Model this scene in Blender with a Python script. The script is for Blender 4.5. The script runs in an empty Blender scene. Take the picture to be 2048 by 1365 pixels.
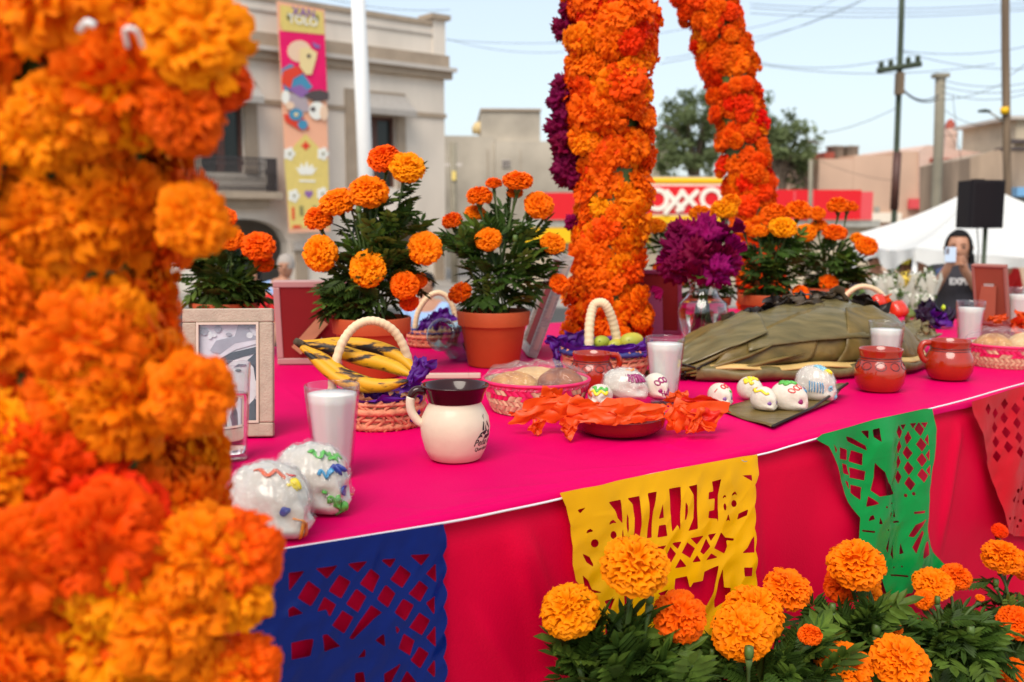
import bpy, math, random
import numpy as np
from mathutils import Vector, Matrix, Euler, noise as mnoise

R = math.radians
SC = bpy.context.scene
COL = SC.collection

# ------------------------------------------------------------------ camera
CAMZ = 1.515
FPX = 2048 * 35 / 36.0            # focal length in photo pixels
HORIZON = 438.0
PITCH = math.atan2(682.5 - HORIZON, FPX)
cam_d = bpy.data.cameras.new('camera')
cam_d.lens = 35; cam_d.sensor_width = 36; cam_d.clip_start = 0.02; cam_d.clip_end = 2000
cam_d.dof.use_dof = True; cam_d.dof.focus_distance = 1.56; cam_d.dof.aperture_fstop = 4.9
cam = bpy.data.objects.new('camera', cam_d); COL.objects.link(cam)
cam.location = (0, 0, CAMZ); cam.rotation_euler = (R(90) - PITCH, 0, 0)
SC.camera = cam

# ------------------------------------------------------------------ light
SUN_EL, SUN_AZ = 50.0, 200.0      # soft high sun behind the camera, veiled by thin cloud
world = bpy.data.worlds.new('World'); SC.world = world; world.use_nodes = True
wn = world.node_tree; wn.nodes.clear()
w_out = wn.nodes.new('ShaderNodeOutputWorld'); w_bg = wn.nodes.new('ShaderNodeBackground')
w_sky = wn.nodes.new('ShaderNodeTexSky'); w_sky.sky_type = 'NISHITA'; w_sky.sun_disc = False
w_sky.sun_elevation = R(SUN_EL); w_sky.sun_rotation = R(SUN_AZ)
w_sky.air_density = 1.0; w_sky.dust_density = 2.2; w_sky.ozone_density = 1.0
w_bg.inputs['Strength'].default_value = 0.11
w_mix = wn.nodes.new('ShaderNodeMix'); w_mix.data_type = 'RGBA'          # an even thin veil of high cloud
w_mix.inputs['Factor'].default_value = 0.43; w_mix.inputs['B'].default_value = (8.0, 8.9, 9.4, 1)
wn.links.new(w_sky.outputs[0], w_mix.inputs['A']); wn.links.new(w_mix.outputs['Result'], w_bg.inputs['Color']); wn.links.new(w_bg.outputs[0], w_out.inputs['Surface'])
sun_d = bpy.data.lights.new('sun', 'SUN'); sun_d.energy = 2.2; sun_d.angle = R(38); sun_d.color = (1.0, 0.91, 0.79)
sun = bpy.data.objects.new('sun', sun_d); COL.objects.link(sun); sun.location = (-3, -6, 12)
_az = R(SUN_AZ)
_sdir = Vector((math.sin(_az) * math.cos(R(SUN_EL)), math.cos(_az) * math.cos(R(SUN_EL)), math.sin(R(SUN_EL))))
sun.rotation_euler = _sdir.to_track_quat('Z', 'Y').to_euler()
SC.view_settings.view_transform = 'Standard'; SC.view_settings.look = 'None'
SC.view_settings.gamma = 1.0; SC.view_settings.use_curve_mapping = False
SC.view_settings.exposure = 0.5
SC.render.engine = 'CYCLES'
SC.cycles.max_bounces = 10; SC.cycles.transparent_max_bounces = 16; SC.cycles.transmission_bounces = 10
SC.cycles.caustics_reflective = False; SC.cycles.caustics_refractive = False

# ------------------------------------------------------------------ from photo pixels to places
TZ = 1.15                          # table top height
_cp, _sp = math.cos(PITCH), math.sin(PITCH)
def ray(px, py):
    a = (px - 1024.0) / FPX; b = (682.5 - py) / FPX
    return Vector((a, _cp + b * _sp, -_sp + b * _cp))
def T(px, py, z=TZ):               # where the ray meets a level plane
    d = ray(px, py); k = (z - CAMZ) / d.z
    return Vector((d.x * k, d.y * k, z))
def D(px, py, Y):                  # where the ray is Y metres ahead
    d = ray(px, py); k = Y / d.y
    return Vector((d.x * k, Y, CAMZ + d.z * k))
def mpp(Y):                        # metres to the photo pixel at that distance
    return Y / FPX
class Plane:                       # upright plane through p along unit vector u (x, y)
    def __init__(s, p, u):
        s.p = Vector((p[0], p[1])); s.u = Vector((u[0], u[1])).normalized(); s.n = Vector((s.u.y, -s.u.x))
    def sz(s, px, py, off=0.0):    # pixel -> (s, z); off = metres proud of the plane
        d = ray(px, py); dn = d.x * s.n.x + d.y * s.n.y
        k = (s.p.dot(s.n) + off) / dn
        q = Vector((d.x * k, d.y * k))
        return ((q - s.p).dot(s.u), CAMZ + d.z * k)
    def w(s, a, z, off=0.0):
        q = s.p + s.u * a + s.n * off
        return Vector((q.x, q.y, z))

# ------------------------------------------------------------------ materials
MATS = {}
def pm(name, col, rough=0.6, var=0.0, vscale=8.0, bump=0.0, bscale=60.0, spec=0.5, trans=0.0, ior=1.45,
       transl=0.0, coat=0.0, sheen=0.0, col2=None, sss=0.0, emit=None, stretch=None, objrand=0.0, metal=0.0, alpha=1.0):
    m = bpy.data.materials.new(name); m.use_nodes = True
    nt = m.node_tree; nt.nodes.clear(); N = nt.nodes.new; L = nt.links.new
    out = N('ShaderNodeOutputMaterial'); b = N('ShaderNodeBsdfPrincipled')
    b.inputs['Base Color'].default_value = (*col, 1); b.inputs['Roughness'].default_value = rough
    b.inputs['Specular IOR Level'].default_value = spec; b.inputs['IOR'].default_value = ior
    b.inputs['Transmission Weight'].default_value = trans; b.inputs['Coat Weight'].default_value = coat
    b.inputs['Coat Roughness'].default_value = 0.08; b.inputs['Sheen Weight'].default_value = sheen
    b.inputs['Metallic'].default_value = metal; b.inputs['Alpha'].default_value = alpha
    if sss: 
        b.inputs['Subsurface Weight'].default_value = sss; b.inputs['Subsurface Radius'].default_value = (0.02, 0.012, 0.008)
        b.inputs['Subsurface Scale'].default_value = 0.3
    csock = None
    tc = N('ShaderNodeTexCoord'); vec = tc.outputs['Object']
    if stretch:
        mp = N('ShaderNodeMapping'); mp.inputs['Scale'].default_value = stretch
        L(vec, mp.inputs['Vector']); vec = mp.outputs[0]
    if var or col2:
        nz = N('ShaderNodeTexNoise'); nz.inputs['Scale'].default_value = vscale; nz.inputs['Detail'].default_value = 5
        L(vec, nz.inputs['Vector'])
        rp = N('ShaderNodeValToRGB'); rp.color_ramp.elements[0].position = 0.32; rp.color_ramp.elements[1].position = 0.68
        if col2: ca, cb = col, col2
        else:
            ca = tuple(max(0, c * (1 - var)) for c in col); cb = tuple(min(1, c * (1 + var)) for c in col)
        rp.color_ramp.elements[0].color = (*ca, 1); rp.color_ramp.elements[1].color = (*cb, 1)
        L(nz.outputs['Fac'], rp.inputs[0]); csock = rp.outputs[0]
    if objrand:
        oi = N('ShaderNodeObjectInfo'); hs = N('ShaderNodeHueSaturation')
        mr = N('ShaderNodeMapRange'); mr.inputs[3].default_value = 0.5 - objrand; mr.inputs[4].default_value = 0.5 + objrand
        L(oi.outputs['Random'], mr.inputs[0]); L(mr.outputs[0], hs.inputs['Hue'])
        if csock: L(csock, hs.inputs['Color'])
        else: hs.inputs['Color'].default_value = (*col, 1)
        csock = hs.outputs[0]
    if csock: L(csock, b.inputs['Base Color'])
    if bump:
        nb = N('ShaderNodeTexNoise'); nb.inputs['Scale'].default_value = bscale; nb.inputs['Detail'].default_value = 4
        L(vec, nb.inputs['Vector'])
        bp = N('ShaderNodeBump'); bp.inputs['Strength'].default_value = bump; bp.inputs['Distance'].default_value = 0.004
        L(nb.outputs['Fac'], bp.inputs['Height']); L(bp.outputs[0], b.inputs['Normal'])
    if emit:
        b.inputs['Emission Color'].default_value = (*col, 1); b.inputs['Emission Strength'].default_value = emit
    last = b.outputs[0]
    if transl:
        t = N('ShaderNodeBsdfTranslucent'); t.inputs['Color'].default_value = (*col, 1)
        if csock: L(csock, t.inputs['Color'])
        mx = N('ShaderNodeMixShader'); mx.inputs[0].default_value = transl
        L(last, mx.inputs[1]); L(t.outputs[0], mx.inputs[2]); last = mx.outputs[0]
    L(last, out.inputs['Surface'])
    m.diffuse_color = (*col, 1)
    MATS[name] = m
    return m

# ------------------------------------------------------------------ mesh building
class MB:
    def __init__(s): s.v = []; s.f = []; s.m = []; s.mi = 0
    def add(s, vs, fs):
        o = len(s.v); s.v.extend([tuple(p) for p in vs])
        for q in fs: s.f.append(tuple(i + o for i in q)); s.m.append(s.mi)
        return s
    def box(s, c, d, rot=None):
        hx, hy, hz = d[0] / 2, d[1] / 2, d[2] / 2
        vs = [Vector((x, y, z)) for x in (-hx, hx) for y in (-hy, hy) for z in (-hz, hz)]
        if rot is not None: vs = [rot @ p for p in vs]
        c = Vector(c)
        return s.add([p + c for p in vs], [(0, 1, 3, 2), (4, 6, 7, 5), (0, 4, 5, 1), (2, 3, 7, 6), (0, 2, 6, 4), (1, 5, 7, 3)])
    def tube(s, pts, rad, seg=8, cap=True, flat=1.0):
        pts = [Vector(p) for p in pts]; n = len(pts)
        if not hasattr(rad, '__len__'): rad = [rad] * n
        up = None; rings = []
        for i, p in enumerate(pts):
            t = (pts[min(i + 1, n - 1)] - pts[max(i - 1, 0)])
            if t.length < 1e-9: t = Vector((0, 0, 1))
            t.normalize()
            if up is None:
                up = Vector((0, 0, 1)) if abs(t.z) < 0.9 else Vector((1, 0, 0))
            a = t.cross(up)
            if a.length < 1e-6: a = t.cross(Vector((1, 0.3, 0)))
            a.normalize(); b = a.cross(t).normalized(); up = b
            rings.append([p + (a * math.cos(2 * math.pi * k / seg) + b * flat * math.sin(2 * math.pi * k / seg)) * rad[i] for k in range(seg)])
        vs = [q for r in rings for q in r]; fs = []
        for i in range(n - 1):
            for k in range(seg):
                k2 = (k + 1) % seg
                fs.append((i * seg + k, i * seg + k2, (i + 1) * seg + k2, (i + 1) * seg + k))
        if cap:
            fs.append(tuple(range(seg - 1, -1, -1))); fs.append(tuple((n - 1) * seg + k for k in range(seg)))
        return s.add(vs, fs)
    def lathe(s, prof, seg=40, c=(0, 0, 0), mod=None):
        n = len(prof); vs = []
        for i, (r, z) in enumerate(prof):
            for k in range(seg):
                a = 2 * math.pi * k / seg
                rr = r if mod is None else mod(r, z, a)
                vs.append((c[0] + rr * math.cos(a), c[1] + rr * math.sin(a), c[2] + z))
        fs = []
        for i in range(n - 1):
            for k in range(seg):
                k2 = (k + 1) % seg
                fs.append((i * seg + k, i * seg + k2, (i + 1) * seg + k2, (i + 1) * seg + k))
        return s.add(vs, fs)
    def grid(s, P):                 # P[i][j] points
        n, m = len(P), len(P[0])
        return s.add([p for row in P for p in row],
                     [(i * m + j, i * m + j + 1, (i + 1) * m + j + 1, (i + 1) * m + j) for i in range(n - 1) for j in range(m - 1)])
    def prism(s, poly, w0, w1):     # poly: list of 2D; w0,w1: functions (x,y)->3D of the two faces
        n = len(poly)
        vs = [w0(*p) for p in poly] + [w1(*p) for p in poly]
        fs = [tuple(range(n)), tuple(range(2 * n - 1, n - 1, -1))]
        for i in range(n):
            j = (i + 1) % n
            fs.append((i, i + n, j + n, j))
        return s.add(vs, fs)
    def mesh(s, name, mats, smooth=True):
        me = bpy.data.meshes.new(name); me.from_pydata(s.v, [], s.f); 
        if not isinstance(mats, (list, tuple)): mats = [mats]
        for m in mats: me.materials.append(MATS[m] if isinstance(m, str) else m)
        if len(mats) > 1: me.polygons.foreach_set('material_index', s.m)
        if smooth: me.polygons.foreach_set('use_smooth', [True] * len(me.polygons))
        me.update(); me.validate()
        return me
    def obj(s, name, mats, parent=None, loc=None, smooth=True, normals=True, solid=0.0, bevel=0.0, subd=0, autos=None):
        me = s.mesh(name, mats, smooth)
        if normals: fix_normals(me)
        if autos:
            try: me.set_sharp_from_angle(angle=R(autos))
            except Exception: pass
        o = link(name, me, parent, loc)
        if bevel:
            b = o.modifiers.new('b', 'BEVEL'); b.width = bevel; b.segments = 2; b.limit_method = 'ANGLE'
        if subd:
            d = o.modifiers.new('s', 'SUBSURF'); d.levels = subd; d.render_levels = subd
        if solid:
            d = o.modifiers.new('t', 'SOLIDIFY'); d.thickness = solid; d.offset = 0
        return o
def fix_normals(me):
    import bmesh
    bm = bmesh.new(); bm.from_mesh(me); bmesh.ops.recalc_face_normals(bm, faces=bm.faces); bm.to_mesh(me); bm.free()
def link(name, me, parent=None, loc=None):
    o = bpy.data.objects.new(name, me); COL.objects.link(o)
    if parent is not None: o.parent = parent
    if loc is not None: o.location = loc
    return o
def tag(o, label=None, cat=None, group=None, kind=None):
    if label: o['label'] = label
    if cat: o['category'] = cat
    if group: o['group'] = group
    if kind: o['kind'] = kind
    return o
def thing(name, label, cat, loc=(0, 0, 0), rotz=0.0, group=None):
    o = bpy.data.objects.new(name, None); COL.objects.link(o)
    o.location = loc; o.rotation_euler = (0, 0, rotz); o.empty_display_size = 0.05
    return tag(o, label, cat, group)
def text_mesh(txt, size, extrude=0.0, shear=0.0, align='CENTER', bold=0.0):
    c = bpy.data.curves.new('lettering', 'FONT'); c.body = txt; c.size = size; c.extrude = extrude; c.shear = shear
    c.align_x = align; c.offset = bold; c.resolution_u = 3
    o = bpy.data.objects.new('lettering', c); COL.objects.link(o)
    dg = bpy.context.evaluated_depsgraph_get()
    me = bpy.data.meshes.new_from_object(o.evaluated_get(dg))
    bpy.data.objects.remove(o); bpy.data.curves.remove(c)
    return me
def smoothstep(a, b, x):
    t = max(0.0, min(1.0, (x - a) / (b - a))); return t * t * (3 - 2 * t)
def lerp(a, b, t): return a + (b - a) * t
def interp(tab, x):                # piecewise linear table [(x, y), ...]
    if x <= tab[0][0]: return tab[0][1]
    for (x0, y0), (x1, y1) in zip(tab, tab[1:]):
        if x <= x1: return y0 + (y1 - y0) * (x - x0) / (x1 - x0)
    return tab[-1][1]
def spline(pts, n=8):              # Catmull-Rom through 3D points
    pts = [Vector(p) for p in pts]; q = [pts[0] * 2 - pts[1]] + pts + [pts[-1] * 2 - pts[-2]]; out = []
    for i in range(1, len(q) - 2):
        for k in range(n):
            t = k / n; a, b, c, d = q[i - 1], q[i], q[i + 1], q[i + 2]
            out.append(0.5 * ((2 * b) + (c - a) * t + (2 * a - 5 * b + 4 * c - d) * t * t + (3 * b - a - 3 * c + d) * t ** 3))
    out.append(pts[-1]); return out

# ------------------------------------------------------------------ the materials of the place
pm('stucco_cream', (0.70, 0.62, 0.53), 0.9, var=0.12, vscale=0.7, bump=0.25, bscale=12, stretch=(1, 1, 0.35))
pm('taupe', (0.36, 0.28, 0.205), 0.85, var=0.12, vscale=1.5)
pm('grey_trim', (0.50, 0.45, 0.40), 0.85, var=0.08, vscale=2)
pm('awning', (0.34, 0.31, 0.28), 0.8, var=0.06)
pm('dark_glass', (0.02, 0.025, 0.022), 0.15)
pm('brown_wood', (0.09, 0.035, 0.025), 0.5, var=0.2)
pm('iron', (0.05, 0.04, 0.04), 0.5)
pm('dim_room', (0.05, 0.04, 0.035), 0.9)
pm('concrete', (0.42, 0.37, 0.30), 0.95, var=0.25, vscale=0.45, bump=0.4, bscale=5)
pm('pink_wall', (0.60, 0.40, 0.29), 0.9, var=0.10, vscale=0.4, bump=0.2, bscale=8)
pm('pink_trim', (0.62, 0.44, 0.36), 0.85, var=0.06)
pm('red_trim', (0.33, 0.07, 0.045), 0.8, var=0.15)
pm('old_wall', (0.33, 0.24, 0.17), 0.95, var=0.5, vscale=0.9, stretch=(1, 1, 0.25))
pm('white_paint', (0.80, 0.79, 0.77), 0.4)
pm('white_canvas', (0.78, 0.77, 0.74), 0.75, var=0.04, vscale=3, transl=0.25)
pm('store_red', (0.70, 0.005, 0.012), 0.45)
pm('store_yellow', (0.85, 0.48, 0.0), 0.45)
pm('store_cream', (0.86, 0.78, 0.66), 0.5)
pm('store_wall', (0.52, 0.43, 0.31), 0.8, var=0.12, vscale=1.2)
pm('grey_wall', (0.36, 0.35, 0.31), 0.8, var=0.1)
pm('pole_green', (0.045, 0.06, 0.035), 0.7, var=0.3, vscale=3)
pm('pole_wood', (0.16, 0.11, 0.07), 0.85, var=0.3, vscale=2, stretch=(4, 4, 0.3))
pm('pole_concrete', (0.26, 0.23, 0.17), 0.85, var=0.15, vscale=2)
pm('cable', (0.04, 0.045, 0.05), 0.6)
pm('paving', (0.30, 0.27, 0.24), 0.9, var=0.2, vscale=1.0, bump=0.3, bscale=20)
pm('asphalt', (0.06, 0.058, 0.055), 0.9, var=0.2, vscale=1.0)
pm('bark', (0.12, 0.085, 0.06), 0.95, var=0.3, vscale=6, bump=0.6, bscale=15)
pm('tree_leaf', (0.16, 0.20, 0.085), 0.6, var=0.45, vscale=1.1, transl=0.45, spec=0.2)
pm('hedge_leaf', (0.10, 0.16, 0.03), 0.6, var=0.4, vscale=6, transl=0.25)
pm('black_plastic', (0.012, 0.009, 0.011), 0.6, spec=0.2)
pm('cloth_top_sheen', (0.64, 0.0, 0.098), 0.6, var=0.09, vscale=3.5, bump=0.12, bscale=260, sheen=0.0, spec=0.05)  # bluish sky sheen on the cloth put into this base colour
pm('cloth_skirt_shade', (0.68, 0.0, 0.034), 0.55, var=0.09, vscale=3.0, bump=0.12, bscale=260, spec=0.1)  # same cloth as the top; front shade put in as crimson
pm('table_wood', (0.30, 0.20, 0.11), 0.7, var=0.2, stretch=(1, 8, 8))

# ------------------------------------------------------------------ ground: raised plaza, street a little lower behind
EX = Vector((0.790, 0.613)); TABLE = Plane((0.0, 1.292), EX)
g = MB(); P = []
for y, z in [(-60, 0), (0, 0), (8.2, 0), (9.6, -0.8), (20, -0.8), (60, -0.8), (300, -0.8), (900, -0.8)]:
    P.append([(x, y, z) for x in (-600, -60, -10, 0, 10, 60, 600)])
g.grid(P); tag(g.obj('ground', 'paving', smooth=False), kind='structure')
g = MB(); g.grid([[(x, y, -0.792) for x in (-120, 120)] for y in (17, 26)]); tag(g.obj('road', 'asphalt', smooth=False), kind='structure')
def flat_box(pl, s0, s1, t0, t1, z0, z1):   # box in table axes: s along, t depth (away from the front)
    c = pl.p + pl.u * ((s0 + s1) / 2) - pl.n * ((t0 + t1) / 2)
    rot = Matrix.Rotation(math.atan2(pl.u.y, pl.u.x), 3, 'Z')
    return (c.x, c.y, (z0 + z1) / 2), (s1 - s0, t1 - t0, z1 - z0), rot
g = MB(); g.box(*flat_box(TABLE, -3.5, 6, -2.6, 4.0, 0.004, 0.2)); tag(g.obj('platform', 'paving', smooth=False, bevel=0.01), kind='structure')
g = MB(); g.box(*flat_box(TABLE, -1.1, 3.2, -0.55, -0.03, 0.2, 0.52)); tag(g.obj('altar_step', 'paving', smooth=False, bevel=0.01), kind='structure')

# ------------------------------------------------------------------ altar table and its cloth
S0, S1, DEP = -0.95, 2.75, 1.66
tb = thing('altar_table', 'long wide altar table under the hot pink cloth', 'table', TABLE.w(0, 0.2, -0.8))
def tloc(p): return Vector(p) - tb.location
def tpart(name, s0, s1, t0, t1, z0, z1):
    c, d, rot = flat_box(TABLE, s0, s1, t0, t1, z0, z1); m = MB(); m.box(tloc(c), d, rot); m.obj(name, 'table_wood', tb, smooth=False)
tpart('table_board', S0 + 0.03, S1 - 0.03, 0.03, DEP - 0.03, TZ - 0.035, TZ - 0.008)
for s in (S0 + 0.08, (S0 + S1) / 2, S1 - 0.13):
    for t in (0.06, DEP - 0.11): tpart('leg', s, s + 0.05, t, t + 0.05, 0.2, TZ - 0.036)
cl = thing('tablecloth', 'satin cloth covering the altar table, sky sheen put in as hot pink, shade as crimson', 'tablecloth', TABLE.w(0, TZ, -0.8))
def ripple(s, t):
    return 0.0022 * mnoise.noise(Vector((s * 3.1, t * 3.1, 0.3))) + 0.0014 * mnoise.noise(Vector((s * 9, t * 6, 4))) - 0.0011 * abs(mnoise.noise(Vector((s * 6 + t * 3, t * 9 - s * 2, 6))))
m = MB(); P = []
ns, nt_ = 440, 170
CREASE = [(T(1300, 878), T(1395, 905), 0.0034), (T(1385, 868), T(1330, 893), 0.0026), (T(1180, 905), T(1290, 872), 0.0016), (T(1040, 950), T(1330, 925), 0.0018), (T(900, 985), T(1120, 965), 0.0018), (T(760, 1010), T(905, 1020), 0.0016), (T(1700, 835), T(1640, 852), 0.0022), (T(560, 770), T(640, 830), 0.0016), (T(1010, 900), T(1130, 915), 0.0013)]
CREASE = [((Vector((a.x, a.y)) - TABLE.p).dot(TABLE.u), -(Vector((a.x, a.y)) - TABLE.p).dot(TABLE.n), (Vector((b.x, b.y)) - TABLE.p).dot(TABLE.u), -(Vector((b.x, b.y)) - TABLE.p).dot(TABLE.n), h) for a, b, h in CREASE]
for off_, dz_ in ((0.0165, 0.015), (0.0165, 0.011), (0.013, 0.0065), (0.006, 0.0038)):      # the top cloth turns down over the front edge
    P.append([TABLE.w(lerp(S0, S1, i / ns), TZ - dz_ + (0.004 * mnoise.noise(Vector((i * 0.11, 0, 3))) * 0.3 if dz_ > 0.014 else 0), off_ + 0.0012 * mnoise.noise(Vector((i * 0.2, dz_ * 60, 8)))) - cl.location for i in range(ns + 1)])
for j in range(nt_ + 1):
    row = []
    for i in range(ns + 1):
        s = lerp(S0, S1, i / ns); t = DEP * (j / nt_) ** 1.3
        z = TZ - 0.0022 + min(0.0018, ripple(s, t))
        if t < 0.012: z -= (0.012 - t) * 0.25
        for s0_, t0_, s1_, t1_, h in CREASE:
            ex, ey = s1_ - s0_, t1_ - t0_; l2 = ex * ex + ey * ey; q_ = ((s - s0_) * ex + (t - t0_) * ey) / l2
            if -0.1 < q_ < 1.1:
                dd_ = abs((s - s0_) * ey - (t - t0_) * ex) / math.sqrt(l2)
                if dd_ < 0.03: z += h * math.exp(-(dd_ / 0.0065) ** 2) * smoothstep(0.0, 0.3, q_ + 0.1) * smoothstep(1.1, 0.7, q_)
        row.append(TABLE.w(s, z, -t) - cl.location)
    P.append(row)
m.grid(P); m.obj('cloth_top_sheen', 'cloth_top_sheen', cl)
m = MB(); P = []
for j in range(56):
    row = []
    for i in range(521):
        s = lerp(S0, S1, i / 520); k = j / 55; z = lerp(TZ - 0.009, 0.53, k ** 1.1)
        f = smoothstep(0, 0.6, k)
        off = 0.001 + 0.010 * min(1, k * 12) + f * (0.012 * math.sin(s * 9.0 + 1.0 * mnoise.noise(Vector((s * 2, 0, 1)))) + 0.014 * mnoise.noise(Vector((s * 4.5, k * 1.2, 2)))) + 0.004 * mnoise.noise(Vector((s * 10, k * 3, 7))) * smoothstep(0, 0.1, k)
        for cs_, cz_, ang_, ln_, h_, wd_ in ((0.02, 1.02, -1.25, 0.16, 0.010, 0.016), (0.055, 1.00, -1.18, 0.20, 0.008, 0.012), (-0.02, 0.93, -1.0, 0.12, 0.006, 0.012), (0.50, 0.98, -1.4, 0.22, 0.008, 0.018), (0.86, 1.02, -1.5, 0.2, 0.008, 0.014), (1.12, 1.0, -1.75, 0.2, 0.009, 0.016), (0.0, 0.86, 0.22, 0.25, 0.004, 0.01), (-0.2, 0.9, -1.45, 0.2, 0.008, 0.014)):
            ds_, dz_ = s - cs_, z - cz_; a_ = ds_ * math.cos(ang_) + dz_ * math.sin(ang_); b_ = -ds_ * math.sin(ang_) + dz_ * math.cos(ang_)
            off += h_ * math.exp(-(b_ / wd_) ** 2) * smoothstep(ln_, ln_ * 0.3, abs(a_)) * smoothstep(TZ - 0.02, TZ - 0.09, z)
        row.append(TABLE.w(s, z, min(off, 0.0225)) - cl.location)
    P.append(row)
m.grid(P); tag(m.obj('cloth_skirt_shade', 'cloth_skirt_shade', cl), label='skirt of the same cloth down the altar front, shade put in as crimson')
for s in (S0, S1):                      # the two short ends and the back hang too
    m = MB(); m.grid([[TABLE.w(s, lerp(TZ - 0.006, 0.53, j / 10), -DEP * i / 40 + 0.0) - cl.location + Vector((0.008 * math.sin(i * 1.3) * j / 10, 0, 0)) for i in range(41)] for j in range(11)])
    m.obj('cloth_side', 'cloth_skirt_shade', cl)
m = MB(); m.grid([[TABLE.w(lerp(S0, S1, i / 80), lerp(TZ - 0.006, 0.53, j / 10), -DEP - 0.008 * math.sin(i * 0.9) * j / 10) - cl.location for i in range(81)] for j in range(11)])
m.obj('cloth_back', 'cloth_skirt_shade', cl)
# ================================================================== background buildings
def plane_box(m, pl, s0, s1, z0, z1, o0, o1):       # box on an upright plane, o = metres proud of it
    vs = [pl.w(s, z, o) for s in (s0, s1) for z in (z0, z1) for o in (o0, o1)]
    return m.add(vs, [(0, 1, 3, 2), (4, 6, 7, 5), (0, 4, 5, 1), (2, 3, 7, 6), (0, 2, 6, 4), (1, 5, 7, 3)])
def shift(m, loc): m.v = [tuple(Vector(p) - Vector(loc)) for p in m.v]; return m
class Build:                                         # a building whose facade is a plane
    def __init__(s, name, label, pl, base, cat='building'):
        s.pl = pl; s.t = thing(name, label, cat, base)
    def part(s, name, mat, *boxes, parent=None, smooth=False, **kw):
        m = MB()
        for b in boxes: plane_box(m, s.pl, *b)
        shift(m, s.t.location)
        o = m.obj(name, mat, s.t if parent is None else parent, smooth=smooth, **kw)
        return o
    def px(s, x0, y0, x1, y1, off=0.0):              # pixel box -> s0, s1, z0, z1 (levels taken at the middle)
        xm = (x0 + x1) / 2
        return s.pl.sz(x0, y1, off)[0], s.pl.sz(x1, y0, off)[0], s.pl.sz(xm, y1, off)[1], s.pl.sz(xm, y0, off)[1]
GZ = -0.8
# ---- the cream town building with balcony
c0 = D(888, 100, 38.0); FA = Plane((c0.x, c0.y), (0.767, 0.642))
bl = Build('town_building', 'cream two storey building with taupe trim, balcony and hanging banner', FA, (c0.x, c0.y, GZ))
zt = lambda y, x=888: FA.sz(x, y)[1]
SL = -28.0
Zp, Zc1, Zc0 = zt(55), zt(113), zt(160)
# upper wall pieces around the window openings
def sx(px, y=250): return FA.sz(px, y)[0]
w1 = (sx(398), sx(488), FA.sz(440, 345)[1], FA.sz(440, 205)[1])
w2 = (sx(713), sx(792), FA.sz(750, 375)[1], FA.sz(750, 232)[1])
Zarch = FA.sz(503, 438)[1]
Zmid = FA.sz(600, 470)[1] + 0.0
walls = []
zlo = Zarch + 0.25
cuts = sorted([SL, w1[0], w1[1], w2[0], w2[1], 0.0])
walls += [(SL, w1[0], zlo, Zp, -0.5, 0), (w1[1], w2[0], zlo, Zp, -0.5, 0), (w2[1], 0.0, zlo, Zp, -0.5, 0)]
for w in (w1, w2): walls += [(w[0], w[1], zlo, w[2], -0.5, 0), (w[0], w[1], w[3], Zp, -0.5, 0)]
bl.part('wall', 'stucco_cream', *walls)
bl.part('side_wall', 'stucco_cream', (-0.5, 0.0, GZ, Zp, -9, -0.5))
bl.part('roof', 'grey_trim', (SL, -0.02, Zp - 1.2, Zp - 1.0, -9, -0.5))
# arcade: arches cut from the ground floor
def arcade(spans):
    m = MB(); edge = SL; 
    for a, b in spans:
        plane_box(m, FA, edge, a, GZ, zlo, -0.5, 0.0); edge = b
        n = 16; r = (b - a) / 2; top = Zarch; spring = top - r * 0.55
        for k in range(n):
            x0 = a + (b - a) * k / n; x1 = a + (b - a) * (k + 1) / n
            f = lambda x: spring + (top - spring) * math.sqrt(max(0, 1 - ((x - (a + b) / 2) / r) ** 2))
            vs = [FA.w(x, z, o) for o in (0.0, -0.5) for (x, z) in ((x0, f(x0)), (x1, f(x1)), (x1, zlo), (x0, zlo))]
            m.add(vs, [(0, 1, 2, 3), (7, 6, 5, 4), (0, 4, 5, 1), (1, 5, 6, 2), (2, 6, 7, 3), (3, 7, 4, 0)])
    plane_box(m, FA, edge, 0.0, GZ, zlo, -0.5, 0.0)
    shift(m, bl.t.location); return m.obj('arcade', 'stucco_cream', bl.t, smooth=False)
arcade([(-25.4, -22.4), (-20.3, -17.3), (-15.2, -12.2), (sx(405, 480), sx(575, 480)), (sx(748, 480), sx(865, 480))])
bl.part('arcade_back', 'grey_trim', (SL, -0.5, GZ, zlo, -4.2, -4.0))
bl.part('arcade_ceiling', 'taupe', (SL, -0.5, zlo - 0.1, zlo, -4.0, -0.51))
bl.part('pillar', 'taupe', (sx(590, 500), sx(612, 500), GZ, zt(500, 600), 0.003, 0.12))
bl.part('pillar', 'taupe', (sx(868, 500), sx(884, 500), GZ, zt(485, 875), 0.003, 0.12))
bl.part('pillar_capital', 'grey_trim', (sx(583, 480), sx(640, 480), zt(500, 600), zt(483, 600), 0.003, 0.22))
bl.part('cornice', 'taupe', (SL, 0.12, zt(138), Zc1, 0.003, 0.18))
bl.part('cornice_ledge', 'grey_trim', (SL, 0.3, zt(146), zt(138), 0.0025, 0.42))
bl.part('cornice_lower', 'taupe', (SL, 0.2, Zc0, zt(146), 0.003, 0.26))
bl.part('parapet_cap', 'taupe', (SL, sx(863, 55), Zp, zt(46), -0.5, 0.08))
bl.part('parapet_moulding', 'grey_trim', (SL, sx(863, 70), zt(75), zt(71), 0.003, 0.06))
bl.part('corner_post', 'stucco_cream', (sx(864, 55), 0.03, zt(113) + 0.01, zt(42), -0.56, 0.05))
bl.part('corner_cap', 'taupe', (sx(858, 40), 0.18, zt(42), zt(32), -0.7, 0.2))
bl.part('string_course', 'taupe', (sx(513), sx(689), zt(237), zt(229), 0.003, 0.07)); bl.part('string_course', 'taupe', (sx(809), 0.05, zt(237), zt(229), 0.003, 0.07))
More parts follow.
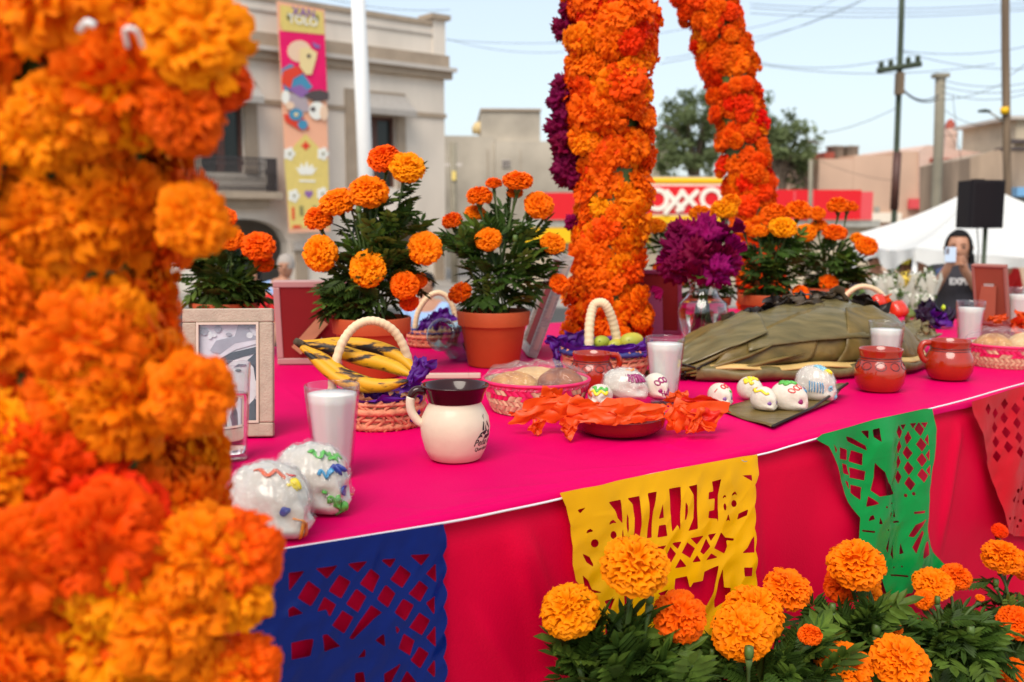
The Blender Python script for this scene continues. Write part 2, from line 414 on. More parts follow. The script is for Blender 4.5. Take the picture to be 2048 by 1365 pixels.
for (w, x0, x1, yt, yb, aw0, aw1) in ((w1, 372, 513, 158, 345, 385, 503), (w2, 690, 809, 183, 375, 713, 806)):
    xm = (x0 + x1) / 2
    s0, s1 = sx(x0), sx(x1); z0, z1 = FA.sz(xm, yb)[1], FA.sz(xm, yt)[1]
    bl.part('window_surround', 'taupe', (s0, w[0], z0, z1, 0.003, 0.08), (w[1], s1, z0, z1, 0.003, 0.08), (w[0], w[1], w[3], z1, 0.003, 0.08))
    wd = bl.part('window', 'brown_wood', (w[0], w[0] + 0.12, w[2], w[3], -0.3, -0.2), (w[1] - 0.12, w[1], w[2], w[3], -0.3, -0.2),
            ((w[0] + w[1]) / 2 - 0.14, (w[0] + w[1]) / 2 + 0.14, w[2], w[3], -0.3, -0.18), (w[0], w[1], w[3] - 0.12, w[3], -0.3, -0.19))
    for k in range(2):
        a = w[0] + 0.12 if k == 0 else (w[0] + w[1]) / 2 + 0.14; b = (w[0] + w[1]) / 2 - 0.14 if k == 0 else w[1] - 0.12
        bl.part('pane', 'dark_glass', (a, b, w[2], w[3] - 0.12, -0.27, -0.255), parent=wd)
    bl.part('curtain', 'awning', (w[0] + 0.15, w[0] + 0.5, w[2], w[3], -0.45, -0.44), parent=wd)
    # awning: sloped canvas with side cheeks
    a0, a1 = sx(aw0), sx(aw1); zt_ = w[3] + 0.75; zb = w[3] - 0.02; m = MB()
    vs = [FA.w(a0, zt_, 0.1), FA.w(a1, zt_, 0.1), FA.w(a1 + 0.1, zb + 0.2, 0.75), FA.w(a0 - 0.1, zb + 0.2, 0.75), FA.w(a1 + 0.1, zb, 0.76), FA.w(a0 - 0.1, zb, 0.76), FA.w(a0, zb + 0.2, 0.1), FA.w(a1, zb + 0.2, 0.1)]
    m.add(vs, [(0, 1, 2, 3), (3, 2, 4, 5), (0, 3, 6), (1, 7, 2)]); shift(m, bl.t.location); m.obj('awning', 'awning', bl.t, smooth=False, solid=0.02)
# balcony
bs0, bs1 = sx(350, 390), sx(545, 390); bz = FA.sz(460, 384)[1]
bal = bl.part('balcony', 'taupe', (bs0, bs1, bz - 0.22, bz, 0.003, 0.75), (bs0 + 0.3, bs1 - 0.3, bz - 0.5, bz - 0.22, 0.003, 0.4))
rz = FA.sz(460, 316)[1]; rs0, rs1 = bs0 + 0.1, bs1 - 0.15
bl.part('rail', 'iron', (rs0, rs1, rz - 0.05, rz, 0.62, 0.68), (rs0, rs1, bz + 0.06, bz + 0.1, 0.63, 0.67), (rs0, rs0 + 0.05, bz, rz, 0.0, 0.68), (rs1 - 0.05, rs1, bz, rz, 0.0, 0.68), parent=bal)
nb = 26; me_b = None
m = MB()
for k in range(6): m.tube([(0.04 * math.sin(t * math.pi * 4 + k * 0), 0, t * (rz - bz - 0.06)) for t in [i / 12 for i in range(13)]] if k == 0 else [(0, 0, 0), (0, 0, 0.01)], 0.022, 5)
m.tube([(0, 0, 0), (0, 0, rz - bz - 0.06)], 0.014, 5)
me_b = m.mesh('baluster', 'iron')
for k in range(nb):
    o = link('baluster', me_b, bal); o.location = FA.w(lerp(rs0 + 0.08, rs1 - 0.08, k / (nb - 1)), bz, 0.65) - bl.t.location
# ---- hanging banner on that building
pm('banner_peach', (0.85, 0.42, 0.26), 0.7); pm('banner_yellow', (0.72, 0.55, 0.16), 0.7, var=0.05); pm('banner_pink', (0.78, 0.0, 0.12), 0.7, var=0.08, vscale=2)
pm('paint_white', (0.82, 0.80, 0.72), 0.7); pm('paint_cream', (0.80, 0.62, 0.30), 0.7); pm('paint_hair', (0.80, 0.55, 0.38), 0.7); pm('paint_red', (0.72, 0.05, 0.02), 0.7)
pm('paint_teal', (0.06, 0.26, 0.42), 0.7); pm('paint_violet', (0.26, 0.12, 0.35), 0.7); pm('paint_grey', (0.42, 0.34, 0.36), 0.7); pm('paint_dark', (0.08, 0.06, 0.06), 0.7); pm('paint_olive', (0.25, 0.22, 0.08), 0.7)
bn = thing('street_banner', 'tall pink and yellow festival banner hanging on the cream building', 'banner', FA.w(sx(605), Zmid, 0.75))
BO = 0.75
def bpoly(name, mat, pts, lay, parent=bn):
    m = MB(); pts2 = [FA.sz(x, y, BO) for x, y in pts]
    m.prism(pts2, lambda a, z: FA.w(a, z, BO + lay * 0.012), lambda a, z: FA.w(a, z, BO + lay * 0.012 - 0.010)); shift(m, bn.location)
    return m.obj(name, mat, parent, smooth=False)
def disc(cx, cy, rx, ry, n=14, a0=0): return [(cx + rx * math.cos(2 * math.pi * k / n + a0), cy + ry * math.sin(2 * math.pi * k / n + a0)) for k in range(n)]
sheet = bpoly('banner_sheet', 'banner_peach', [(553, 2), (649, 20), (660, 463), (578, 466)], 0)
bpoly('banner_field', 'banner_pink', [(558, 62), (649, 70), (654, 185), (565, 180)], 1)
bpoly('banner_panel', 'banner_yellow', [(560, 10), (645, 24), (648, 70), (566, 62), (560, 50)], 2)
bpoly('banner_base', 'banner_yellow', [(568, 320), (590, 290), (611, 268), (632, 290), (656, 320), (659, 455), (580, 458)], 1)
for mt, pts, l in (('paint_hair', disc(598, 103, 24, 22), 2), ('paint_teal', [(562, 140), (580, 128), (600, 140), (625, 175), (600, 190), (568, 180)], 2), ('paint_red', [(562, 165), (566, 142), (592, 132), (606, 146), (585, 158), (580, 180)], 3),
    ('paint_cream', [(599, 98), (616, 95), (633, 106), (631, 118), (622, 150), (610, 150), (598, 134)], 4), ('paint_dark', disc(616, 113, 4, 4), 5), ('paint_violet', [(622, 84), (640, 92), (637, 99), (628, 96)], 3),
    ('paint_violet', [(574, 178), (600, 170), (625, 190), (600, 196)], 4), ('paint_grey', [(575, 186), (612, 192), (618, 222), (590, 230), (572, 215)], 3), ('paint_white', disc(570, 195, 8, 14), 4), ('paint_dark', [(606, 192), (622, 182), (640, 180), (656, 186), (656, 200), (630, 205)], 5),
    ('paint_white', disc(632, 222, 16, 18), 5), ('paint_dark', disc(624, 219, 5, 5), 6), ('paint_hair', disc(646, 226, 8, 16), 6), ('paint_red', [(566, 230), (600, 225), (618, 258), (600, 262), (570, 244)], 4), ('paint_teal', disc(590, 230, 14, 12), 6), ('paint_cream', disc(590, 230, 4, 4), 7), ('paint_hair', disc(578, 212, 9, 8), 6),
    ('paint_teal', disc(604, 250, 10, 10), 5), ('paint_red', [(611, 282), (615, 288), (621, 292), (615, 296), (611, 302), (607, 296), (601, 292), (607, 288)], 2),
    ('paint_white', [(590, 335), (598, 338), (602, 326), (608, 336), (613, 322), (617, 336), (624, 328), (626, 338), (634, 336), (624, 350), (600, 350)], 2), ('paint_white', [(598, 360), (630, 361), (630, 365), (598, 364)], 2),
    ('paint_violet', [(617, 398), (608, 388), (612, 380), (617, 384), (622, 380), (626, 388)], 2), ('paint_red', [(583, 415), (588, 415), (589, 440), (584, 440)], 2), ('paint_olive', [(598, 412), (606, 412), (607, 432), (599, 432)], 2), ('paint_olive', [(624, 412), (632, 412), (632, 432), (625, 432)], 2),
    ('paint_red', [(585, 451), (602, 451), (602, 456), (585, 457)], 2), ('paint_olive', disc(576, 34, 4, 8), 3), ('paint_olive', disc(633, 38, 4, 8), 3)):
    bpoly('printed_figure', mt, pts, l)
for cx, cy in ((578, 308), (645, 308), (587, 392), (644, 388)):
    for k in range(5):
        bpoly('printed_petal', 'paint_white', disc(cx + 7 * math.cos(k * 1.257), cy + 8 * math.sin(k * 1.257), 5.2, 6, 8), 2 + k * 0.2)
    bpoly('printed_heart', 'paint_olive', disc(cx, cy, 2.4, 3, 8), 4)
for txt, px_, py_, sz_, mt in (('XAN', 606, 34, 0.34, 'paint_violet'), ('TOLO', 605, 50, 0.34, 'paint_white')):
    me = text_mesh(txt, sz_ * 1.15, 0.004, bold=0.006); me.materials.clear(); me.materials.append(MATS[mt])
    a, z = FA.sz(px_, py_, BO)
    o = link('lettering', me, bn); o.location = FA.w(a, z, BO + 0.05) - bn.location; o.rotation_euler = (R(90), 0, math.atan2(FA.u.y, FA.u.x))
# ---- white flagpole
p0, p1 = D(744, 640, 13.0), D(705, -260, 13.0)
m = MB(); m.tube([Vector(p0) - Vector(p0), (Vector(p1) - Vector(p0)) * 0.5, Vector(p1) - Vector(p0)], [0.105, 0.095, 0.085], 20)
fp = m.obj('flagpole', 'white_paint', loc=p0); tag(fp, 'tall thick white pole in front of the cream building', 'pole')
fp.location = (p0.x, p0.y, p0.z); 
# extend to the ground
m = MB(); m.tube([(0, 0, 0), Vector(p0) - Vector((p0.x - 0.03, p0.y, GZ)) ], 0.107, 20); o = m.obj('pole_foot', 'white_paint', fp); o.location = Vector((p0.x - 0.03, p0.y, GZ)) - Vector(p0)
# ---- bare concrete building behind
c1 = D(893, 300, 48.0); FB = Plane((c1.x, c1.y), (1, 0.06))
bb = Build('concrete_building', 'weathered bare concrete building with a boxy rooftop tower', FB, (c1.x, c1.y, GZ))
def B(x0, y0, x1, y1, o0=-8, o1=0.0, pl=FB): 
    a0 = pl.sz(x0, y1)[0]; a1 = pl.sz(x1, y1)[0]; return (a0, a1, pl.sz((x0 + x1) / 2, y1)[1], pl.sz((x0 + x1) / 2, y0)[1], o0, o1)
def Bg(x0, y0, x1, o0=-8, o1=0.0, pl=FB): b = B(x0, y0, x1, 500, o0, o1, pl); return (b[0], b[1], GZ, b[3], o0, o1)
bb.part('wall', 'concrete', Bg(870, 272, 990), Bg(990.5, 284, 1330, -8, 0.15))
bb.part('rooftop_tower', 'concrete', B(963, 219, 1082, 284, -6, -0.4))
bb.part('tower_cap', 'taupe', B(961, 216, 1084, 221, -6.1, -0.3))
vt = bb.part('vent_block', 'grey_trim', B(1003, 320, 1020, 336, 0.16, 0.22))
for k in range(3):
    for j in range(2): bb.part('vent_hole', 'paint_dark', B(1004.5 + k * 5.2, 322 + j * 7, 1008 + k * 5.2, 327 + j * 7, 0.225, 0.24), parent=vt)
bb.part('wall_joint', 'taupe', B(975, 300, 976.5, 440, 0.005, 0.03), B(1040, 300, 1041, 420, 0.155, 0.17))
m = MB(); m.lathe([(0, 0), (0.42, 0), (0.46, 0.3), (0.3, 0.55), (0, 0.6)], 16); tk = m.obj('water_tank', pm('tank_tan', (0.6, 0.45, 0.22), 0.6), loc=D(962, 268, 50)); tag(tk, 'small tan rooftop tank beside the concrete tower', 'water tank')
bst = thing('utility_pole', 'thin dark utility pole in front of the bare concrete building', 'utility pole', D(913, 520, 36)); 
def pole(t, pts_px, Y, r, mat, seg=10):
    m = MB(); pts = [D(x, y, Y) for x, y in pts_px]; pts[-1] = Vector((pts[-1].x, pts[-1].y, GZ))
    t.location = pts[-1]; m.tube([p - pts[-1] for p in pts], r, seg); return m.obj('pole_shaft', mat, t)
pole(bst, [(906, 285), (908, 430), (909, 520)], 36, 0.13, 'pole_concrete')
m = MB(); m.box(D(907, 330, 36) - bst.location, (0.6, 0.1, 0.12)); m.obj('bracket', 'grey_trim', bst, smooth=False)
m = MB(); m.box(D(908, 352, 35.9) - bst.location, (0.15, 0.16, 0.32)); m.obj('meter_box', 'banner_yellow', bst, smooth=False)
# ---- corner store with the red fascia
c2 = D(1090, 400, 33.0); FS = Plane((c2.x, c2.y), (1, 0.10))
st = Build('corner_store', 'convenience store with long red fascia and yellow stripe behind the altar', FS, (c2.x, c2.y, GZ), 'shop')
st.part('wall', 'store_wall', Bg(1040, 445, 1760, -6, -0.3, FS))
st.part('upper_wall', 'grey_wall', B(1290, 352, 1560, 445, -6, -0.32, FS))
st.part('fascia', 'store_red', B(1086, 386, 1296, 440, -0.25, 0.1, FS)); st.part('fascia', 'store_red', B(1452, 380, 1718, 440, -0.25, 0.1, FS))
st.part('fascia_end', pm('faded_red', (0.72, 0.08, 0.09), 0.5), B(1718.5, 384, 1742, 440, -0.25, 0.08, FS))
st.part('fascia_joint', 'faded_red', B(1583, 382, 1587, 440, 0.105, 0.12, FS), B(1620, 382, 1623, 440, 0.105, 0.12, FS))
st.part('grey_band', 'grey_wall', B(1040, 441, 1760, 455, -0.25, 0.02, FS))  # plain grey band between the red fascia and the yellow stripe
st.part('yellow_stripe', 'store_yellow', B(1040, 456, 1300, 486, -0.25, 0.06, FS))
st.part('shop_window', 'dark_glass', B(1150, 492, 1290, 640, -0.29, -0.26, FS))
for k in range(5): st.part('window_mullion', 'grey_wall', B(1150 + k * 33, 492, 1153 + k * 33, 640, -0.25, -0.2, FS))
st.part('shop_door', 'grey_wall', B(1316, 492, 1420, 660, -0.29, -0.27, FS))
# lit sign with lettering OXXO
sg = thing('store_sign', 'red and yellow store sign reading OXXO behind the flower columns', 'sign', FS.w(FS.sz(1368, 450)[0], FS.sz(1368, 450)[1], 0.5))
def sgbox(name, mat, x0, y0, x1, y1, o0, o1, bevel=0.0):
    m = MB(); plane_box(m, FS, *B(x0, y0, x1, y1, o0, o1, FS)); shift(m, sg.location); return m.obj(name, mat, sg, smooth=False, bevel=bevel)
sgbox('sign_box', 'store_cream', 1248, 370, 1436, 432, 0.12, 0.6)
sgbox('sign_top', 'store_yellow', 1248, 357, 1437, 370, 0.12, 0.62, 0.1)
sgbox('sign_bottom', 'store_yellow', 1248, 432, 1437, 447, 0.12, 0.62)
sgbox('sign_face', 'store_red', 1250, 373.5, 1434, 428, 0.603, 0.64)
def sgring(cx, cy, rx, ry, w, lay):
    m = MB(); n = 36
    P = [[FS.w(*FS.sz(cx + (rx - w * q) * math.cos(2 * math.pi * k / n), cy + (ry - w * q) * math.sin(2 * math.pi * k / n)), lay) for k in range(n + 1)] for q in (0, 1)]
    for q in (0, 1): P.append([p - Vector((FS.n.x, FS.n.y, 0)) * 0.03 for p in P[1 - q]])
    P.append(P[0]); m.grid(P); shift(m, sg.location); return m.obj('letter', 'store_cream', sg, smooth=False)
def sgbar(x0, y0, x1, y1, w, lay):
    dx, dy = x1 - x0, y1 - y0; l = math.hypot(dx, dy); nx, ny = -dy / l * w / 2, dx / l * w / 2
    m = MB(); pl_ = [FS.sz(*p) for p in ((x0 + nx, y0 + ny), (x1 + nx, y1 + ny), (x1 - nx, y1 - ny), (x0 - nx, y0 - ny))]
    m.prism(pl_, lambda a, z: FS.w(a, z, lay), lambda a, z: FS.w(a, z, lay - 0.02)); shift(m, sg.location); m.obj('letter', 'store_cream', sg, smooth=False)
sgring(1411, 399, 23, 23, 9, 0.685); sgring(1305, 400, 23, 23, 9, 0.685)
sgbar(1321, 382, 1356, 422, 9, 0.69); sgbar(1385, 382, 1342, 424, 9, 0.70); sgbar(1349, 382, 1388, 422, 9, 0.71); sgbar(1357, 382, 1318, 428, 9, 0.72)
# ---- the pink building on the right
c3 = D(1640, 330, 44.0); FP = Plane((c3.x, c3.y), (1, 0.12))
pk = Build('pink_building', 'salmon pink building with red cornice and arched windows', FP, (c3.x, c3.y, GZ))
pk.part('wall', 'pink_wall', Bg(1560, 372, 1600, -8, -0.1, FP), Bg(1632, 318, 1700, -8, 0, FP), Bg(1700.5, 311, 1790, -8, 0, FP), Bg(1790.5, 303, 1836, -8, 0, FP))
m = MB(); prof = [(1836, 303), (1842, 295), (1852, 291), (1866, 292), (1890, 297), (1925, 301), (1960, 305), (1960, 500), (1836, 500)]
pp = [FP.sz(*p) for p in prof]; pp[-1] = (pp[-1][0], GZ); pp[-2] = (pp[-2][0], GZ)
m.prism(pp, lambda a, z: FP.w(a, z, 0.12), lambda a, z: FP.w(a, z, -6)); shift(m, pk.t.location); m.obj('front_wall', 'pink_trim', pk.t, smooth=False)
pk.part('cornice', 'red_trim', B(1856, 318, 1944, 326, 0.121, 0.5, FP)); pk.part('cornice_lower', 'pink_trim', B(1852, 330, 1944, 336, 0.121, 0.35, FP))
for cx in (1899, 1920):
    m = MB(); n = 12; P = [[FP.w(*FP.sz(cx + r * math.cos(math.pi * k / n), 362 - r * 1.3 * math.sin(math.pi * k / n)), o) for k in range(n + 1)] for r, o in ((7, 0.14), (7, 0.25), (10.5, 0.25), (10.5, 0.14))]
    m.grid(P); shift(m, pk.t.location); ar = m.obj('window_arch', 'red_trim', pk.t, smooth=False)
    m = MB(); m.prism([FP.sz(cx + 6.8 * math.cos(math.pi * k / n), 362 - 8.8 * math.sin(math.pi * k / n)) for k in range(n + 1)] + [FP.sz(cx - 6.8, 392), FP.sz(cx + 6.8, 392)], lambda a, z: FP.w(a, z, 0.17), lambda a, z: FP.w(a, z, 0.125)); shift(m, pk.t.location)
    m.obj('window', 'store_cream', pk.t, smooth=False)
    for dx in (-4, 2): pk.part('pane', 'dark_glass', B(cx + dx, 364, cx + dx + 2.6, 390, 0.18, 0.2, FP))
pk.part('sign_panel', 'faded_red', B(1812, 398, 1858, 418, 0.123, 0.3, FP)); pk.part('vent', 'grey_wall', B(1748, 414, 1757, 424, 0.004, 0.1, FP)); pk.part('plinth', 'store_cream', B(1740, 426, 1800, 445, 0.004, 0.15, FP))
for x0, x1, lb in ((1693, 1727, 'left one of two grey rooftop tanks on the pink building'), (1728, 1757, 'right one of two grey rooftop tanks on the pink building')):
    b = B(x0, 284, x1, 312, 0, 0, FP); r = (b[1] - b[0]) / 2; h = b[3] - b[2]
    m = MB(); m.lathe([(0, 0), (r, 0), (r, h * 0.8), (r * 1.12, h * 0.82), (r * 1.1, h * 0.92), (0, h)], 18)
    tag(m.obj('water_tank', pm('tank_grey', (0.30, 0.27, 0.23), 0.8, var=0.3, vscale=1.5), loc=FP.w((b[0] + b[1]) / 2, b[2], -2)), lb, 'water tank')
pk.part('roof_shed', 'red_trim', B(1673, 301, 1693, 314, -3, -1.2, FP))
m = MB(); b = B(1961, 246, 1982, 306, 0, 0, FP); w_ = b[1] - b[0]
m.box((0, 0, (b[3] - b[2]) / 2), (w_, w_, b[3] - b[2])); m.box((0, 0, b[3] - b[2] - 0.25), (w_ * 1.12, w_ * 1.12, 0.12)); n0 = FP.w((b[0] + b[1]) / 2, b[2], -3)
ch = m.obj('chimney', 'pink_trim', pk.t, smooth=False); ch.location = n0 - pk.t.location
m = MB(); m.lathe([(w_ * 0.5, 0), (w_ * 0.42, 0.25), (w_ * 0.2, 0.42), (0, 0.46)], 14); o = m.obj('chimney_dome', 'red_trim', ch); o.location = (0, 0, b[3] - b[2] + 0.002)
# ---- stained old wall and a house at the far right
c4 = D(1942, 330, 34.0); FO = Plane((c4.x, c4.y), (1, -0.12))
ow = Build('old_building', 'stained old low building behind the white tent at the right', FO, (c4.x, c4.y, GZ))
m = MB(); pp = [FO.sz(*p) for p in ((1941, 316), (1970, 306), (2000, 299), (2130, 292), (2130, 500), (1941, 500))]; pp[-1] = (pp[-1][0], GZ); pp[-2] = (pp[-2][0], GZ)
m.prism(pp, lambda a, z: FO.w(a, z, 0), lambda a, z: FO.w(a, z, -6)); shift(m, ow.t.location); m.obj('wall', 'old_wall', ow.t, smooth=False)
ow.part('coping', 'paint_dark', B(2000, 295, 2130, 299.5, -0.5, 0.06, FO)); ow.part('blue_awning', pm('blue_paint', (0.16, 0.36, 0.6), 0.6), B(2016, 376, 2130, 394, 0.004, 0.8, FO)); ow.part('doorway', 'grey_wall', B(2020, 396, 2110, 470, 0.004, 0.03, FO))
c5 = D(2018, 260, 42.0); FH = Plane((c5.x, c5.y), (1, 0.0)); hh = Build('far_house', 'beige house top rising behind the stained old building', FH, (c5.x, c5.y, GZ), 'house')
hh.part('wall', 'store_wall', Bg(2018, 240, 2160, -5, 0, FH)); hh.part('eave', 'paint_dark', B(2012, 281, 2160, 288, 0.004, 0.6, FH)); hh.part('roof', 'grey_trim', B(2012, 233, 2160, 240, -5, 0.3, FH))
# ---- utility poles
def upole(label, pts, Y, r, mat, arm=None):
    t = thing('utility_pole', label, 'utility pole'); pole(t, pts, Y, r, mat); 
    if arm:
        (x0, y0), (x1, y1) = arm; m = MB(); a = D(x0, y0, Y - 0.15) - t.location; b = D(x1, y1, Y - 0.15) - t.location
        m.tube([a, b], 0.075, 6); o = m.obj('crossarm', mat, t)
        for k in (0.08, 0.3, 0.7, 0.92):
            m = MB(); m.lathe([(0, 0), (0.05, 0), (0.07, 0.08), (0.04, 0.14), (0, 0.16)], 8); q = m.obj('insulator', 'pole_green', o); q.location = a.lerp(b, k) + Vector((0, 0, 0.06))
    return t
u1 = upole('tall slim dark green utility pole with a slanted crossarm', [(1808, -150), (1802, 60), (1797, 200), (1792, 330), (1788, 440), (1786, 480)], 24, 0.066, 'pole_green', ((1755, 142), (1842, 128)))
m = MB(); m.box(D(1799, 168, 23.85) - u1.location, (0.16, 0.2, 0.5)); m.obj('junction_box', 'pole_wood', u1, smooth=False)
m = MB(); m.tube([D(1795, 305, 24) - u1.location, D(1788, 420, 24) - u1.location], 0.095, 10); m.obj('painted_base', 'brown_wood', u1)
u2 = upole('short stout concrete utility pole left of the loudspeaker', [(1881, 152), (1877, 300), (1872, 400), (1870, 480)], 26, 0.125, 'pole_concrete')
m = MB(); m.box(D(1881, 152, 26) - u2.location, (0.36, 0.3, 0.1)); m.obj('pole_cap', 'pole_concrete', u2, smooth=False)
u3 = upole('thick tall brown utility pole behind the loudspeaker with a street lamp', [(2010, -160), (2011, 100), (2013, 250), (2015, 390), (2016, 480)], 22, 0.085, 'pole_wood')
m = MB(); m.tube([D(2006, 243, 22) - u3.location, D(1990, 232, 22) - u3.location, D(1976, 223, 22) - u3.location], 0.022, 6); la = m.obj('lamp_arm', 'grey_wall', u3)
m = MB(); m.tube([D(1980, 223, 22) - u3.location, D(1970, 222, 22) - u3.location, D(1957, 223, 22) - u3.location], [0.05, 0.085, 0.05], 8, flat=0.5); m.obj('lamp_head', 'pole_green', u3)
m = MB(); m.tube([D(2009, 215, 21.9) - u3.location, D(2009, 228, 21.9) - u3.location], 0.09, 8); m.obj('yellow_band', 'store_yellow', u3)
slim = thing('lamp_post', 'slim pale grey post in front of the red store fascia', 'post'); pole(slim, [(1622, 320), (1620, 440), (1619, 500)], 27, 0.055, 'pole_concrete')
# ---- overhead cables
cab = [((893, 78), (1130, 104), 0.4, 34), ((893, 80), (1460, 40), 0.8, 33), ((1320, 128), (1720, 2), 0.5, 30), ((1490, 78), (1740, -6), 0.4, 30), ((1480, 60), (1690, -10), 0.3, 30), ((1330, 118), (1470, 78), 0.2, 30),
       ((1500, 8), (2060, 6), 0.3, 26), ((1500, 16), (2060, 14), 0.3, 26), ((1500, 27), (2060, 20), 0.3, 26), ((1520, 126), (1797, 115), 0.4, 25), ((1520, 130), (1990, 128), 0.5, 25), ((1805, 102), (2060, 92), 0.3, 25), ((1805, 104), (2060, 138), 0.3, 25),
       ((1803, 178), (1878, 198), 0.4, 25), ((1800, 172), (1878, 190), 0.5, 25), ((1882, 160), (2060, 165), 0.3, 25), ((1882, 172), (2060, 178), 0.3, 25), ((1882, 184), (2060, 186), 0.4, 25), ((1882, 200), (2010, 165), 0.2, 24), ((1640, 268), (1795, 215), 0.2, 25), ((1882, 215), (1965, 252), 0.2, 26), ((1882, 235), (1920, 300), 0.1, 26),
       ((1905, 190), (1922, 320), 0.1, 26), ((650, -4), (900, 20), 0.3, 30), ((2012, 155), (2070, 110), 0.1, 22), ((1640, 322), (1790, 362), 0.3, 40)]
for i, (a, b, sag, Y) in enumerate(cab):
    A, Bq = D(*a, Y), D(*b, Y); m = MB(); pts = [A.lerp(Bq, k / 10) - Vector((0, 0, sag * 1.8 * (k / 10) * (1 - k / 10))) - A for k in range(11)]
    m.tube(pts, 0.0075 if i not in (13, 14) else 0.016, 4); tag(m.obj('overhead_cable', 'cable', loc=A), 'thin dark overhead cable strung across the pale sky', 'cable', 'overhead cables')
# ================================================================== trees, tent, loudspeaker, people
def rnd_dir(rng):
    while True:
        v = Vector((rng.uniform(-1, 1), rng.uniform(-1, 1), rng.uniform(-1, 1)))
        if 0.05 < v.length < 1: return v.normalized()
def leaf_cloud(blobs, n, size, seed, hollow=0.5, clump=16):
    """small folded leaf faces spread through a union of ellipsoids (centre, radii)"""
    rng = random.Random(seed); m = MB(); vol = [b[1][0] * b[1][1] * b[1][2] for b in blobs]; tot = sum(vol)
    for (c, r), v in zip(blobs, vol):
        k = int(n * v / tot); c = Vector(c)
        tw = [c + Vector([d * q for d, q in zip(rnd_dir(rng) * rng.uniform(hollow, 1.0), r)]) for _ in range(max(3, k // clump))]
        for _ in range(k):
            p = rng.choice(tw) + rnd_dir(rng) * size * rng.uniform(0.3, 3.2)
            a = rnd_dir(rng); b = a.orthogonal().normalized(); b = Matrix.Rotation(rng.uniform(0, 6.28), 3, a) @ b
            s = size * rng.uniform(0.6, 1.3); q = a.cross(b)
            m.add([p - a * s, p + b * s * 0.45 + q * s * 0.12, p + a * s, p - b * s * 0.45 + q * s * 0.12], [(0, 1, 2), (0, 2, 3)])
    return m
def tree(label, base_px, Y, blobs_px, n, size, seed, trunk_r, forks):
    base = D(*base_px, Y); base.z = GZ; t = thing('broadleaf_tree', label, 'tree', base, group=None)
    blobs = [(D(x, y, Y + dy) - base, (rx * mpp(Y), rx * mpp(Y) * 0.9, ry * mpp(Y))) for x, y, rx, ry, dy in blobs_px]
    c = leaf_cloud(blobs, n, size, seed, 0.25, 46); tag(c.obj('crown', 'tree_leaf', t, normals=False), kind='stuff')
    m = MB(); top = D(*forks[0], Y) - base
    m.tube(spline([(0, 0, 0), top * 0.5 + Vector((0.15, 0, 0)), top], 5), [lerp(trunk_r, trunk_r * 0.6, k / 10) for k in range(11)], 9); m.obj('trunk', 'bark', t)
    rng = random.Random(seed + 5)
    for (bc, br) in blobs:
        for _ in range(2):
            m = MB(); e = Vector(bc) + Vector([d * q * 0.7 for d, q in zip(rnd_dir(rng), br)])
            m.tube(spline([top * rng.uniform(0.75, 1.0), top.lerp(e, 0.5) + Vector((0, 0, 0.4)), e], 4), [lerp(trunk_r * 0.45, 0.03, k / 8) for k in range(9)], 6); m.obj('limb', 'bark', t)
    return t
tree('round leafy tree rising behind the store sign between the flower columns', (1385, 470), 46, [(1345, 250, 50, 55, 0), (1395, 225, 50, 45, -1), (1330, 310, 40, 45, 1), (1420, 290, 40, 60, 0), (1380, 320, 60, 40, -1), (1375, 205, 40, 28, 1), (1440, 240, 35, 50, 1)], 4400, 0.135, 3, 0.35, [(1390, 330)])
tree('loose green tree right of the flower column above the red fascia', (1560, 470), 44, [(1530, 225, 35, 38, 0), (1555, 270, 45, 45, 0), (1595, 285, 42, 38, -1), (1575, 330, 50, 40, 1), (1610, 335, 28, 45, 0), (1635, 290, 22, 16, 1), (1520, 300, 38, 60, 1), (1600, 380, 24, 30, 0)], 3600, 0.135, 4, 0.3, [(1560, 330)])
tr = thing('leafy_branch', 'sprig of dark leaves hanging in at the top right corner', 'branch', D(2012, -20, 16))
lc = leaf_cloud([((0, 0, 0.05), (0.30, 0.2, 0.12)), ((-0.28, 0, -0.05), (0.12, 0.1, 0.14)), ((0.3, 0, 0.0), (0.16, 0.1, 0.12))], 330, 0.04, 9); tag(lc.obj('foliage', 'tree_leaf', tr, normals=False), kind='stuff')
m = MB(); m.tube([(-0.45, 0, 0.2), (-0.1, 0, 0.12), (0.3, 0, 0.2), (0.7, 0, 0.5)], 0.012, 5); m.obj('twig', 'bark', tr)
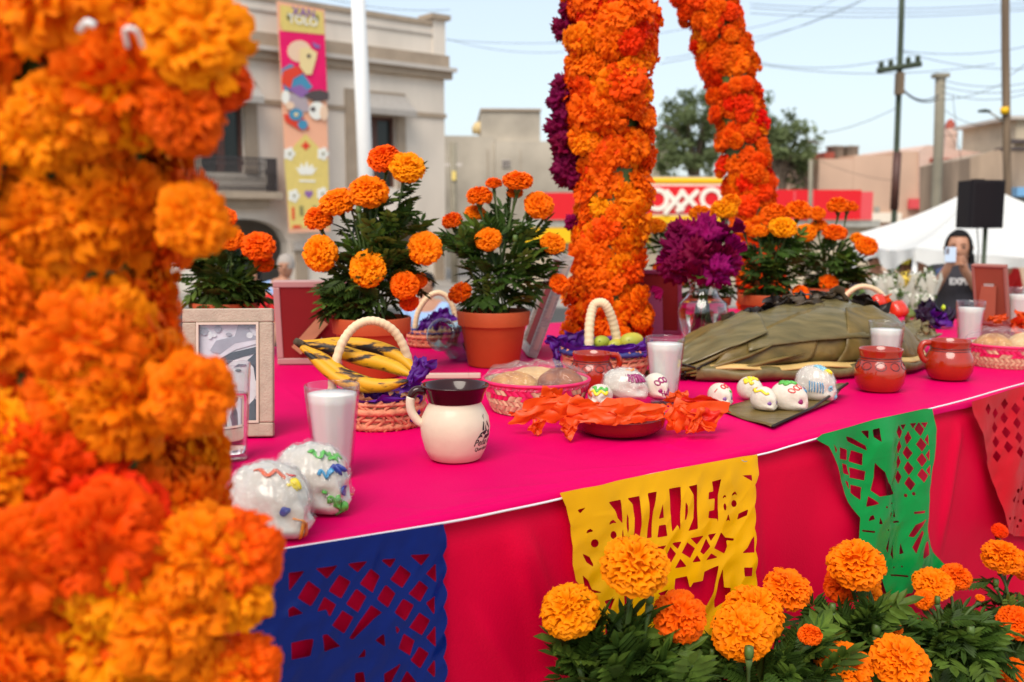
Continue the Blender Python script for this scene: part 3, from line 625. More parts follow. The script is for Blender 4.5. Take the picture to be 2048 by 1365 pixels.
# ---- tent
def tent():
    Y = 11.0; t = thing('canopy_tent', 'white peaked canopy tent behind the woman', 'tent', Vector((D(1985, 480, Y).x, Y + 1.4, GZ)))
    L = t.location; apex = D(1965, 368, Y + 1.4) - L
    cor = [D(1706, 470, Y + 1.1) - L, D(1830, 496, Y - 0.5) - L, D(2330, 500, Y - 0.3) - L, D(2240, 462, Y + 3.0) - L]
    cor[3].z = cor[0].z
    m = MB(); n = 14
    for k in range(4):
        a, b = cor[k], cor[(k + 1) % 4]; P = []
        for i in range(n + 1):
            row = []
            for j in range(n + 1):
                e = a.lerp(b, j / n) - Vector((0, 0, 0.10 * math.sin(math.pi * j / n))); q = apex.lerp(e, i / n)
                row.append(q - Vector((0, 0, 0.16 * math.sin(math.pi * i / n) * (0.4 + 0.6 * math.sin(math.pi * j / n)))))
            P.append(row)
        m.grid(P)
    m.obj('roof_canvas', 'white_canvas', t)
    for k in range(4):
        a, b = cor[k], cor[(k + 1) % 4]; m = MB(); P = []
        out = (Vector(((a + b).x / 2 - apex.x, (a + b).y / 2 - apex.y, 0))).normalized()
        for i in range(5):
            row = []
            for j in range(41):
                u = j / 40; top = a.lerp(b, u) - Vector((0, 0, 0.10 * math.sin(math.pi * u) + 0.003)) + out * 0.012
                dr = 0.10 + 0.13 * (0.5 - 0.5 * math.cos(2 * math.pi * (u * 2.0 + 0.15)))
                row.append(top - Vector((0, 0, dr * i / 4)) + out * 0.03 * math.sin(u * 26) * i / 4)
            P.append(row)
        m.grid(P); m.obj('valance', 'white_canvas', t)
        m = MB(); m.tube([Vector((a.x * 0.97, a.y * 0.97, 0)), Vector((a.x * 0.97, a.y * 0.97, a.z - 0.02))], 0.028, 8); m.obj('leg', 'white_paint', t)
tent()
# ---- loudspeaker on its stand
def speaker():
    Y = 7.4; base = D(1965, 560, Y); base.z = 0.0
    sp_ = D(1969, 409, Y); w = 72 * mpp(Y); h = 94 * mpp(Y)
    s = thing('loudspeaker', 'black loudspeaker box on a thin stand above the crowd', 'loudspeaker', sp_ - Vector((0, 0, h / 2)), R(8))
    m = MB(); n = 9; P = []                        # cabinet with bowed grille front
    prof = [(-w / 2, -0.02), (-w / 2 * 0.93, -0.05)] + [(lerp(-w / 2 * 0.9, w / 2 * 0.9, k / 8), -0.05 - 0.035 * math.sin(math.pi * k / 8)) for k in range(9)] + [(w / 2 * 0.93, -0.05), (w / 2, -0.02), (w / 2 * 0.72, 0.2), (-w / 2 * 0.72, 0.2)]
    m.prism(prof, lambda x, y: Vector((x, y, 0)), lambda x, y: Vector((x * 1.0, y, h))); m.obj('cabinet', 'black_plastic', s, smooth=False, bevel=0.012)
    m = MB(); m.grid([[(lerp(-w * 0.42, w * 0.42, k / 8), -0.056 - 0.035 * math.sin(math.pi * k / 8), z) for k in range(9)] for z in (h * 0.06, h * 0.94)]); m.obj('grille', pm('grille', (0.014, 0.011, 0.013), 0.8, spec=0.1, bump=0.6, bscale=300), s)
    m = MB(); m.lathe([(0.03, 0), (0.05, 0.008), (0.05, 0.012)], 16); o = m.obj('handle', 'black_plastic', s); o.location = (0, 0.1, h)
    t = thing('speaker_stand', 'thin dark tripod stand carrying the loudspeaker', 'stand', base)
    top = sp_.z - h / 2 - 0.001
    m = MB(); m.tube([(0, 0, 0.25), (0, 0, top)], 0.016, 10); m.obj('pole', 'pole_green', t)
    for k in range(3):
        a = 2.1 * k + 0.4; m = MB(); m.tube([(0, 0, 0.75), (0.45 * math.cos(a), 0.45 * math.sin(a), 0.012)], 0.012, 8); m.obj('leg', 'pole_green', t)
    m = MB(); m.tube([D(1954, 455, Y + 0.1) - base, D(1957, 500, Y + 0.1) - base, D(1951, 560, Y + 0.1) - base], 0.004, 5); m.obj('cord', 'black_plastic', t)
speaker()
# ---- woman taking a picture
pm('skin', (0.44, 0.21, 0.125), 0.5, var=0.08, vscale=20, sss=0.15); pm('hair', (0.008, 0.006, 0.006), 0.6, spec=0.15, bump=0.5, bscale=60); pm('shirt', (0.030, 0.027, 0.034), 0.85, var=0.15, vscale=14, bump=0.3, bscale=30)
pm('shirt_blue', (0.06, 0.09, 0.20), 0.85); pm('jeans', (0.05, 0.07, 0.13), 0.85); pm('shoe', (0.05, 0.05, 0.05), 0.7); pm('lip', (0.33, 0.07, 0.06), 0.4); pm('eye_dark', (0.01, 0.008, 0.008), 0.2); pm('phone_blue', (0.55, 0.66, 0.82), 0.3); pm('print_white', (0.8, 0.8, 0.8), 0.8)
def skin_obj(name, chains, mat, parent, sub=2, root=0):
    vs = []; es = []; rs = []; idx = {}
    for ch in chains:
        prev = None
        for p, r in ch:
            key = tuple(round(c, 4) for c in p)
            if key not in idx: idx[key] = len(vs); vs.append(p); rs.append(r)
            if prev is not None and prev != idx[key]: es.append((prev, idx[key]))
            prev = idx[key]
    me = bpy.data.meshes.new(name); me.from_pydata(vs, es, []); me.materials.append(MATS[mat])
    o = link(name, me, parent); md = o.modifiers.new('skin', 'SKIN')
    for i, sv in enumerate(me.skin_vertices[0].data):
        r = rs[i]; sv.radius = (r, r) if not isinstance(r, tuple) else r; sv.use_root = (i == root)
    md.use_smooth_shade = True
    d = o.modifiers.new('sub', 'SUBSURF'); d.levels = sub; d.render_levels = sub
    return o
def woman():
    Y = 6.4; k = mpp(Y); g = Vector((D(1912, 500, Y).x, Y, 0)); w = thing('person', 'woman in dark printed T-shirt holding up a phone to take a picture', 'person', g)
    def q(px, py, dy=0.0): p = D(px, py, Y + dy) - g; return (p.x, p.y, p.z)
    ch_, wa, pe = q(1914, 568), q(1913, 612), q(1912, 672)
    nk, hd = q(1918, 528), q(1918, 505)
    sl, sr = q(1872, 546), q(1957, 546); el, er = q(1862, 588, -0.08), q(1965, 592, -0.08)
    wl, wr = q(1893, 540, -0.30), q(1928, 540, -0.30)
    hipL, hipR = (pe[0] - 0.085, pe[1], pe[2] - 0.05), (pe[0] + 0.085, pe[1], pe[2] - 0.05)
    leg = lambda h, s: [(pe, 0.13), (h, 0.085), ((h[0], h[1] - 0.02, 0.42), 0.055), ((h[0], h[1] + 0.01, 0.09), 0.038), ((h[0] + 0.01 * s, h[1] - 0.12, 0.04), 0.036)]
    body = [[(pe, 0.13), (wa, 0.115), (ch_, 0.12), (q(1916, 543), 0.075), (nk, 0.045), (hd, 0.05)],
            [(q(1916, 543), 0.075), (sl, 0.052), (el, 0.038), (wl, 0.027)], [(q(1916, 543), 0.075), (sr, 0.052), (er, 0.038), (wr, 0.027)], leg(hipL, -1), leg(hipR, 1)]
    # hands: palm and five bent fingers closing on the phone
    for wp, sx_ in ((wl, 1), (wr, -1)):
        pal = (wp[0] + 0.012 * sx_, wp[1] - 0.012, wp[2] + 0.045); body.append([(wp, 0.027), (pal, 0.024)])
        for f in range(4):
            b = (pal[0] + 0.004 * sx_, pal[1] - 0.016, pal[2] - 0.012 + 0.014 * f)
            body.append([(pal, 0.024), (b, 0.011), ((b[0] + 0.022 * sx_, b[1] - 0.018, b[2] + 0.004), 0.008), ((b[0] + 0.042 * sx_, b[1] - 0.008, b[2] + 0.004 - 0.002 * f), 0.0065)])
        body.append([(pal, 0.024), ((pal[0] + 0.018 * sx_, pal[1] + 0.022, pal[2] + 0.016), 0.011), ((pal[0] + 0.034 * sx_, pal[1] + 0.022, pal[2] + 0.034), 0.008)])
    b = skin_obj('body', body, 'skin', w)
    # head
    m = MB(); nu, nv = 28, 22; c = Vector(q(1917, 497)); P = []
    for i in range(nv + 1):
        th = math.pi * i / nv; row = []
        for j in range(nu + 1):
            ph = 2 * math.pi * j / nu; d = Vector((math.sin(th) * math.cos(ph), math.sin(th) * math.sin(ph), math.cos(th)))
            s = Vector((0.076 * d.x, 0.092 * d.y, 0.108 * d.z)); f = max(0, -d.y)
            if d.z < 0: s.x *= 1 + 0.30 * d.z * (0.4 + 0.6 * f); s.y *= 1 + 0.18 * d.z * (1 - f)
            nose = math.exp(-((d.x / 0.16) ** 2 + ((d.z + 0.18) / 0.22) ** 2)) * f; s.y -= 0.020 * nose
            for ex in (-0.42, 0.42): s.y += 0.012 * math.exp(-(((d.x - ex) / 0.17) ** 2 + ((d.z - 0.06) / 0.12) ** 2)) * f
            s.y -= 0.006 * math.exp(-((d.x / 0.3) ** 2 + ((d.z + 0.52) / 0.1) ** 2)) * f
            row.append(s)
        P.append(row)
    m.grid(P); hd_o = m.obj('head', 'skin', w); hd_o.location = c; TURN = R(-25); hd_o.rotation_euler = (0, 0, TURN)
    for ex in (-0.031, 0.031):
        m = MB(); m.lathe([(0, 0.003), (0.007, 0.002), (0.0085, -0.002)], 10); e = m.obj('eye', 'eye_dark', hd_o); e.location = Vector((ex, -0.083, 0.008)); e.rotation_euler = (R(90), 0, 0); e.scale = (1.2, 0.6, 1)
        m = MB(); m.tube([(ex - 0.016, -0.087, 0.022), (ex, -0.091, 0.028), (ex + 0.016, -0.086, 0.023)], 0.0028, 5); o = m.obj('brow', 'hair', hd_o)
        m = MB(); m.tube([(ex * 2.42, 0.01, -0.025), (ex * 2.58, 0.015, 0.0), (ex * 2.45, 0.02, 0.02)], [0.006, 0.013, 0.008], 6); o = m.obj('ear', 'skin', hd_o)
    m = MB(); m.tube([(-0.026, -0.082, -0.050), (0, -0.093, -0.057), (0.026, -0.082, -0.050)], [0.003, 0.006, 0.003], 6); o = m.obj('mouth', 'lip', hd_o)
    m = MB(); P = []                              # hair cap with parting, swept behind, hanging to the shoulder
    for i in range(15):
        th = math.pi * 0.62 * i / 14; row = []
        for j in range(29):
            ph = R(-40) + R(260) * j / 28
            d = Vector((math.sin(th) * math.cos(ph), math.sin(th) * math.sin(ph), math.cos(th)))
            fr = max(0, -d.y); hh_ = 1.0
            p = Vector((0.086 * d.x, 0.100 * d.y + 0.004, 0.120 * d.z)); p *= 1 + 0.03 * mnoise.noise(Vector((j * 0.8, i * 0.4, 1)))
            row.append(p)
        P.append(row)
    m.grid([[Vector((0.0845 * math.sin(th) * math.cos(ph), 0.0985 * math.sin(th) * math.sin(ph) + 0.002, 0.1185 * math.cos(th))) for ph in [R(215) + R(110) * j / 12 for j in range(13)]] for th in [math.pi * 0.27 * i / 6 for i in range(7)]])
    m.grid(P); ho_ = m.obj('hair', 'hair', w); ho_.location = c; ho_.rotation_euler = (0, 0, TURN)
    m = MB(); m.tube([c + Vector((0.04, 0.06, 0.02)), c + Vector((0.082, 0.03, -0.06)), c + Vector((0.088, 0.0, -0.15)), c + Vector((0.080, -0.03, -0.22))], [0.05, 0.036, 0.028, 0.012], 10); m.obj('hair_tail', 'hair', w)
    # shirt
    shirt = [[((pe[0], pe[1], pe[2] + 0.02), 0.150), (wa, 0.138), (ch_, 0.142), (q(1916, 541), 0.088), (q(1918, 534), 0.058)],
             [(q(1916, 541), 0.088), (sl, 0.070), ((lerp(sl[0], el[0], .5), lerp(sl[1], el[1], .5), lerp(sl[2], el[2], .5)), 0.060)], [(q(1916, 541), 0.088), (sr, 0.070), ((lerp(sr[0], er[0], .5), lerp(sr[1], er[1], .5), lerp(sr[2], er[2], .5)), 0.060)]]
    s = skin_obj('shirt', shirt, 'shirt', w)
    for sgn, sd in ((-1, sl), (1, sr)):
        m = MB(); m.grid([[Vector(sd) + Vector((sgn * (-0.055 + 0.03 * a), -0.085 + 0.012 * abs(b_), 0.055 - 0.034 * b_ - 0.01 * a)) for a in range(4)] for b_ in range(4)]); m.obj('shoulder_panel', 'shirt_blue', w, solid=0.004)
    me = text_mesh('EXPLORE', 0.056, 0.003, bold=0.002); me.materials.clear(); me.materials.append(MATS['print_white'])
    o = link('lettering', me, w); a = q(1912, 566); o.location = (a[0], ch_[1] - 0.165, a[2]); o.rotation_euler = (R(90), 0, 0)
    tr_ = [[(pe, 0.145), (hipL, 0.10), ((hipL[0], hipL[1] - 0.02, 0.42), 0.07), ((hipL[0], hipL[1] + 0.01, 0.1), 0.055)], [(pe, 0.145), (hipR, 0.10), ((hipR[0], hipR[1] - 0.02, 0.42), 0.07), ((hipR[0], hipR[1] + 0.01, 0.1), 0.055)]]
    skin_obj('trousers', tr_, 'jeans', w)
    for h in (hipL, hipR):
        m = MB(); m.tube([(h[0], h[1] + 0.06, 0.045), (h[0], h[1] - 0.03, 0.05), (h[0], h[1] - 0.13, 0.042), (h[0], h[1] - 0.18, 0.032)], [0.035, 0.043, 0.042, 0.02], 10); m.obj('shoe', 'shoe', w)
    # phone
    pc = D(1901, 510, Y - 0.36); ph = thing('phone', 'pale blue phone held up in the woman\'s hands', 'phone', pc)
    m = MB(); m.box((0, 0, 0), (0.067, 0.009, 0.092)); m.obj('phone_case', 'phone_blue', ph, smooth=False, bevel=0.004)
    m = MB(); m.box((0, 0, 0), (0.017, 0.002, 0.036)); o = m.obj('camera_bump', 'paint_grey', ph, smooth=False, bevel=0.0008); o.location = (-0.020, -0.0055, 0.022)
    m = MB(); m.lathe([(0.0, 0.002), (0.0055, 0.002), (0.006, 0)], 10); me = m.mesh('camera_lens', 'eye_dark')
    for z in (0.034, 0.022, 0.011): o2 = link('camera_lens', me, ph); o2.location = (-0.020, -0.0068, z); o2.rotation_euler = (R(90), 0, 0)
woman()
# ---- white paper wrapped bouquets in the middle distance
pm('wrap_paper', (0.74, 0.70, 0.60), 0.8, var=0.08, vscale=6, transl=0.2); pm('bloom_white', (0.78, 0.76, 0.66), 0.7); pm('bloom_yellow', (0.75, 0.55, 0.08), 0.7)
rng = random.Random(11)
for i, (x, y, lb) in enumerate(((1752, 566, 'leftmost white paper bouquet beyond the leaf wrapped bundle'), (1778, 562, 'second white paper bouquet from the left behind the leaf bundle'), (1806, 560, 'third white paper bouquet, with a yellow stripe of blooms'), (1832, 566, 'fourth white paper bouquet near the woman\'s elbow'), (1856, 556, 'tall white paper bouquet touching the woman\'s elbow in the picture'), (1792, 592, 'low cream paper bouquet in front of the others'), (1838, 600, 'low cream paper bouquet nearest the woman\'s waist'))):
    Y = 5.0 if i < 5 else 4.7; tip = D(x, y + 60, Y); t = thing('bouquet', lb, 'bouquet', tip); h = 60 * mpp(Y); r = 19 * mpp(Y)
    m = MB(); P = []
    for a in range(7):
        k = a / 6; P.append([(math.cos(b * math.pi / 12) * (0.01 + r * k ** 0.8) * (1 + 0.18 * math.sin(b * 2.5 + i) * k), math.sin(b * math.pi / 12) * (0.01 + r * k ** 0.8), h * k * (1 + 0.25 * k * math.sin(b * 1.5 + i * 2))) for b in range(25)])
    m.grid(P); m.obj('paper_wrap', 'wrap_paper', t)
    bm_ = leaf_cloud([((0, 0, h * 0.95), (r * 0.8, r * 0.8, h * 0.18))], 150, 0.012, i); bm_.obj('blooms', 'bloom_yellow' if i == 2 else 'bloom_white', t, normals=False)['kind'] = 'stuff'
    gm = leaf_cloud([((0, 0, h * 0.95), (r * 0.9, r * 0.9, h * 0.3))], 60, 0.016, i + 40); gm.obj('leaves', 'hedge_leaf', t, normals=False)['kind'] = 'stuff'
    m = MB(); m.tube([(0, 0, -(tip.z - (0.602 if True else 0))), (0, 0, h * 0.3)], 0.012, 6); m.obj('stalks', 'hedge_leaf', t)
pm('crate_blue', (0.10, 0.18, 0.4), 0.6); pm('stall_wood', (0.4, 0.28, 0.16), 0.8)
sb = thing('flower_stall', 'low wooden stall table under the white bouquets', 'stall', D(1805, 600, 5.0) * 1.0); sb.location.z = 0.004
m = MB(); m.box((0, -0.05, 0.58), (0.62, 0.75, 0.04)); m.obj('stall_top', 'stall_wood', sb, smooth=False)
for a in (-0.28, 0.28):
    for b_ in (-0.38, 0.28): m = MB(); m.box((a, b_, 0.28), (0.04, 0.04, 0.55)); m.obj('leg', 'stall_wood', sb, smooth=False)
# ---- hedges and distant people
hd = thing('hedge', 'clipped bright green hedge at the right edge behind the picture frame', 'hedge', Vector((D(2040, 590, 9.0).x, 9.0, -0.45)))
lc = leaf_cloud([((x * 0.35 - 0.5, 0, 0.88), (0.3, 0.3, 0.36)) for x in range(0, 6)] , 4200, 0.035, 21, hollow=0.1); tag(lc.obj('foliage', 'hedge_leaf', hd, normals=False), kind='stuff')
m = MB(); m.box((0.35, 0, 0.45), (2.1, 0.35, 0.9)); m.obj('hedge_core', 'tree_leaf', hd, smooth=False)
hd2 = thing('hedge', 'low bright green hedge behind the white bouquets', 'hedge', Vector((D(1790, 560, 8.0).x, 8.05, 0.0)))
lc = leaf_cloud([((x * 0.25 - 0.5, 0, 0.85), (0.2, 0.2, 0.16)) for x in range(0, 5)], 1500, 0.03, 22, hollow=0.1); tag(lc.obj('foliage', 'hedge_leaf', hd2, normals=False), kind='stuff')
m = MB(); m.box((0, 0, 0.4), (1.3, 0.25, 0.8)); m.obj('hedge_core', 'tree_leaf', hd2, smooth=False)
pm('sky_blue_cloth', (0.30, 0.45, 0.72), 0.85, var=0.08, vscale=9); pm('red_cloth', (0.62, 0.01, 0.012), 0.85, var=0.1, vscale=9); pm('navy', (0.02, 0.02, 0.08), 0.85); pm('maroon', (0.25, 0.03, 0.09), 0.8); pm('plum', (0.12, 0.07, 0.16), 0.85); pm('grey_hair', (0.35, 0.30, 0.26), 0.7); pm('yellow_cap', (0.75, 0.6, 0.05), 0.8); pm('cap_white', (0.75, 0.73, 0.7), 0.8)
def bystander(label, px, py_head, Y, shirt, trousers, hairm, lean=0.0, hat=None, foot=None):
    hc = D(px, py_head, Y); gz = (-0.8 if Y > 9.6 else 0.0) if foot is None else foot; g = Vector((hc.x, Y, gz)); w = thing('person', label, 'person', g); H = hc.z - gz + 0.11; s = H / 1.6
    L = lambda x, y, z: (x * s + lean * max(0, z - 0.85) * s, y * s, z * s)
    body = [[(L(0, 0, 0.9), 0.12 * s), (L(0, 0, 1.12), 0.13 * s), (L(0, 0, 1.3), 0.11 * s), (L(0, 0, 1.38), 0.05 * s), (L(0, 0, 1.48), 0.05 * s)]]
    for sg_ in (-1, 1):
        body.append([(L(0, 0, 1.3), 0.11 * s), (L(0.17 * sg_, 0, 1.28), 0.055 * s), (L(0.22 * sg_, -0.02, 1.02), 0.042 * s), (L(0.2 * sg_, -0.12, 0.82), 0.03 * s), (L(0.2 * sg_, -0.16, 0.76), 0.035 * s)])
        body.append([(L(0, 0, 0.9), 0.12 * s), (L(0.09 * sg_, 0, 0.82), 0.085 * s), (L(0.1 * sg_, -0.02, 0.45), 0.06 * s), (L(0.1 * sg_, 0, 0.07), 0.045 * s), (L(0.1 * sg_, -0.14, 0.04), 0.04 * s)])
    skin_obj('body', body, 'skin', w)
    sh = [[(L(0, 0, 0.85), 0.15 * s), (L(0, 0, 1.12), 0.15 * s), (L(0, 0, 1.3), 0.125 * s), (L(0, 0, 1.37), 0.06 * s)]] + [[(L(0, 0, 1.3), 0.125 * s), (L(0.17 * q_, 0, 1.28), 0.07 * s), (L(0.22 * q_, -0.02, 1.04), 0.058 * s)] for q_ in (-1, 1)]
    skin_obj('shirt', sh, shirt, w)
    skin_obj('trousers', [[(L(0, 0, 0.9), 0.14 * s), (L(0.09 * q_, 0, 0.82), 0.1 * s), (L(0.1 * q_, -0.02, 0.45), 0.075 * s), (L(0.1 * q_, 0, 0.1), 0.06 * s)] for q_ in (-1, 1)], trousers, w)
    m = MB(); m.lathe([(0.0, -0.115 * s), (0.045 * s, -0.1 * s), (0.072 * s, -0.03 * s), (0.078 * s, 0.04 * s), (0.05 * s, 0.1 * s), (0, 0.115 * s)], 16); o = m.obj('head', 'skin', w); o.location = Vector(L(0, 0, 1.49))
    m = MB(); m.lathe([(0.083 * s, -0.02 * s), (0.088 * s, 0.04 * s), (0.06 * s, 0.105 * s), (0, 0.125 * s)], 16); o2 = m.obj('hair', hairm, w); o2.location = Vector(L(0, 0.012, 1.495))
    m = MB(); m.tube([(0, -0.075 * s, 0.015 * s), (0, -0.095 * s, -0.02 * s)], [0.008 * s, 0.013 * s], 6); n_ = m.obj('nose', 'skin', o)
    for e_ in (-1, 1): m = MB(); m.box((e_ * 0.03 * s, -0.072 * s, 0.015 * s), (0.018 * s, 0.01 * s, 0.008 * s)); m.obj('eye', 'eye_dark', o)
    if hat:
        m = MB(); m.lathe([(0.15 * s, 0.05 * s), (0.09 * s, 0.065 * s), (0.085 * s, 0.14 * s), (0, 0.16 * s)], 18); o3 = m.obj('hat', hat, w); o3.location = Vector(L(0, 0, 1.49))
    return w
bystander('person in light blue shirt leaning beside the back of a picture frame', 545, 536, 9.0, 'sky_blue_cloth', 'navy', 'grey_hair', lean=0.2, foot=-0.3)
bystander('person in a red shirt half hidden behind the leftmost potted marigold', 505, 560, 8.6, 'red_cloth', 'navy', 'hair', foot=-0.3)
bystander('person in pale blue seen between two potted marigolds', 852, 575, 8.0, 'sky_blue_cloth', 'jeans', 'hair', foot=-0.3)
bystander('distant person with a maroon cap left of the woman', 1752, 516, 12.0, 'plum', 'navy', 'hair', hat='maroon')
bystander('distant person in white with a yellow cap left of the woman', 1808, 534, 12.5, 'cap_white', 'navy', 'hair', hat='yellow_cap')
bystander('distant person in navy just left of the woman', 1838, 530, 12.2, 'navy', 'jeans', 'hair')
bystander('distant person in red by the right edge under the tent', 1998, 500, 13.0, 'red_cloth', 'navy', 'hair', hat='yellow_cap')
# ================================================================== marigolds
def petal_mat(name, c, hr=0.012, tr=0.2, rough=0.55):
    return pm(name, c, rough, var=0.10, vscale=3.0, transl=tr, objrand=hr, spec=0.08)
petal_mat('petal_orange', (0.90, 0.165, 0.002)); petal_mat('petal_deep', (0.86, 0.085, 0.002)); petal_mat('petal_amber', (0.93, 0.26, 0.002)); petal_mat('petal_red', (0.78, 0.055, 0.002))
petal_mat('petal_cockscomb', (0.16, 0.002, 0.035), 0.015, 0.1); petal_mat('petal_magenta', (0.24, 0.002, 0.075), 0.015, 0.15)
pm('calyx', (0.07, 0.12, 0.02), 0.5, var=0.2, vscale=30); pm('stem_green', (0.06, 0.10, 0.02), 0.55, var=0.2, vscale=30)
pm('leaf_green', (0.042, 0.080, 0.011), 0.5, var=0.5, vscale=22, transl=0.25, objrand=0.01, spec=0.22)
pm('leaf_fresh', (0.10, 0.165, 0.022), 0.5, var=0.4, vscale=22, transl=0.3, spec=0.25)
def marigold_mesh(name, seed, mat, n=150, squash=0.74, loose=0.0, thmax=122, wk=1.0, ruff=1.0):
    rng = random.Random(seed); m = MB(); GA = math.pi * (3 - math.sqrt(5))
    cols = 5
    for i in range(n):
        t = (i + 0.5) / n; ct = 1 - t * (1 - math.cos(R(thmax))); th = math.acos(max(-1, min(1, ct))) + rng.uniform(-.07, .07); ph = i * GA + rng.uniform(-.2, .2)
        d = Vector((math.sin(th) * math.cos(ph), math.sin(th) * math.sin(ph), math.cos(th)))
        ep = Vector((-math.sin(ph), math.cos(ph), 0)); et = ep.cross(d)
        roll = rng.gauss(0, 0.35 + 0.9 * (1 - t)); wd = ep * math.cos(roll) + et * math.sin(roll); tk = d.cross(wd)
        if tk.z > 0: tk = -tk                      # lips fold outward and down
        W = (0.15 + 0.13 * t + rng.uniform(-.03, .04)) * wk; L_ = 1.0 + rng.uniform(-.09, .06) + loose * rng.uniform(-.22, .2)
        phs = rng.uniform(0, 6.28); fr = rng.uniform(1.2, 2.2); vs = []
        for j, (r, wf, am, cu) in enumerate(((0.50, 0.35, 0.0, 0.0), (0.80, 0.85, 0.02, 0.02), (0.96, 1.0, 0.05, 0.055), (1.0, 0.96, 0.065, 0.125))):
            for k in range(cols):
                c = k / (cols - 1) * 2 - 1
                rr = r * L_ - 0.055 * c * c * (j >= 2) + 0.025 * math.sin(c * 5 + phs) * (j >= 2)
                p = d * rr + wd * (c * W * wf) + tk * (ruff * am * math.sin(c * 3.1 * fr + phs) + cu * (1 + 0.5 * loose) + 0.03 * c * c)
                vs.append((p.x, p.y, p.z * squash))
        m.add(vs, [(j * cols + k, j * cols + k + 1, (j + 1) * cols + k + 1, (j + 1) * cols + k) for j in range(3) for k in range(cols - 1)])
    m.lathe([(0.0, -0.5 * squash), (0.4, -0.42 * squash), (0.6, 0.0), (0.45, 0.45 * squash), (0, 0.6 * squash)], 10)
    return m.mesh(name, mat)
FM = {}
def flower_set(key, mat, seeds, **kw): FM[key] = [marigold_mesh('marigold', s, mat, **kw) for s in seeds]
flower_set('orange', 'petal_orange', (1, 2, 3), n=165); flower_set('amber', 'petal_amber', (4, 5, 6), n=175, squash=0.70); flower_set('deep', 'petal_deep', (7, 8, 9), n=150)
flower_set('loose_orange', 'petal_orange', (11, 12, 13), n=95, loose=0.7, wk=1.25, squash=0.62, ruff=1.4); flower_set('loose_deep', 'petal_deep', (14, 15, 16), n=90, loose=0.8, wk=1.2, squash=0.65, ruff=1.4)
flower_set('near_orange', 'petal_orange', (31, 32, 33, 41), n=135, loose=0.55, wk=1.02, squash=0.74, ruff=1.25); flower_set('near_deep', 'petal_deep', (34, 35), n=135, loose=0.55, wk=1.0, squash=0.74, ruff=1.25)
flower_set('near_amber', 'petal_amber', (36, 37), n=120, loose=0.65, wk=1.05, squash=0.68, ruff=1.25); flower_set('near_red', 'petal_red', (38, 39), n=135, loose=0.5, wk=1.0, squash=0.7, ruff=1.6)
flower_set('loose_amber', 'petal_amber', (17, 18), n=85, loose=0.9, wk=1.25, squash=0.55, ruff=1.3); flower_set('loose_red', 'petal_red', (19, 20, 21), n=80, loose=0.8, wk=1.2, squash=0.7, ruff=1.4)
def put_flower(key, pos, dia, parent, up=None, tilt=0.0, lean=0.0, rng=random, name='flower'):
    o = link(name, rng.choice(FM[key]), parent); o.location = Vector(pos) - parent.location; r = dia / 2 / 1.06; o.scale = (r * rng.uniform(.95, 1.05), r * rng.uniform(.95, 1.05), r * rng.uniform(.82, 1.12))
    spin = Matrix.Rotation(rng.uniform(0, 6.28), 3, 'Z')
    if up is not None: rot = Vector(up).to_track_quat('Z', 'Y').to_matrix() @ spin
    else: rot = Matrix.Rotation(R(lean), 3, 'Y') @ Matrix.Rotation(R(tilt), 3, 'X') @ spin
    o.rotation_euler = rot.to_euler(); return o
def column(name, label, path, rad, flower_d, keys, seed, core, arc=140, special=(), limit=295, pitch=0.72, cover=0.95, group=None):
    """flowers wired round a post; path: world points from the bottom up, rad(t) metres"""
    rng = random.Random(seed); pts = spline(path, 10); base = pts[0]; t = thing(name, label, 'flower arch', base)
    m = MB(); m.tube([p - base for p in pts], [core] * len(pts), 10); m.obj('post', 'calyx', t)
    cum = [0]; 
    for a, b in zip(pts, pts[1:]): cum.append(cum[-1] + (b - a).length)
    Ltot = cum[-1]; rows = int(Ltot / (flower_d * pitch)); cnt = 0; spots = []
    for i in range(rows + 1):
        s = Ltot * i / rows; k = max(j for j in range(len(cum)) if cum[j] <= s + 1e-9); k = min(k, len(pts) - 2); f = (s - cum[k]) / (cum[k + 1] - cum[k])
        p = pts[k].lerp(pts[k + 1], f); ax = (pts[k + 1] - pts[k]).normalized(); tc_ = (Vector((0, 0, CAMZ)) - p); tc_ = (tc_ - ax * tc_.dot(ax)).normalized(); sd = ax.cross(tc_)
        r0_ = rad(i / rows); n = max(4, int(2 * R(arc) * r0_ / (flower_d * pitch)))
        for q in range(n):
            an = R(-arc + 2 * arc * (q + 0.5 * (i % 2) + rng.uniform(-.42, .42)) / n)
            o = tc_ * math.cos(an) + sd * math.sin(an); r = r0_ * (1 + 0.28 * mnoise.noise(Vector((s * 7, an * 1.3, seed))))
            fd = flower_d * rng.uniform(0.7, 1.3); pos = p + o * (r - fd * 0.40 + rng.uniform(-.16, .12) * flower_d) + ax * rng.uniform(-.42, .42) * flower_d
            spots.append((abs(an), pos, (o + ax * rng.uniform(-.35, .5) + sd * rng.uniform(-.4, .4)).normalized(), fd))
    spots.sort(key=lambda q: q[0])
    for an, pos, o, fd in spots[:limit]:
        key = rng.choices(keys[0], keys[1])[0]
        for (spx, spy, rad_px, sk) in special:
            q = pos; a = q.x / q.y; v = Vector((q.x, q.y, q.z - CAMZ)); fy = v.y * _cp - v.z * _sp; px_ = 1024 + FPX * v.x / fy; py_ = 682.5 - FPX * (v.y * _sp + v.z * _cp) / fy
            if math.hypot(px_ - spx, py_ - spy) < rad_px and an < 1.4: key = sk
        put_flower(key, pos, fd, t, up=o, rng=rng)
    return t, spots
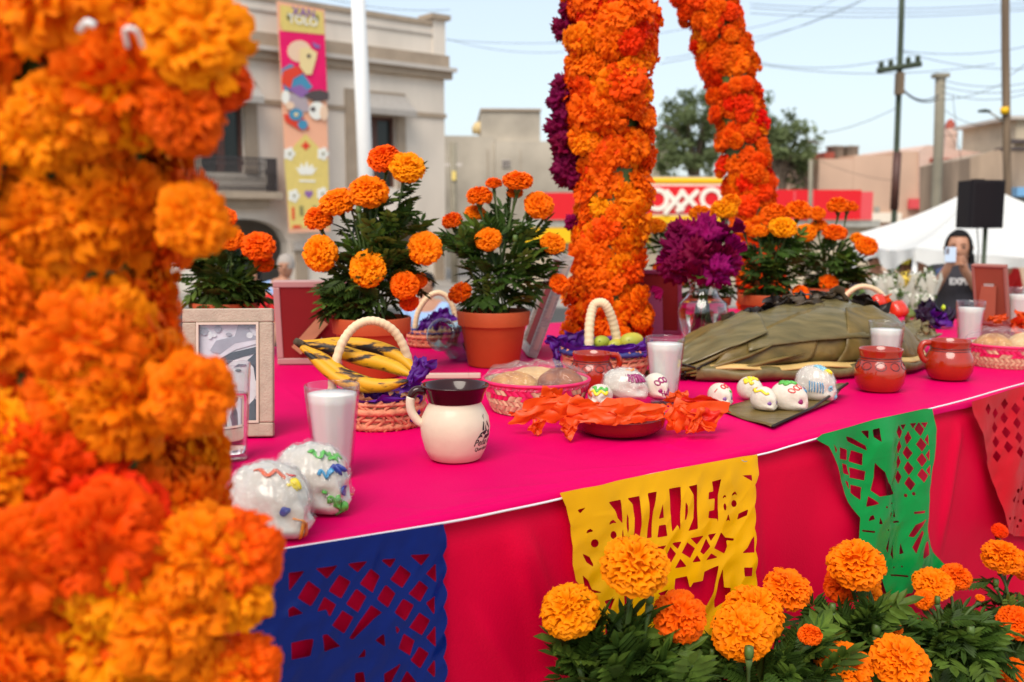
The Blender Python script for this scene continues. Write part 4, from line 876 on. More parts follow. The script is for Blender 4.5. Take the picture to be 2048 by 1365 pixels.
def frill_mesh(name, seed, mat, w=1.0, folds=5, h=1.0):
    """cockscomb head: a fan whose crest meanders in deep velvety folds"""
    rng = random.Random(seed); m = MB(); nu, nv = 72, 8
    for s in range(3):
        P = []; a0 = rng.uniform(0, 6.28); yo = (s - 1) * 0.22
        for j in range(nv + 1):
            v = j / nv; row = []
            for i in range(nu + 1):
                u = i / nu * 2 - 1; x = u * w * (0.18 + 0.82 * v ** 0.8)
                y = yo * v + v ** 1.6 * (0.20 * math.sin(u * folds * 3.3 + a0) + 0.09 * math.sin(u * folds * 8.1 + a0 * 2))
                z = h * (v - 0.25 * u * u * v) + 0.10 * v * math.sin(u * folds * 4.7 + a0) + 0.05 * v * mnoise.noise(Vector((u * 6, s, seed)))
                x += 0.12 * v * math.cos(u * folds * 3.3 + a0)
                row.append((x * 0.5, y * 0.5 + 0.02 * v * mnoise.noise(Vector((u * 9, v * 4, seed + s))), z * 0.6))
            P.append(row)
        m.grid(P)
    return m.mesh(name, mat)
def comb_mesh(name, seed, mat):
    """crumpled velvety cockscomb lobe: a ball creased in deep winding folds"""
    m = MB(); P = []; nu, nv = 56, 34
    for i in range(nv + 1):
        th = math.pi * i / nv; row = []
        for j in range(nu + 1):
            ph = 2 * math.pi * (j % nu) / nu; d = Vector((math.sin(th) * math.cos(ph), math.sin(th) * math.sin(ph), math.cos(th)))
            w_ = d + 0.25 * Vector([mnoise.noise(d * 2.2 + Vector((seed, q * 3, 0))) for q in range(3)])
            a = abs(mnoise.noise(w_ * 3.4 + Vector((seed, 0, 0)))); b = abs(mnoise.noise(w_ * 8.0 + Vector((0, seed, 0))))
            r = 0.5 * (0.62 + 1.0 * a + 0.35 * b + 0.45 * mnoise.noise(d * 1.6 + Vector((0, 0, seed))))
            row.append((d.x * r, d.y * r, d.z * r * 1.1))
        P.append(row)
    m.grid(P); return m.mesh(name, mat)
CB = [comb_mesh('cockscomb', s, mt) for s, mt in ((1, 'petal_cockscomb'), (2, 'petal_magenta'), (3, 'petal_cockscomb'), (4, 'petal_magenta'))]
CF = [frill_mesh('cockscomb', s, mt, 1.0, f) for s, mt, f in ((1, 'petal_cockscomb', 4), (2, 'petal_magenta', 5), (3, 'petal_cockscomb', 5), (4, 'petal_magenta', 4))]
# ---- the near blurred column at the left
Y0 = 0.70
fore, _ = column('flower_arch', 'blurred thick column of orange marigolds filling the left foreground', [D(190, 1290, Y0 + 0.01), D(170, 1100, Y0 + 0.01), D(150, 850, Y0), D(135, 600, Y0), D(150, 300, Y0), D(160, 60, Y0), D(150, -140, Y0 + 0.01)],
    lambda t: interp([(0, 0.100), (0.12, 0.112), (0.25, 0.102), (0.4, 0.086), (0.52, 0.078), (0.66, 0.082), (0.85, 0.092), (1, 0.09)], t), 0.076, (['near_orange', 'near_deep', 'near_amber', 'near_red'], [0.73, 0.05, 0.22, 0.0]), 5, 0.05, arc=130,
    special=((380, 85, 70, 'near_amber'), (100, 290, 60, 'near_amber'), (180, 1170, 45, 'near_amber'), (90, 950, 50, 'near_deep'), (280, 560, 70, 'near_orange'), (330, 720, 60, 'near_orange')), pitch=0.53)
rng = random.Random(3)
for x, y, d_, k_ in ((490, 1335, 0.052, 'near_orange'), (440, 1360, 0.06, 'near_amber'), (468, 1110, 0.066, 'near_orange'), (470, 1180, 0.060, 'near_amber'), (385, 790, 0.060, 'near_orange'), (405, 1120, 0.075, 'near_orange'), (395, 75, 0.074, 'near_amber'), (330, 1240, 0.078, 'near_orange'), (430, 150, 0.05, 'near_red'), (370, 230, 0.055, 'near_red'), (390, 440, 0.05, 'near_amber')):
    put_flower(k_, D(x, y, Y0 - 0.075 + abs(x - 250) * 0.0002), d_, fore, up=(0.5, -0.8, 0.3), rng=rng)
m = MB(); m.tube(spline([D(255, 95, 0.6), D(250, 60, 0.59), D(272, 62, 0.59), D(286, 95, 0.6)], 5), 0.0014, 6); shift(m, fore.location); m.obj('tie_wire', 'white_paint', fore)
m = MB(); m.tube(spline([D(160, 60, 0.6), D(175, 45, 0.59), D(190, 52, 0.59)], 5), 0.0022, 6); shift(m, fore.location); m.obj('tie_wire', 'white_paint', fore)
# ---- middle column on the altar
Ym = 2.95
midc, spots = column('flower_arch', 'upright orange marigold column at the middle of the altar', [T(1212, 683), D(1214, 560, Ym), D(1222, 400, Ym), D(1222, 200, Ym), D(1222, 60, Ym), D(1215, -60, Ym)],
    lambda t: interp([(0, 0.138), (0.15, 0.128), (0.3, 0.12), (0.45, 0.122), (0.6, 0.138), (0.8, 0.150), (1, 0.135)], t), 0.094, (['loose_orange', 'loose_deep', 'loose_red', 'loose_amber'], [0.46, 0.38, 0.14, 0.02]), 17, 0.085, arc=118,
    special=((1190, 95, 24, 'loose_amber'), (1205, 175, 24, 'loose_amber'), (1175, 305, 22, 'loose_amber'), (1240, 375, 18, 'loose_amber')), pitch=0.62)
rng = random.Random(8)
for x, y, s in ((1112, 60, 34), (1115, 175, 40), (1108, 200, 44), (1118, 232, 40), (1106, 262, 42), (1116, 295, 46), (1120, 330, 46), (1130, 352, 44), (1132, 445, 26), (1122, 20, 30)):
    o = link('cockscomb', CB[(0, 2)[y % 2]] if y != 445 else CB[1], midc); o.location = D(x + 14, y, Ym + 0.02) - midc.location; o.scale = [s * 1.15 * mpp(Ym)] * 3; o.rotation_euler = (R(rng.uniform(-40, 60)), R(rng.uniform(-110, -40)), R(rng.uniform(0, 360)))
# ---- right leg leaning in from the arch
Yr = 4.0
rightc, _ = column('flower_arch', 'slimmer marigold arch leg leaning left against the pale sky', [T(1524, 618), D(1512, 470, Yr), D(1496, 360, Yr), D(1476, 220, Yr), D(1446, 90, Yr), D(1405, -20, Yr), D(1360, -100, Yr)],
    lambda t: interp([(0, 0.105), (0.2, 0.112), (0.45, 0.112), (0.7, 0.120), (1, 0.13)], t), 0.084, (['deep', 'loose_deep', 'loose_red', 'loose_orange', 'orange'], [0.3, 0.3, 0.2, 0.15, 0.05]), 23, 0.075, arc=112, pitch=0.66)
# ================================================================== potted marigolds
pm('terracotta', (0.44, 0.072, 0.018), 0.62, var=0.10, vscale=9, bump=0.15, bscale=70, spec=0.3); pm('soil', (0.03, 0.02, 0.013), 0.95, bump=1.0, bscale=60)
def leaflet(m, p, d, n, L_, w):
    s = d.cross(n).normalized(); mid = p + d * L_ * 0.5
    q1 = p + d * L_ * 0.30; q2 = p + d * L_ * 0.66 - n * L_ * 0.04; m.add([p, q1 + s * w * 0.85, q2 + s * w * 0.9, p + d * L_ - n * L_ * 0.13, q2 - s * w * 0.9, q1 - s * w * 0.85, q1 - n * w * 0.5, q2 - n * w * 0.5], [(0, 1, 6), (1, 2, 7, 6), (2, 3, 7), (3, 4, 7), (4, 5, 6, 7), (5, 0, 6)])
def pinnate(m, p, d, n, L_, pairs=4, wk=1.0):
    s = d.cross(n).normalized()
    m.add([p - s * 0.0007, p + s * 0.0007, p + d * L_ * 0.7], [(0, 1, 2)])
    for k in range(pairs):
        u = 0.18 + 0.52 * k / max(1, pairs - 1); q = p + d * L_ * u - n * L_ * 0.14 * u * u; l = L_ * (0.46 - 0.10 * abs(k / max(1, pairs - 1) - 0.4))
        for sg_ in (-1, 1):
            dd = (d * 0.62 + s * sg_ * 0.78 - n * 0.12).normalized(); leaflet(m, q, dd, n, l, l * 0.17 * wk)
    leaflet(m, p + d * L_ * 0.7 - n * L_ * 0.07, (d - n * 0.15).normalized(), n, L_ * 0.5, L_ * 0.08 * wk)
def bushy(m, blobs, n, L_, seed, root, pairs=4, wk=1.0, droop=0.15, heads=(), origin=Vector((0, 0, 0))):
    """pinnate leaves through ellipsoids; each grows away from the plant's own middle"""
    rng = random.Random(seed); vol = [b[1][0] * b[1][2] for b in blobs]; tot = sum(vol)
    for (c, r), v in zip(blobs, vol):
        for _ in range(int(n * v / tot)):
            e = rnd_dir(rng) * rng.uniform(0.35, 1.0) ** 0.6; p = Vector(c) + Vector((e.x * r[0], e.y * r[1], e.z * r[2]))
            d = (p - root); d = Vector((d.x, d.y, d.z * 0.5 - droop * d.length)).normalized(); d = (d + rnd_dir(rng) * 0.65).normalized()
            if heads:                                  # leaves grow round the blooms, not across them
                w_ = p + origin; skip = False
                for (hc, hr) in heads:
                    tc_ = Vector((0, 0, CAMZ)) - hc; tl_ = tc_.length; tc_ /= tl_; a_ = (w_ - hc).dot(tc_)
                    if a_ > -hr * 0.4 and ((w_ - hc) - tc_ * a_).length < hr + L_ * 0.42: skip = True; break
                if skip: continue
            nn = (Vector((0, 0, 1)) + rnd_dir(rng) * 0.5); nn = (nn - d * nn.dot(d)).normalized()
            pinnate(m, p - d * L_ * 0.4, d, nn, L_ * rng.uniform(0.65, 1.25), pairs, wk)
def pot_prof(rt, h, rb=None):
    rb = rt * 0.70 if rb is None else rb; lip = h * 0.27; t = 0.006
    return [(0, 0), (rb - 0.004, 0), (rb, 0.004), (rt * 0.88, h - lip), (rt * 0.885, h - lip + 0.0008), (rt * 0.965, h - lip + 0.002), (rt * 0.97, h - lip + 0.006), (rt, h - 0.004), (rt - 0.002, h), (rt - t, h), (rt - t - 0.003, h - 0.02), (rt * 0.80, h * 0.5)]
def stem_to(parent, a, b, r=0.0022, bud=False):
    a = Vector(a); b = Vector(b); m = MB(); mid = a.lerp(b, 0.55) + Vector((0, 0, 0.02))
    pts = spline([a, mid, b], 5); m.tube([p - parent.location for p in pts], [r * 1.2] * (len(pts) - 2) + [r * 1.3, r * 2.6], 6)
    return m.obj('stem', 'stem_green', parent)
def potted(label, base_px, rim_w, rim_y, flowers, blobs, nleaf, seed, leafL=0.062, keys=('orange',), rim_px=None, matl='leaf_green', root_y=0):
    b = T(*base_px); Y = b.y; k = mpp(Y); t = thing('potted_marigold', label, 'potted plant', b); rng = random.Random(seed)
    rim = D(base_px[0], rim_y, Y); h = rim.z - TZ; rt = rim_w * k / 2
    m = MB(); m.lathe(pot_prof(rt, h), 48); m.obj('pot', 'terracotta', t, autos=40)
    m = MB(); m.lathe([(0, 0.008), (rt * 0.5, 0.004), (rt * 0.90, 0)], 20); o = m.obj('soil', 'soil', t); o.location = (0, 0, h - 0.018)
    root = b + Vector((0, 0, h - 0.01)); bl_ = [(D(x, y, Y + dy * k) - b, (rx * k, rx * k * 0.85, ry * k)) for x, y, rx, ry, dy in blobs]
    hds = [(D(f[0], f[1], Y + (f[4] if len(f) > 4 else 0) * k), f[2] * k * 0.5) for f in flowers]
    m = MB(); bushy(m, bl_, int(nleaf * 0.62), leafL * 1.12, seed, root - b + Vector((0, 0, 0.04)), pairs=5, wk=0.95, heads=hds, origin=b); tag(m.obj('foliage', matl, t, normals=False, smooth=False), kind='stuff')
    m = MB(); bushy(m, bl_, nleaf // 5, leafL * 1.15, seed + 50, root - b, pairs=3, wk=1.35, heads=hds, origin=b); tag(m.obj('young_leaves', 'leaf_fresh', t, normals=False, smooth=False), kind='stuff')
    for i, f in enumerate(flowers):
        x, y, dia, tilt = f[:4]; dy = f[4] if len(f) > 4 else rng.uniform(-30, 15); lean = f[5] if len(f) > 5 else rng.uniform(-12, 12); key = f[6] if len(f) > 6 else keys[i % len(keys)]
        p = D(x, y, Y + dy * k); o = put_flower(key, p, dia * k * 1.04, t, tilt=tilt, lean=lean, rng=rng)
        up = o.rotation_euler.to_matrix() @ Vector((0, 0, 1)); q = p - up * dia * k * 0.26
        m = MB(); pts = [q - up * dia * k * 0.22, q - up * dia * k * 0.10, q + up * dia * k * 0.10]; m.tube([w_ - t.location for w_ in pts], [0.0032, dia * k * 0.10, dia * k * 0.15], 8); m.obj('calyx', 'calyx', t)
        stem_to(t, root + Vector((rng.uniform(-.4, .4) * rt, rng.uniform(-.4, .4) * rt, 0)), q - up * dia * k * 0.2)
    for q in range(6):                                # bare side stems and a few closed buds
        c_, r_ = bl_[q % len(bl_)]; e_ = b + Vector(c_) + Vector((rng.uniform(-1, 1) * r_[0], rng.uniform(-.8, .3) * r_[1], rng.uniform(0.3, 1.0) * r_[2])); stem_to(t, root + Vector((rng.uniform(-.3, .3) * rt, 0, 0)), e_, 0.0019)
        if q < 3: m = MB(); m.lathe([(0, -0.009), (0.006, -0.006), (0.0068, 0.002), (0.005, 0.009), (0, 0.010)], 10); o = m.obj('bud', 'calyx', t); o.location = e_ + Vector((0, 0, 0.006)) - b
    return t
AM, OR, DE = 'amber', 'orange', 'deep'
potted('leftmost potted marigold with dark orange blooms behind the portrait frame', (455, 716), 130, 605, [(440, 437, 68, 25, 0, 0, OR), (464, 480, 54, 30, -10, 0, DE), (517, 493, 70, 35, -20, 10, OR), (528, 527, 42, 50, 0, 20, DE)], [(455, 545, 75, 55, 0), (430, 510, 45, 45, 0), (490, 575, 45, 45, 0), (420, 590, 40, 40, -20)], 190, 31, 0.075)
potted('tall potted marigold with nine big blooms behind the plantain basket', (745, 752), 160, 634, [(768, 318, 70, 25, 10, -5, OR), (814, 335, 72, 42, -15, 22, AM), (737, 384, 80, 35, -20, 5, AM), (676, 404, 76, 30, 0, -12, OR), (637, 438, 60, 22, 5, -10, OR), (641, 507, 72, 72, -35, -8, AM), (736, 538, 74, 75, -60, 3, AM), (850, 497, 68, 72, -30, 12, AM), (809, 571, 60, 68, -40, 10, OR), (838, 562, 36, 50, 20, 20, OR), (818, 604, 40, 60, -10, 20, DE)],
       [(745, 440, 75, 55, 0), (700, 480, 60, 55, 0), (790, 480, 65, 55, 0), (745, 540, 80, 60, 0), (700, 580, 55, 45, 0), (800, 560, 50, 50, 10), (795, 375, 32, 45, 0), (675, 570, 22, 55, -30), (735, 605, 70, 25, 0)], 420, 32, 0.062, (AM, OR))
potted('potted marigold with darker orange blooms in the centre of the table', (987, 730), 148, 621, [(905, 443, 46, 8, 0, -15, DE), (959, 393, 55, 12, 0, 0, OR), (1036, 362, 63, 14, 0, 5, OR), (988, 367, 34, 10, 15, 0, DE), (1078, 411, 62, 50, 0, 35, OR), (950, 426, 46, 20, 25, 0, OR), (977, 479, 54, 45, -30, 0, OR), (1106, 487, 52, 40, 0, 20, OR), (1119, 568, 44, 50, -10, 50, OR), (920, 586, 50, 20, -20, -30, DE), (1030, 386, 36, 20, 25, 0, OR)],
       [(1000, 440, 70, 45, 0), (1010, 500, 90, 50, 0), (935, 490, 40, 45, 0), (1070, 505, 45, 55, 0), (1005, 560, 85, 45, 0), (1000, 595, 60, 25, 0), (925, 470, 35, 30, 0)], 380, 33, 0.060, (OR, DE), matl='leaf_green')
potted('potted marigold partly hidden behind the vase of magenta cockscomb', (1400, 655), 122, 594, [(1311, 452, 46, 20, 0, 0, OR), (1402, 427, 50, 15, 0, 0, OR), (1448, 420, 58, 15, 10, 0, AM), (1462, 404, 40, 15, 20, 0, OR), (1334, 539, 34, 30, 0, -10, OR), (1350, 560, 44, 25, -10, -10, DE), (1322, 535, 34, 20, 10, -10, OR), (1470, 490, 40, 25, 0, 20, OR), (1468, 515, 38, 45, 0, 20, OR), (1474, 542, 34, 50, 0, 10, OR)], [(1335, 505, 30, 45, 0), (1400, 520, 70, 60, 0), (1360, 570, 40, 25, 0), (1450, 560, 35, 40, 0)], 170, 34, 0.062)
potted('potted marigold with rounded orange blooms behind the leaf wrapped bundle', (1532, 668), 118, 588, [(1551, 424, 50, 10, 0, 0, OR), (1597, 422, 54, 10, 0, 5, OR), (1490, 455, 36, 20, 0, -5, OR), (1520, 462, 36, 25, -10, 0, OR), (1566, 455, 56, 30, -25, 0, AM), (1601, 588, 36, 60, -20, 20, OR)], [(1539, 515, 56, 50, 0), (1535, 555, 50, 35, 0), (1560, 490, 40, 30, 0)], 260, 35, 0.055)
potted('rightmost potted marigold beside the white tent', (1655, 640), 88, 576, [(1633, 428, 38, 20, 0, 0, OR), (1612, 466, 42, 40, -10, -10, OR), (1638, 452, 36, 15, 10, 0, OR), (1676, 412, 46, 8, 0, -5, OR), (1697, 413, 40, 8, 5, 10, OR), (1670, 466, 50, 15, -20, 0, OR), (1715, 478, 32, 25, 5, 5, OR), (1733, 492, 48, 35, -10, 20, OR), (1657, 566, 38, 40, -25, 0, OR)], [(1650, 520, 52, 42, 0), (1690, 530, 40, 42, 0), (1660, 560, 45, 25, 0), (1625, 540, 25, 40, 0), (1710, 545, 26, 30, 0)], 260, 36, 0.06)
# ================================================================== things on the table
def thin_glass(name, tint, k=1.0):                # thin-walled glass: clear with edge reflections
    m = bpy.data.materials.new(name); m.use_nodes = True; nt = m.node_tree; nt.nodes.clear(); N = nt.nodes.new; L = nt.links.new
    out = N('ShaderNodeOutputMaterial'); a = N('ShaderNodeBsdfTransparent'); a.inputs['Color'].default_value = (*tint, 1); g_ = N('ShaderNodeBsdfGlossy'); g_.inputs['Roughness'].default_value = 0.02
    fr = N('ShaderNodeLayerWeight'); fr.inputs['Blend'].default_value = 0.5; pw = N('ShaderNodeMath'); pw.operation = 'POWER'; pw.inputs[1].default_value = 2.6; L(fr.outputs['Facing'], pw.inputs[0]); mm = N('ShaderNodeMath'); mm.operation = 'MULTIPLY_ADD'; mm.inputs[1].default_value = 0.75 * k; mm.inputs[2].default_value = 0.05; L(pw.outputs[0], mm.inputs[0])
    mx = N('ShaderNodeMixShader'); L(mm.outputs[0], mx.inputs[0]); L(a.outputs[0], mx.inputs[1]); L(g_.outputs[0], mx.inputs[2]); L(mx.outputs[0], out.inputs['Surface']); MATS[name] = m
thin_glass('clear_glass', (0.96, 0.97, 0.97)); thin_glass('green_glass', (0.70, 0.86, 0.86), 1.3); pm('water', (0.98, 0.99, 1.0), 0.0, trans=1.0, ior=1.33)
pm('horchata', (0.86, 0.80, 0.75), 0.5, var=0.03, vscale=20, sss=0.2); pm('photo_white', (0.72, 0.71, 0.74), 0.4, var=0.2, vscale=18)
pm('frame_taupe', (0.40, 0.31, 0.23), 0.6, var=0.10, vscale=60, bump=0.35, bscale=300); pm('frame_edge', (0.56, 0.45, 0.36), 0.5); pm('frame_back', (0.20, 0.003, 0.004), 0.75, var=0.06); pm('mdf', (0.46, 0.24, 0.12), 0.8, var=0.1, vscale=30); pm('frame_rose', (0.34, 0.13, 0.10), 0.6); pm('mdf_red', (0.30, 0.06, 0.03), 0.8, var=0.1); pm('frame_pink', (0.44, 0.26, 0.24), 0.6)
pm('silver', (0.42, 0.38, 0.34), 0.5, var=0.25, vscale=40, stretch=(1, 1, 6)); pm('tape', (0.5, 0.6, 0.55), 0.3)
pm('photo_grey', (0.34, 0.32, 0.38), 0.4, var=0.2, vscale=25); pm('photo_dark', (0.03, 0.028, 0.05), 0.4); pm('photo_light', (0.70, 0.65, 0.66), 0.4, var=0.12, vscale=30); pm('photo_sky', (0.72, 0.66, 0.72), 0.35, var=0.12, vscale=22)
def glass(label, base_px, rim_px, base_r_px, rim_y, fill=0.85, what='horchata', name='glass_of_horchata', cat='glass', facets=10, dz=0.0):
    b = T(*base_px); k = mpp(b.y); h = D(base_px[0], rim_y, b.y).z - TZ; r1 = rim_px * k / 2; r0 = base_r_px * k / 2; w = 0.0016
    t = thing(name, label, cat, b, rotz=0.2)
    fl = lambda r, z, a: r * (1 + (0.018 * math.cos(a * facets) if facets and z < h * 0.88 else 0.0))
    prof = [(0, 0), (r0 * 0.96, 0), (r0, 0.002)] + [(lerp(r0, r1, (i / 8) ** 1.08), h * i / 8) for i in range(1, 8)] + [(r1 - 0.0003, h - 0.001), (r1 - 0.0009, h)] + [(lerp(r0, r1, (i / 8) ** 1.08) - w * (1.15 if i < 8 else 1), h * i / 8 - (0.001 if i == 8 else 0)) for i in range(8, 0, -1)] + [(r0 - w * 1.3, h * 0.07), (0, h * 0.065)]
    m = MB(); m.lathe(prof, 60, mod=fl); m.obj('tumbler', 'clear_glass', t)
    g_ = 0.00045; zb = h * 0.075; zl = h * fill
    rr = lambda z: lerp(r0, r1, (z / h) ** 1.08) - w * 1.2 - g_ - 0.018 * r1 * (1 if facets else 0)
    m = MB(); m.lathe([(0, zb), (rr(zb) * 0.97, zb)] + [(rr(lerp(zb, zl, i / 8)), lerp(zb, zl, i / 8)) for i in range(9)] + [(0, zl)], 48)
    m.obj('drink' if what == 'horchata' else 'water', what, t); return t
glass('glass of water in front of the portrait frame', (467, 919), 82, 56, 726, 0.68, 'water', 'glass_of_water', facets=0)
glass('nearest glass of white horchata beside the sugar skulls', (668, 950), 113, 74, 769, 0.90)
glass('glass of white horchata in front of the leaf wrapped bundle', (1328, 806), 81, 54, 674, 0.90)
glass('glass of horchata behind the round clay jug', (1768, 757), 70, 50, 643, 0.86)
glass('glass of horchata left of the right hand picture frame back', (1937, 701), 56, 40, 602, 0.86)
glass('glass of horchata at the far right edge', (2036, 676), 54, 38, 576, 0.86)
# ---- white mug with brown rim and printed rock
pm('mug_white', (0.68, 0.57, 0.42), 0.42, var=0.06, vscale=18, bump=0.1, bscale=90, coat=0.1); pm('brown_glaze', (0.028, 0.003, 0.002), 0.14, coat=0.3, spec=0.35); pm('print_dark', (0.03, 0.014, 0.02), 0.6)
def white_mug():
    b = T(911, 917); k = mpp(b.y); t = thing('white_mug', 'white round mug with brown glazed rim and printed rock emblem', 'mug', b); u = lambda px: px * k
    H_ = D(911, 770, b.y).z - TZ; out = [(0, 0), (u(46), 0), (u(52), u(3)), (u(62), u(22)), (u(69), u(48)), (u(71), u(66)), (u(68), u(86)), (u(59), u(104)), (u(53), u(114)), (u(54), u(120))]
    sc_ = H_ / u(150); prof_w = [(r, z * sc_) for r, z in out]
    m = MB(); m.lathe(prof_w, 64); m.obj('mug_body', 'mug_white', t)
    rp = [(u(54.5), u(117)), (u(56.5), u(121)), (u(60), u(134)), (u(66), u(145)), (u(69), u(149)), (u(68.5), u(151.5)), (u(65), u(151)), (u(61), u(146)), (u(55), u(132)), (u(50), u(118)), (u(55), u(104)), (u(63), u(80)), (u(60), u(40)), (u(45), u(10)), (0, u(8))]
    m = MB(); m.lathe([(r, z * sc_) for r, z in rp], 64); m.obj('mug_rim', 'brown_glaze', t)
    pts = spline([(-u(60), 0, u(139)), (-u(78), 0, u(140)), (-u(89), 0, u(124)), (-u(88), 0, u(100)), (-u(76), 0, u(80)), (-u(64), 0, u(72))], 6); pts = [Vector((p.x, p.y - abs(p.x) * 0.15, p.z * sc_)) for p in pts]
    m = MB(); n = len(pts); m.tube(pts[int(n * .38):], [u(9)] * (n - int(n * .38)), 12); m.obj('handle', 'mug_white', t)
    m = MB(); m.tube(pts[:int(n * .45)], [u(9.6) * (1 if i < n * .3 else 1.0 - 0.06 * (i - n * .3)) for i in range(int(n * .45))], 12); m.obj('handle_top', 'brown_glaze', t)
    def rad(z):
        tb_ = [(z_, r) for r, z_ in prof_w]; return interp(tb_, z)
    def wrap(pts2):                                  # (arc metres from front-right, height) -> surface
        o_ = []
        for a, z in pts2:
            r = rad(z) + 0.0005; an = R(-90) + a / u(70); o_.append((r * math.cos(an), r * math.sin(an), z))
        return o_
    for txt, a0, z0, sz in (('Peña de', 44, 36, 20), ('Querétaro', 48, 25, 11)):
        me = text_mesh(txt, u(sz), 0.0, shear=0.25, align='LEFT', bold=0.00012); me.materials.clear(); me.materials.append(MATS['print_dark'])
        for v in me.vertices:
            p = wrap([(u(a0) + v.co.x, u(z0) * sc_ + v.co.y)])[0]; v.co = p
        link('lettering', me, t)
    # the rock: ragged dark peak with light streaks
    m = MB(); rng = random.Random(2)
    def strip(pl_): 
        q = wrap([(u(x - 14), u(z) * sc_) for x, z in pl_]); m.add(q, [tuple(range(len(q)))])
    for pl_ in ([(64, 50), (74, 54), (80, 52), (78, 58), (70, 57)], [(70, 57), (80, 60), (86, 56), (92, 60), (90, 66), (82, 64), (74, 62)], [(78, 66), (84, 66), (86, 78), (88, 88), (90, 96), (87, 92), (83, 80)], [(88, 64), (96, 62), (97, 80), (94, 97), (91, 90), (90, 76)], [(98, 58), (108, 56), (106, 70), (99, 84)], [(84, 50), (96, 48), (112, 52), (108, 56), (90, 56)]): strip(pl_)
    m.obj('rock_emblem', 'print_dark', t, smooth=False)
white_mug()
# ---- clay jugs
pm('clay_red', (0.36, 0.022, 0.004), 0.14, var=0.18, vscale=16, coat=0.6, spec=0.5); pm('clay_dark', (0.20, 0.010, 0.004), 0.16, coat=0.5, var=0.15); pm('paint_line', (0.025, 0.015, 0.02), 0.3, coat=0.4)
def clay_mug(label, base_px, w_px, rim_y, handle_side, loops=True):
    b = T(*base_px); k = mpp(b.y); t = thing('clay_mug', label, 'mug', b); w = w_px * k / 2; h = D(base_px[0], rim_y, b.y).z - TZ
    pr = [(0, 0), (0.72, 0), (0.80, 0.03), (0.95, 0.20), (1.0, 0.38), (0.97, 0.55), (0.86, 0.68), (0.80, 0.74), (0.79, 0.78), (0.84, 0.94), (0.86, 0.985), (0.845, 1.0), (0.81, 0.99), (0.76, 0.80), (0.82, 0.66), (0.92, 0.4), (0.7, 0.06), (0, 0.05)]
    m = MB(); m.lathe([(r * w, z * h) for r, z in pr], 56); m.obj('mug_body', 'clay_red', t)
    a = handle_side; pts = spline([(0.80, 0, 0.93), (1.12, 0, 0.90), (1.24, 0, 0.72), (1.12, 0, 0.52), (0.95, 0, 0.44)], 6); pts = [Vector((p.x * w * math.cos(a), p.x * w * math.sin(a), p.z * h)) for p in pts]
    m = MB(); m.tube(pts, [w * 0.13] * len(pts), 10); m.obj('handle', 'clay_red', t)
    rr = lambda z: interp([(z_, r) for r, z_ in pr[2:12]], z) * w + 0.0004
    m = MB()
    for z in (0.80, 0.735): m.tube([(rr(z) * math.cos(i * math.pi / 24), rr(z) * math.sin(i * math.pi / 24), z * h) for i in range(49)], 0.0008, 5, cap=False)
    m.obj('painted_ring', 'paint_line', t)
    if loops:
        for q in range(10):
            a0 = q * 2 * math.pi / 10; m = MB()
            m.tube([((rr(0.62 + 0.085 * math.sin(i * math.pi / 9))) * math.cos(a0 + 0.22 * math.cos(i * math.pi / 9)), (rr(0.62 + 0.085 * math.sin(i * math.pi / 9))) * math.sin(a0 + 0.22 * math.cos(i * math.pi / 9)), (0.62 + 0.085 * math.sin(i * math.pi / 9)) * h) for i in range(19)], 0.0008, 5, cap=False); m.obj('painted_loop', 'paint_line', t)
    return t
clay_mug('glossy red clay mug behind the bread basket in the middle', (1183, 779), 92, 705, R(5))
clay_mug('round red clay mug with painted loops in front of a horchata glass', (1758, 780), 100, 697, R(65))
clay_mug('red clay mug with its handle to the left at the right of the table', (1897, 757), 94, 680, R(175), loops=False)
# ---- picture frames
def board(m, w, h, d, c=(0, 0, 0)): return m.box(c, (w, d, h))
def picture_frame(label, corner_bl, w, h, yaw, pitch, fw, mats, back=False, photo=None, name='picture_frame', stand=True, roll=0):
    """upright frame; corner_bl: world point of the lower left corner seen from its front; yaw turns about z, pitch leans back"""
    t = thing(name, label, 'picture frame', corner_bl); t.rotation_euler = (R(-pitch), R(roll), R(yaw))
    fm, em, bk = mats
    for nm, c, s in (('frame_bottom', (w / 2, 0, fw / 2), (w, 0.018, fw)), ('frame_top', (w / 2, 0, h - fw / 2), (w, 0.018, fw)), ('frame_side', (fw / 2, 0, h / 2), (fw, 0.018, h - 2 * fw)), ('frame_side', (w - fw / 2, 0, h / 2), (fw, 0.018, h - 2 * fw))):
        m = MB(); m.box(c, s); m.obj(nm, fm, t, smooth=False, bevel=0.0025)
    i = 0.004
    for c, s in (((w / 2, -0.008, fw + i / 2), (w - 2 * fw, 0.006, i)), ((w / 2, -0.008, h - fw - i / 2), (w - 2 * fw, 0.006, i)), ((fw + i / 2, -0.008, h / 2), (i, 0.006, h - 2 * fw - 2 * i)), ((w - fw - i / 2, -0.008, h / 2), (i, 0.006, h - 2 * fw - 2 * i))):
        m = MB(); m.box(c, s); m.obj('inner_lip', em, t, smooth=False)
    m = MB(); m.box((w / 2, 0.004, h / 2), (w - 2 * fw + 0.004, 0.004, h - 2 * fw + 0.004)); m.obj('backing_board', bk, t, smooth=False)
    if photo: photo(t, w, h, fw)
    if stand:
        m = MB(); m.add([(w / 2 - 0.022, 0.010, h * 0.72), (w / 2 + 0.022, 0.010, h * 0.72), (w / 2 + 0.035, 0.075, 0.004 + h * 0.03), (w / 2 - 0.035, 0.075, 0.004 + h * 0.03)], [(0, 1, 2, 3)]); m.obj('easel_stand', 'mdf' if bk == 'mdf' else 'mdf_red', t, smooth=False, solid=0.003)
        m = MB(); m.box((w / 2, 0.011, h * 0.72), (0.03, 0.003, 0.012)); m.obj('hinge', 'silver', t, smooth=False)
    return t
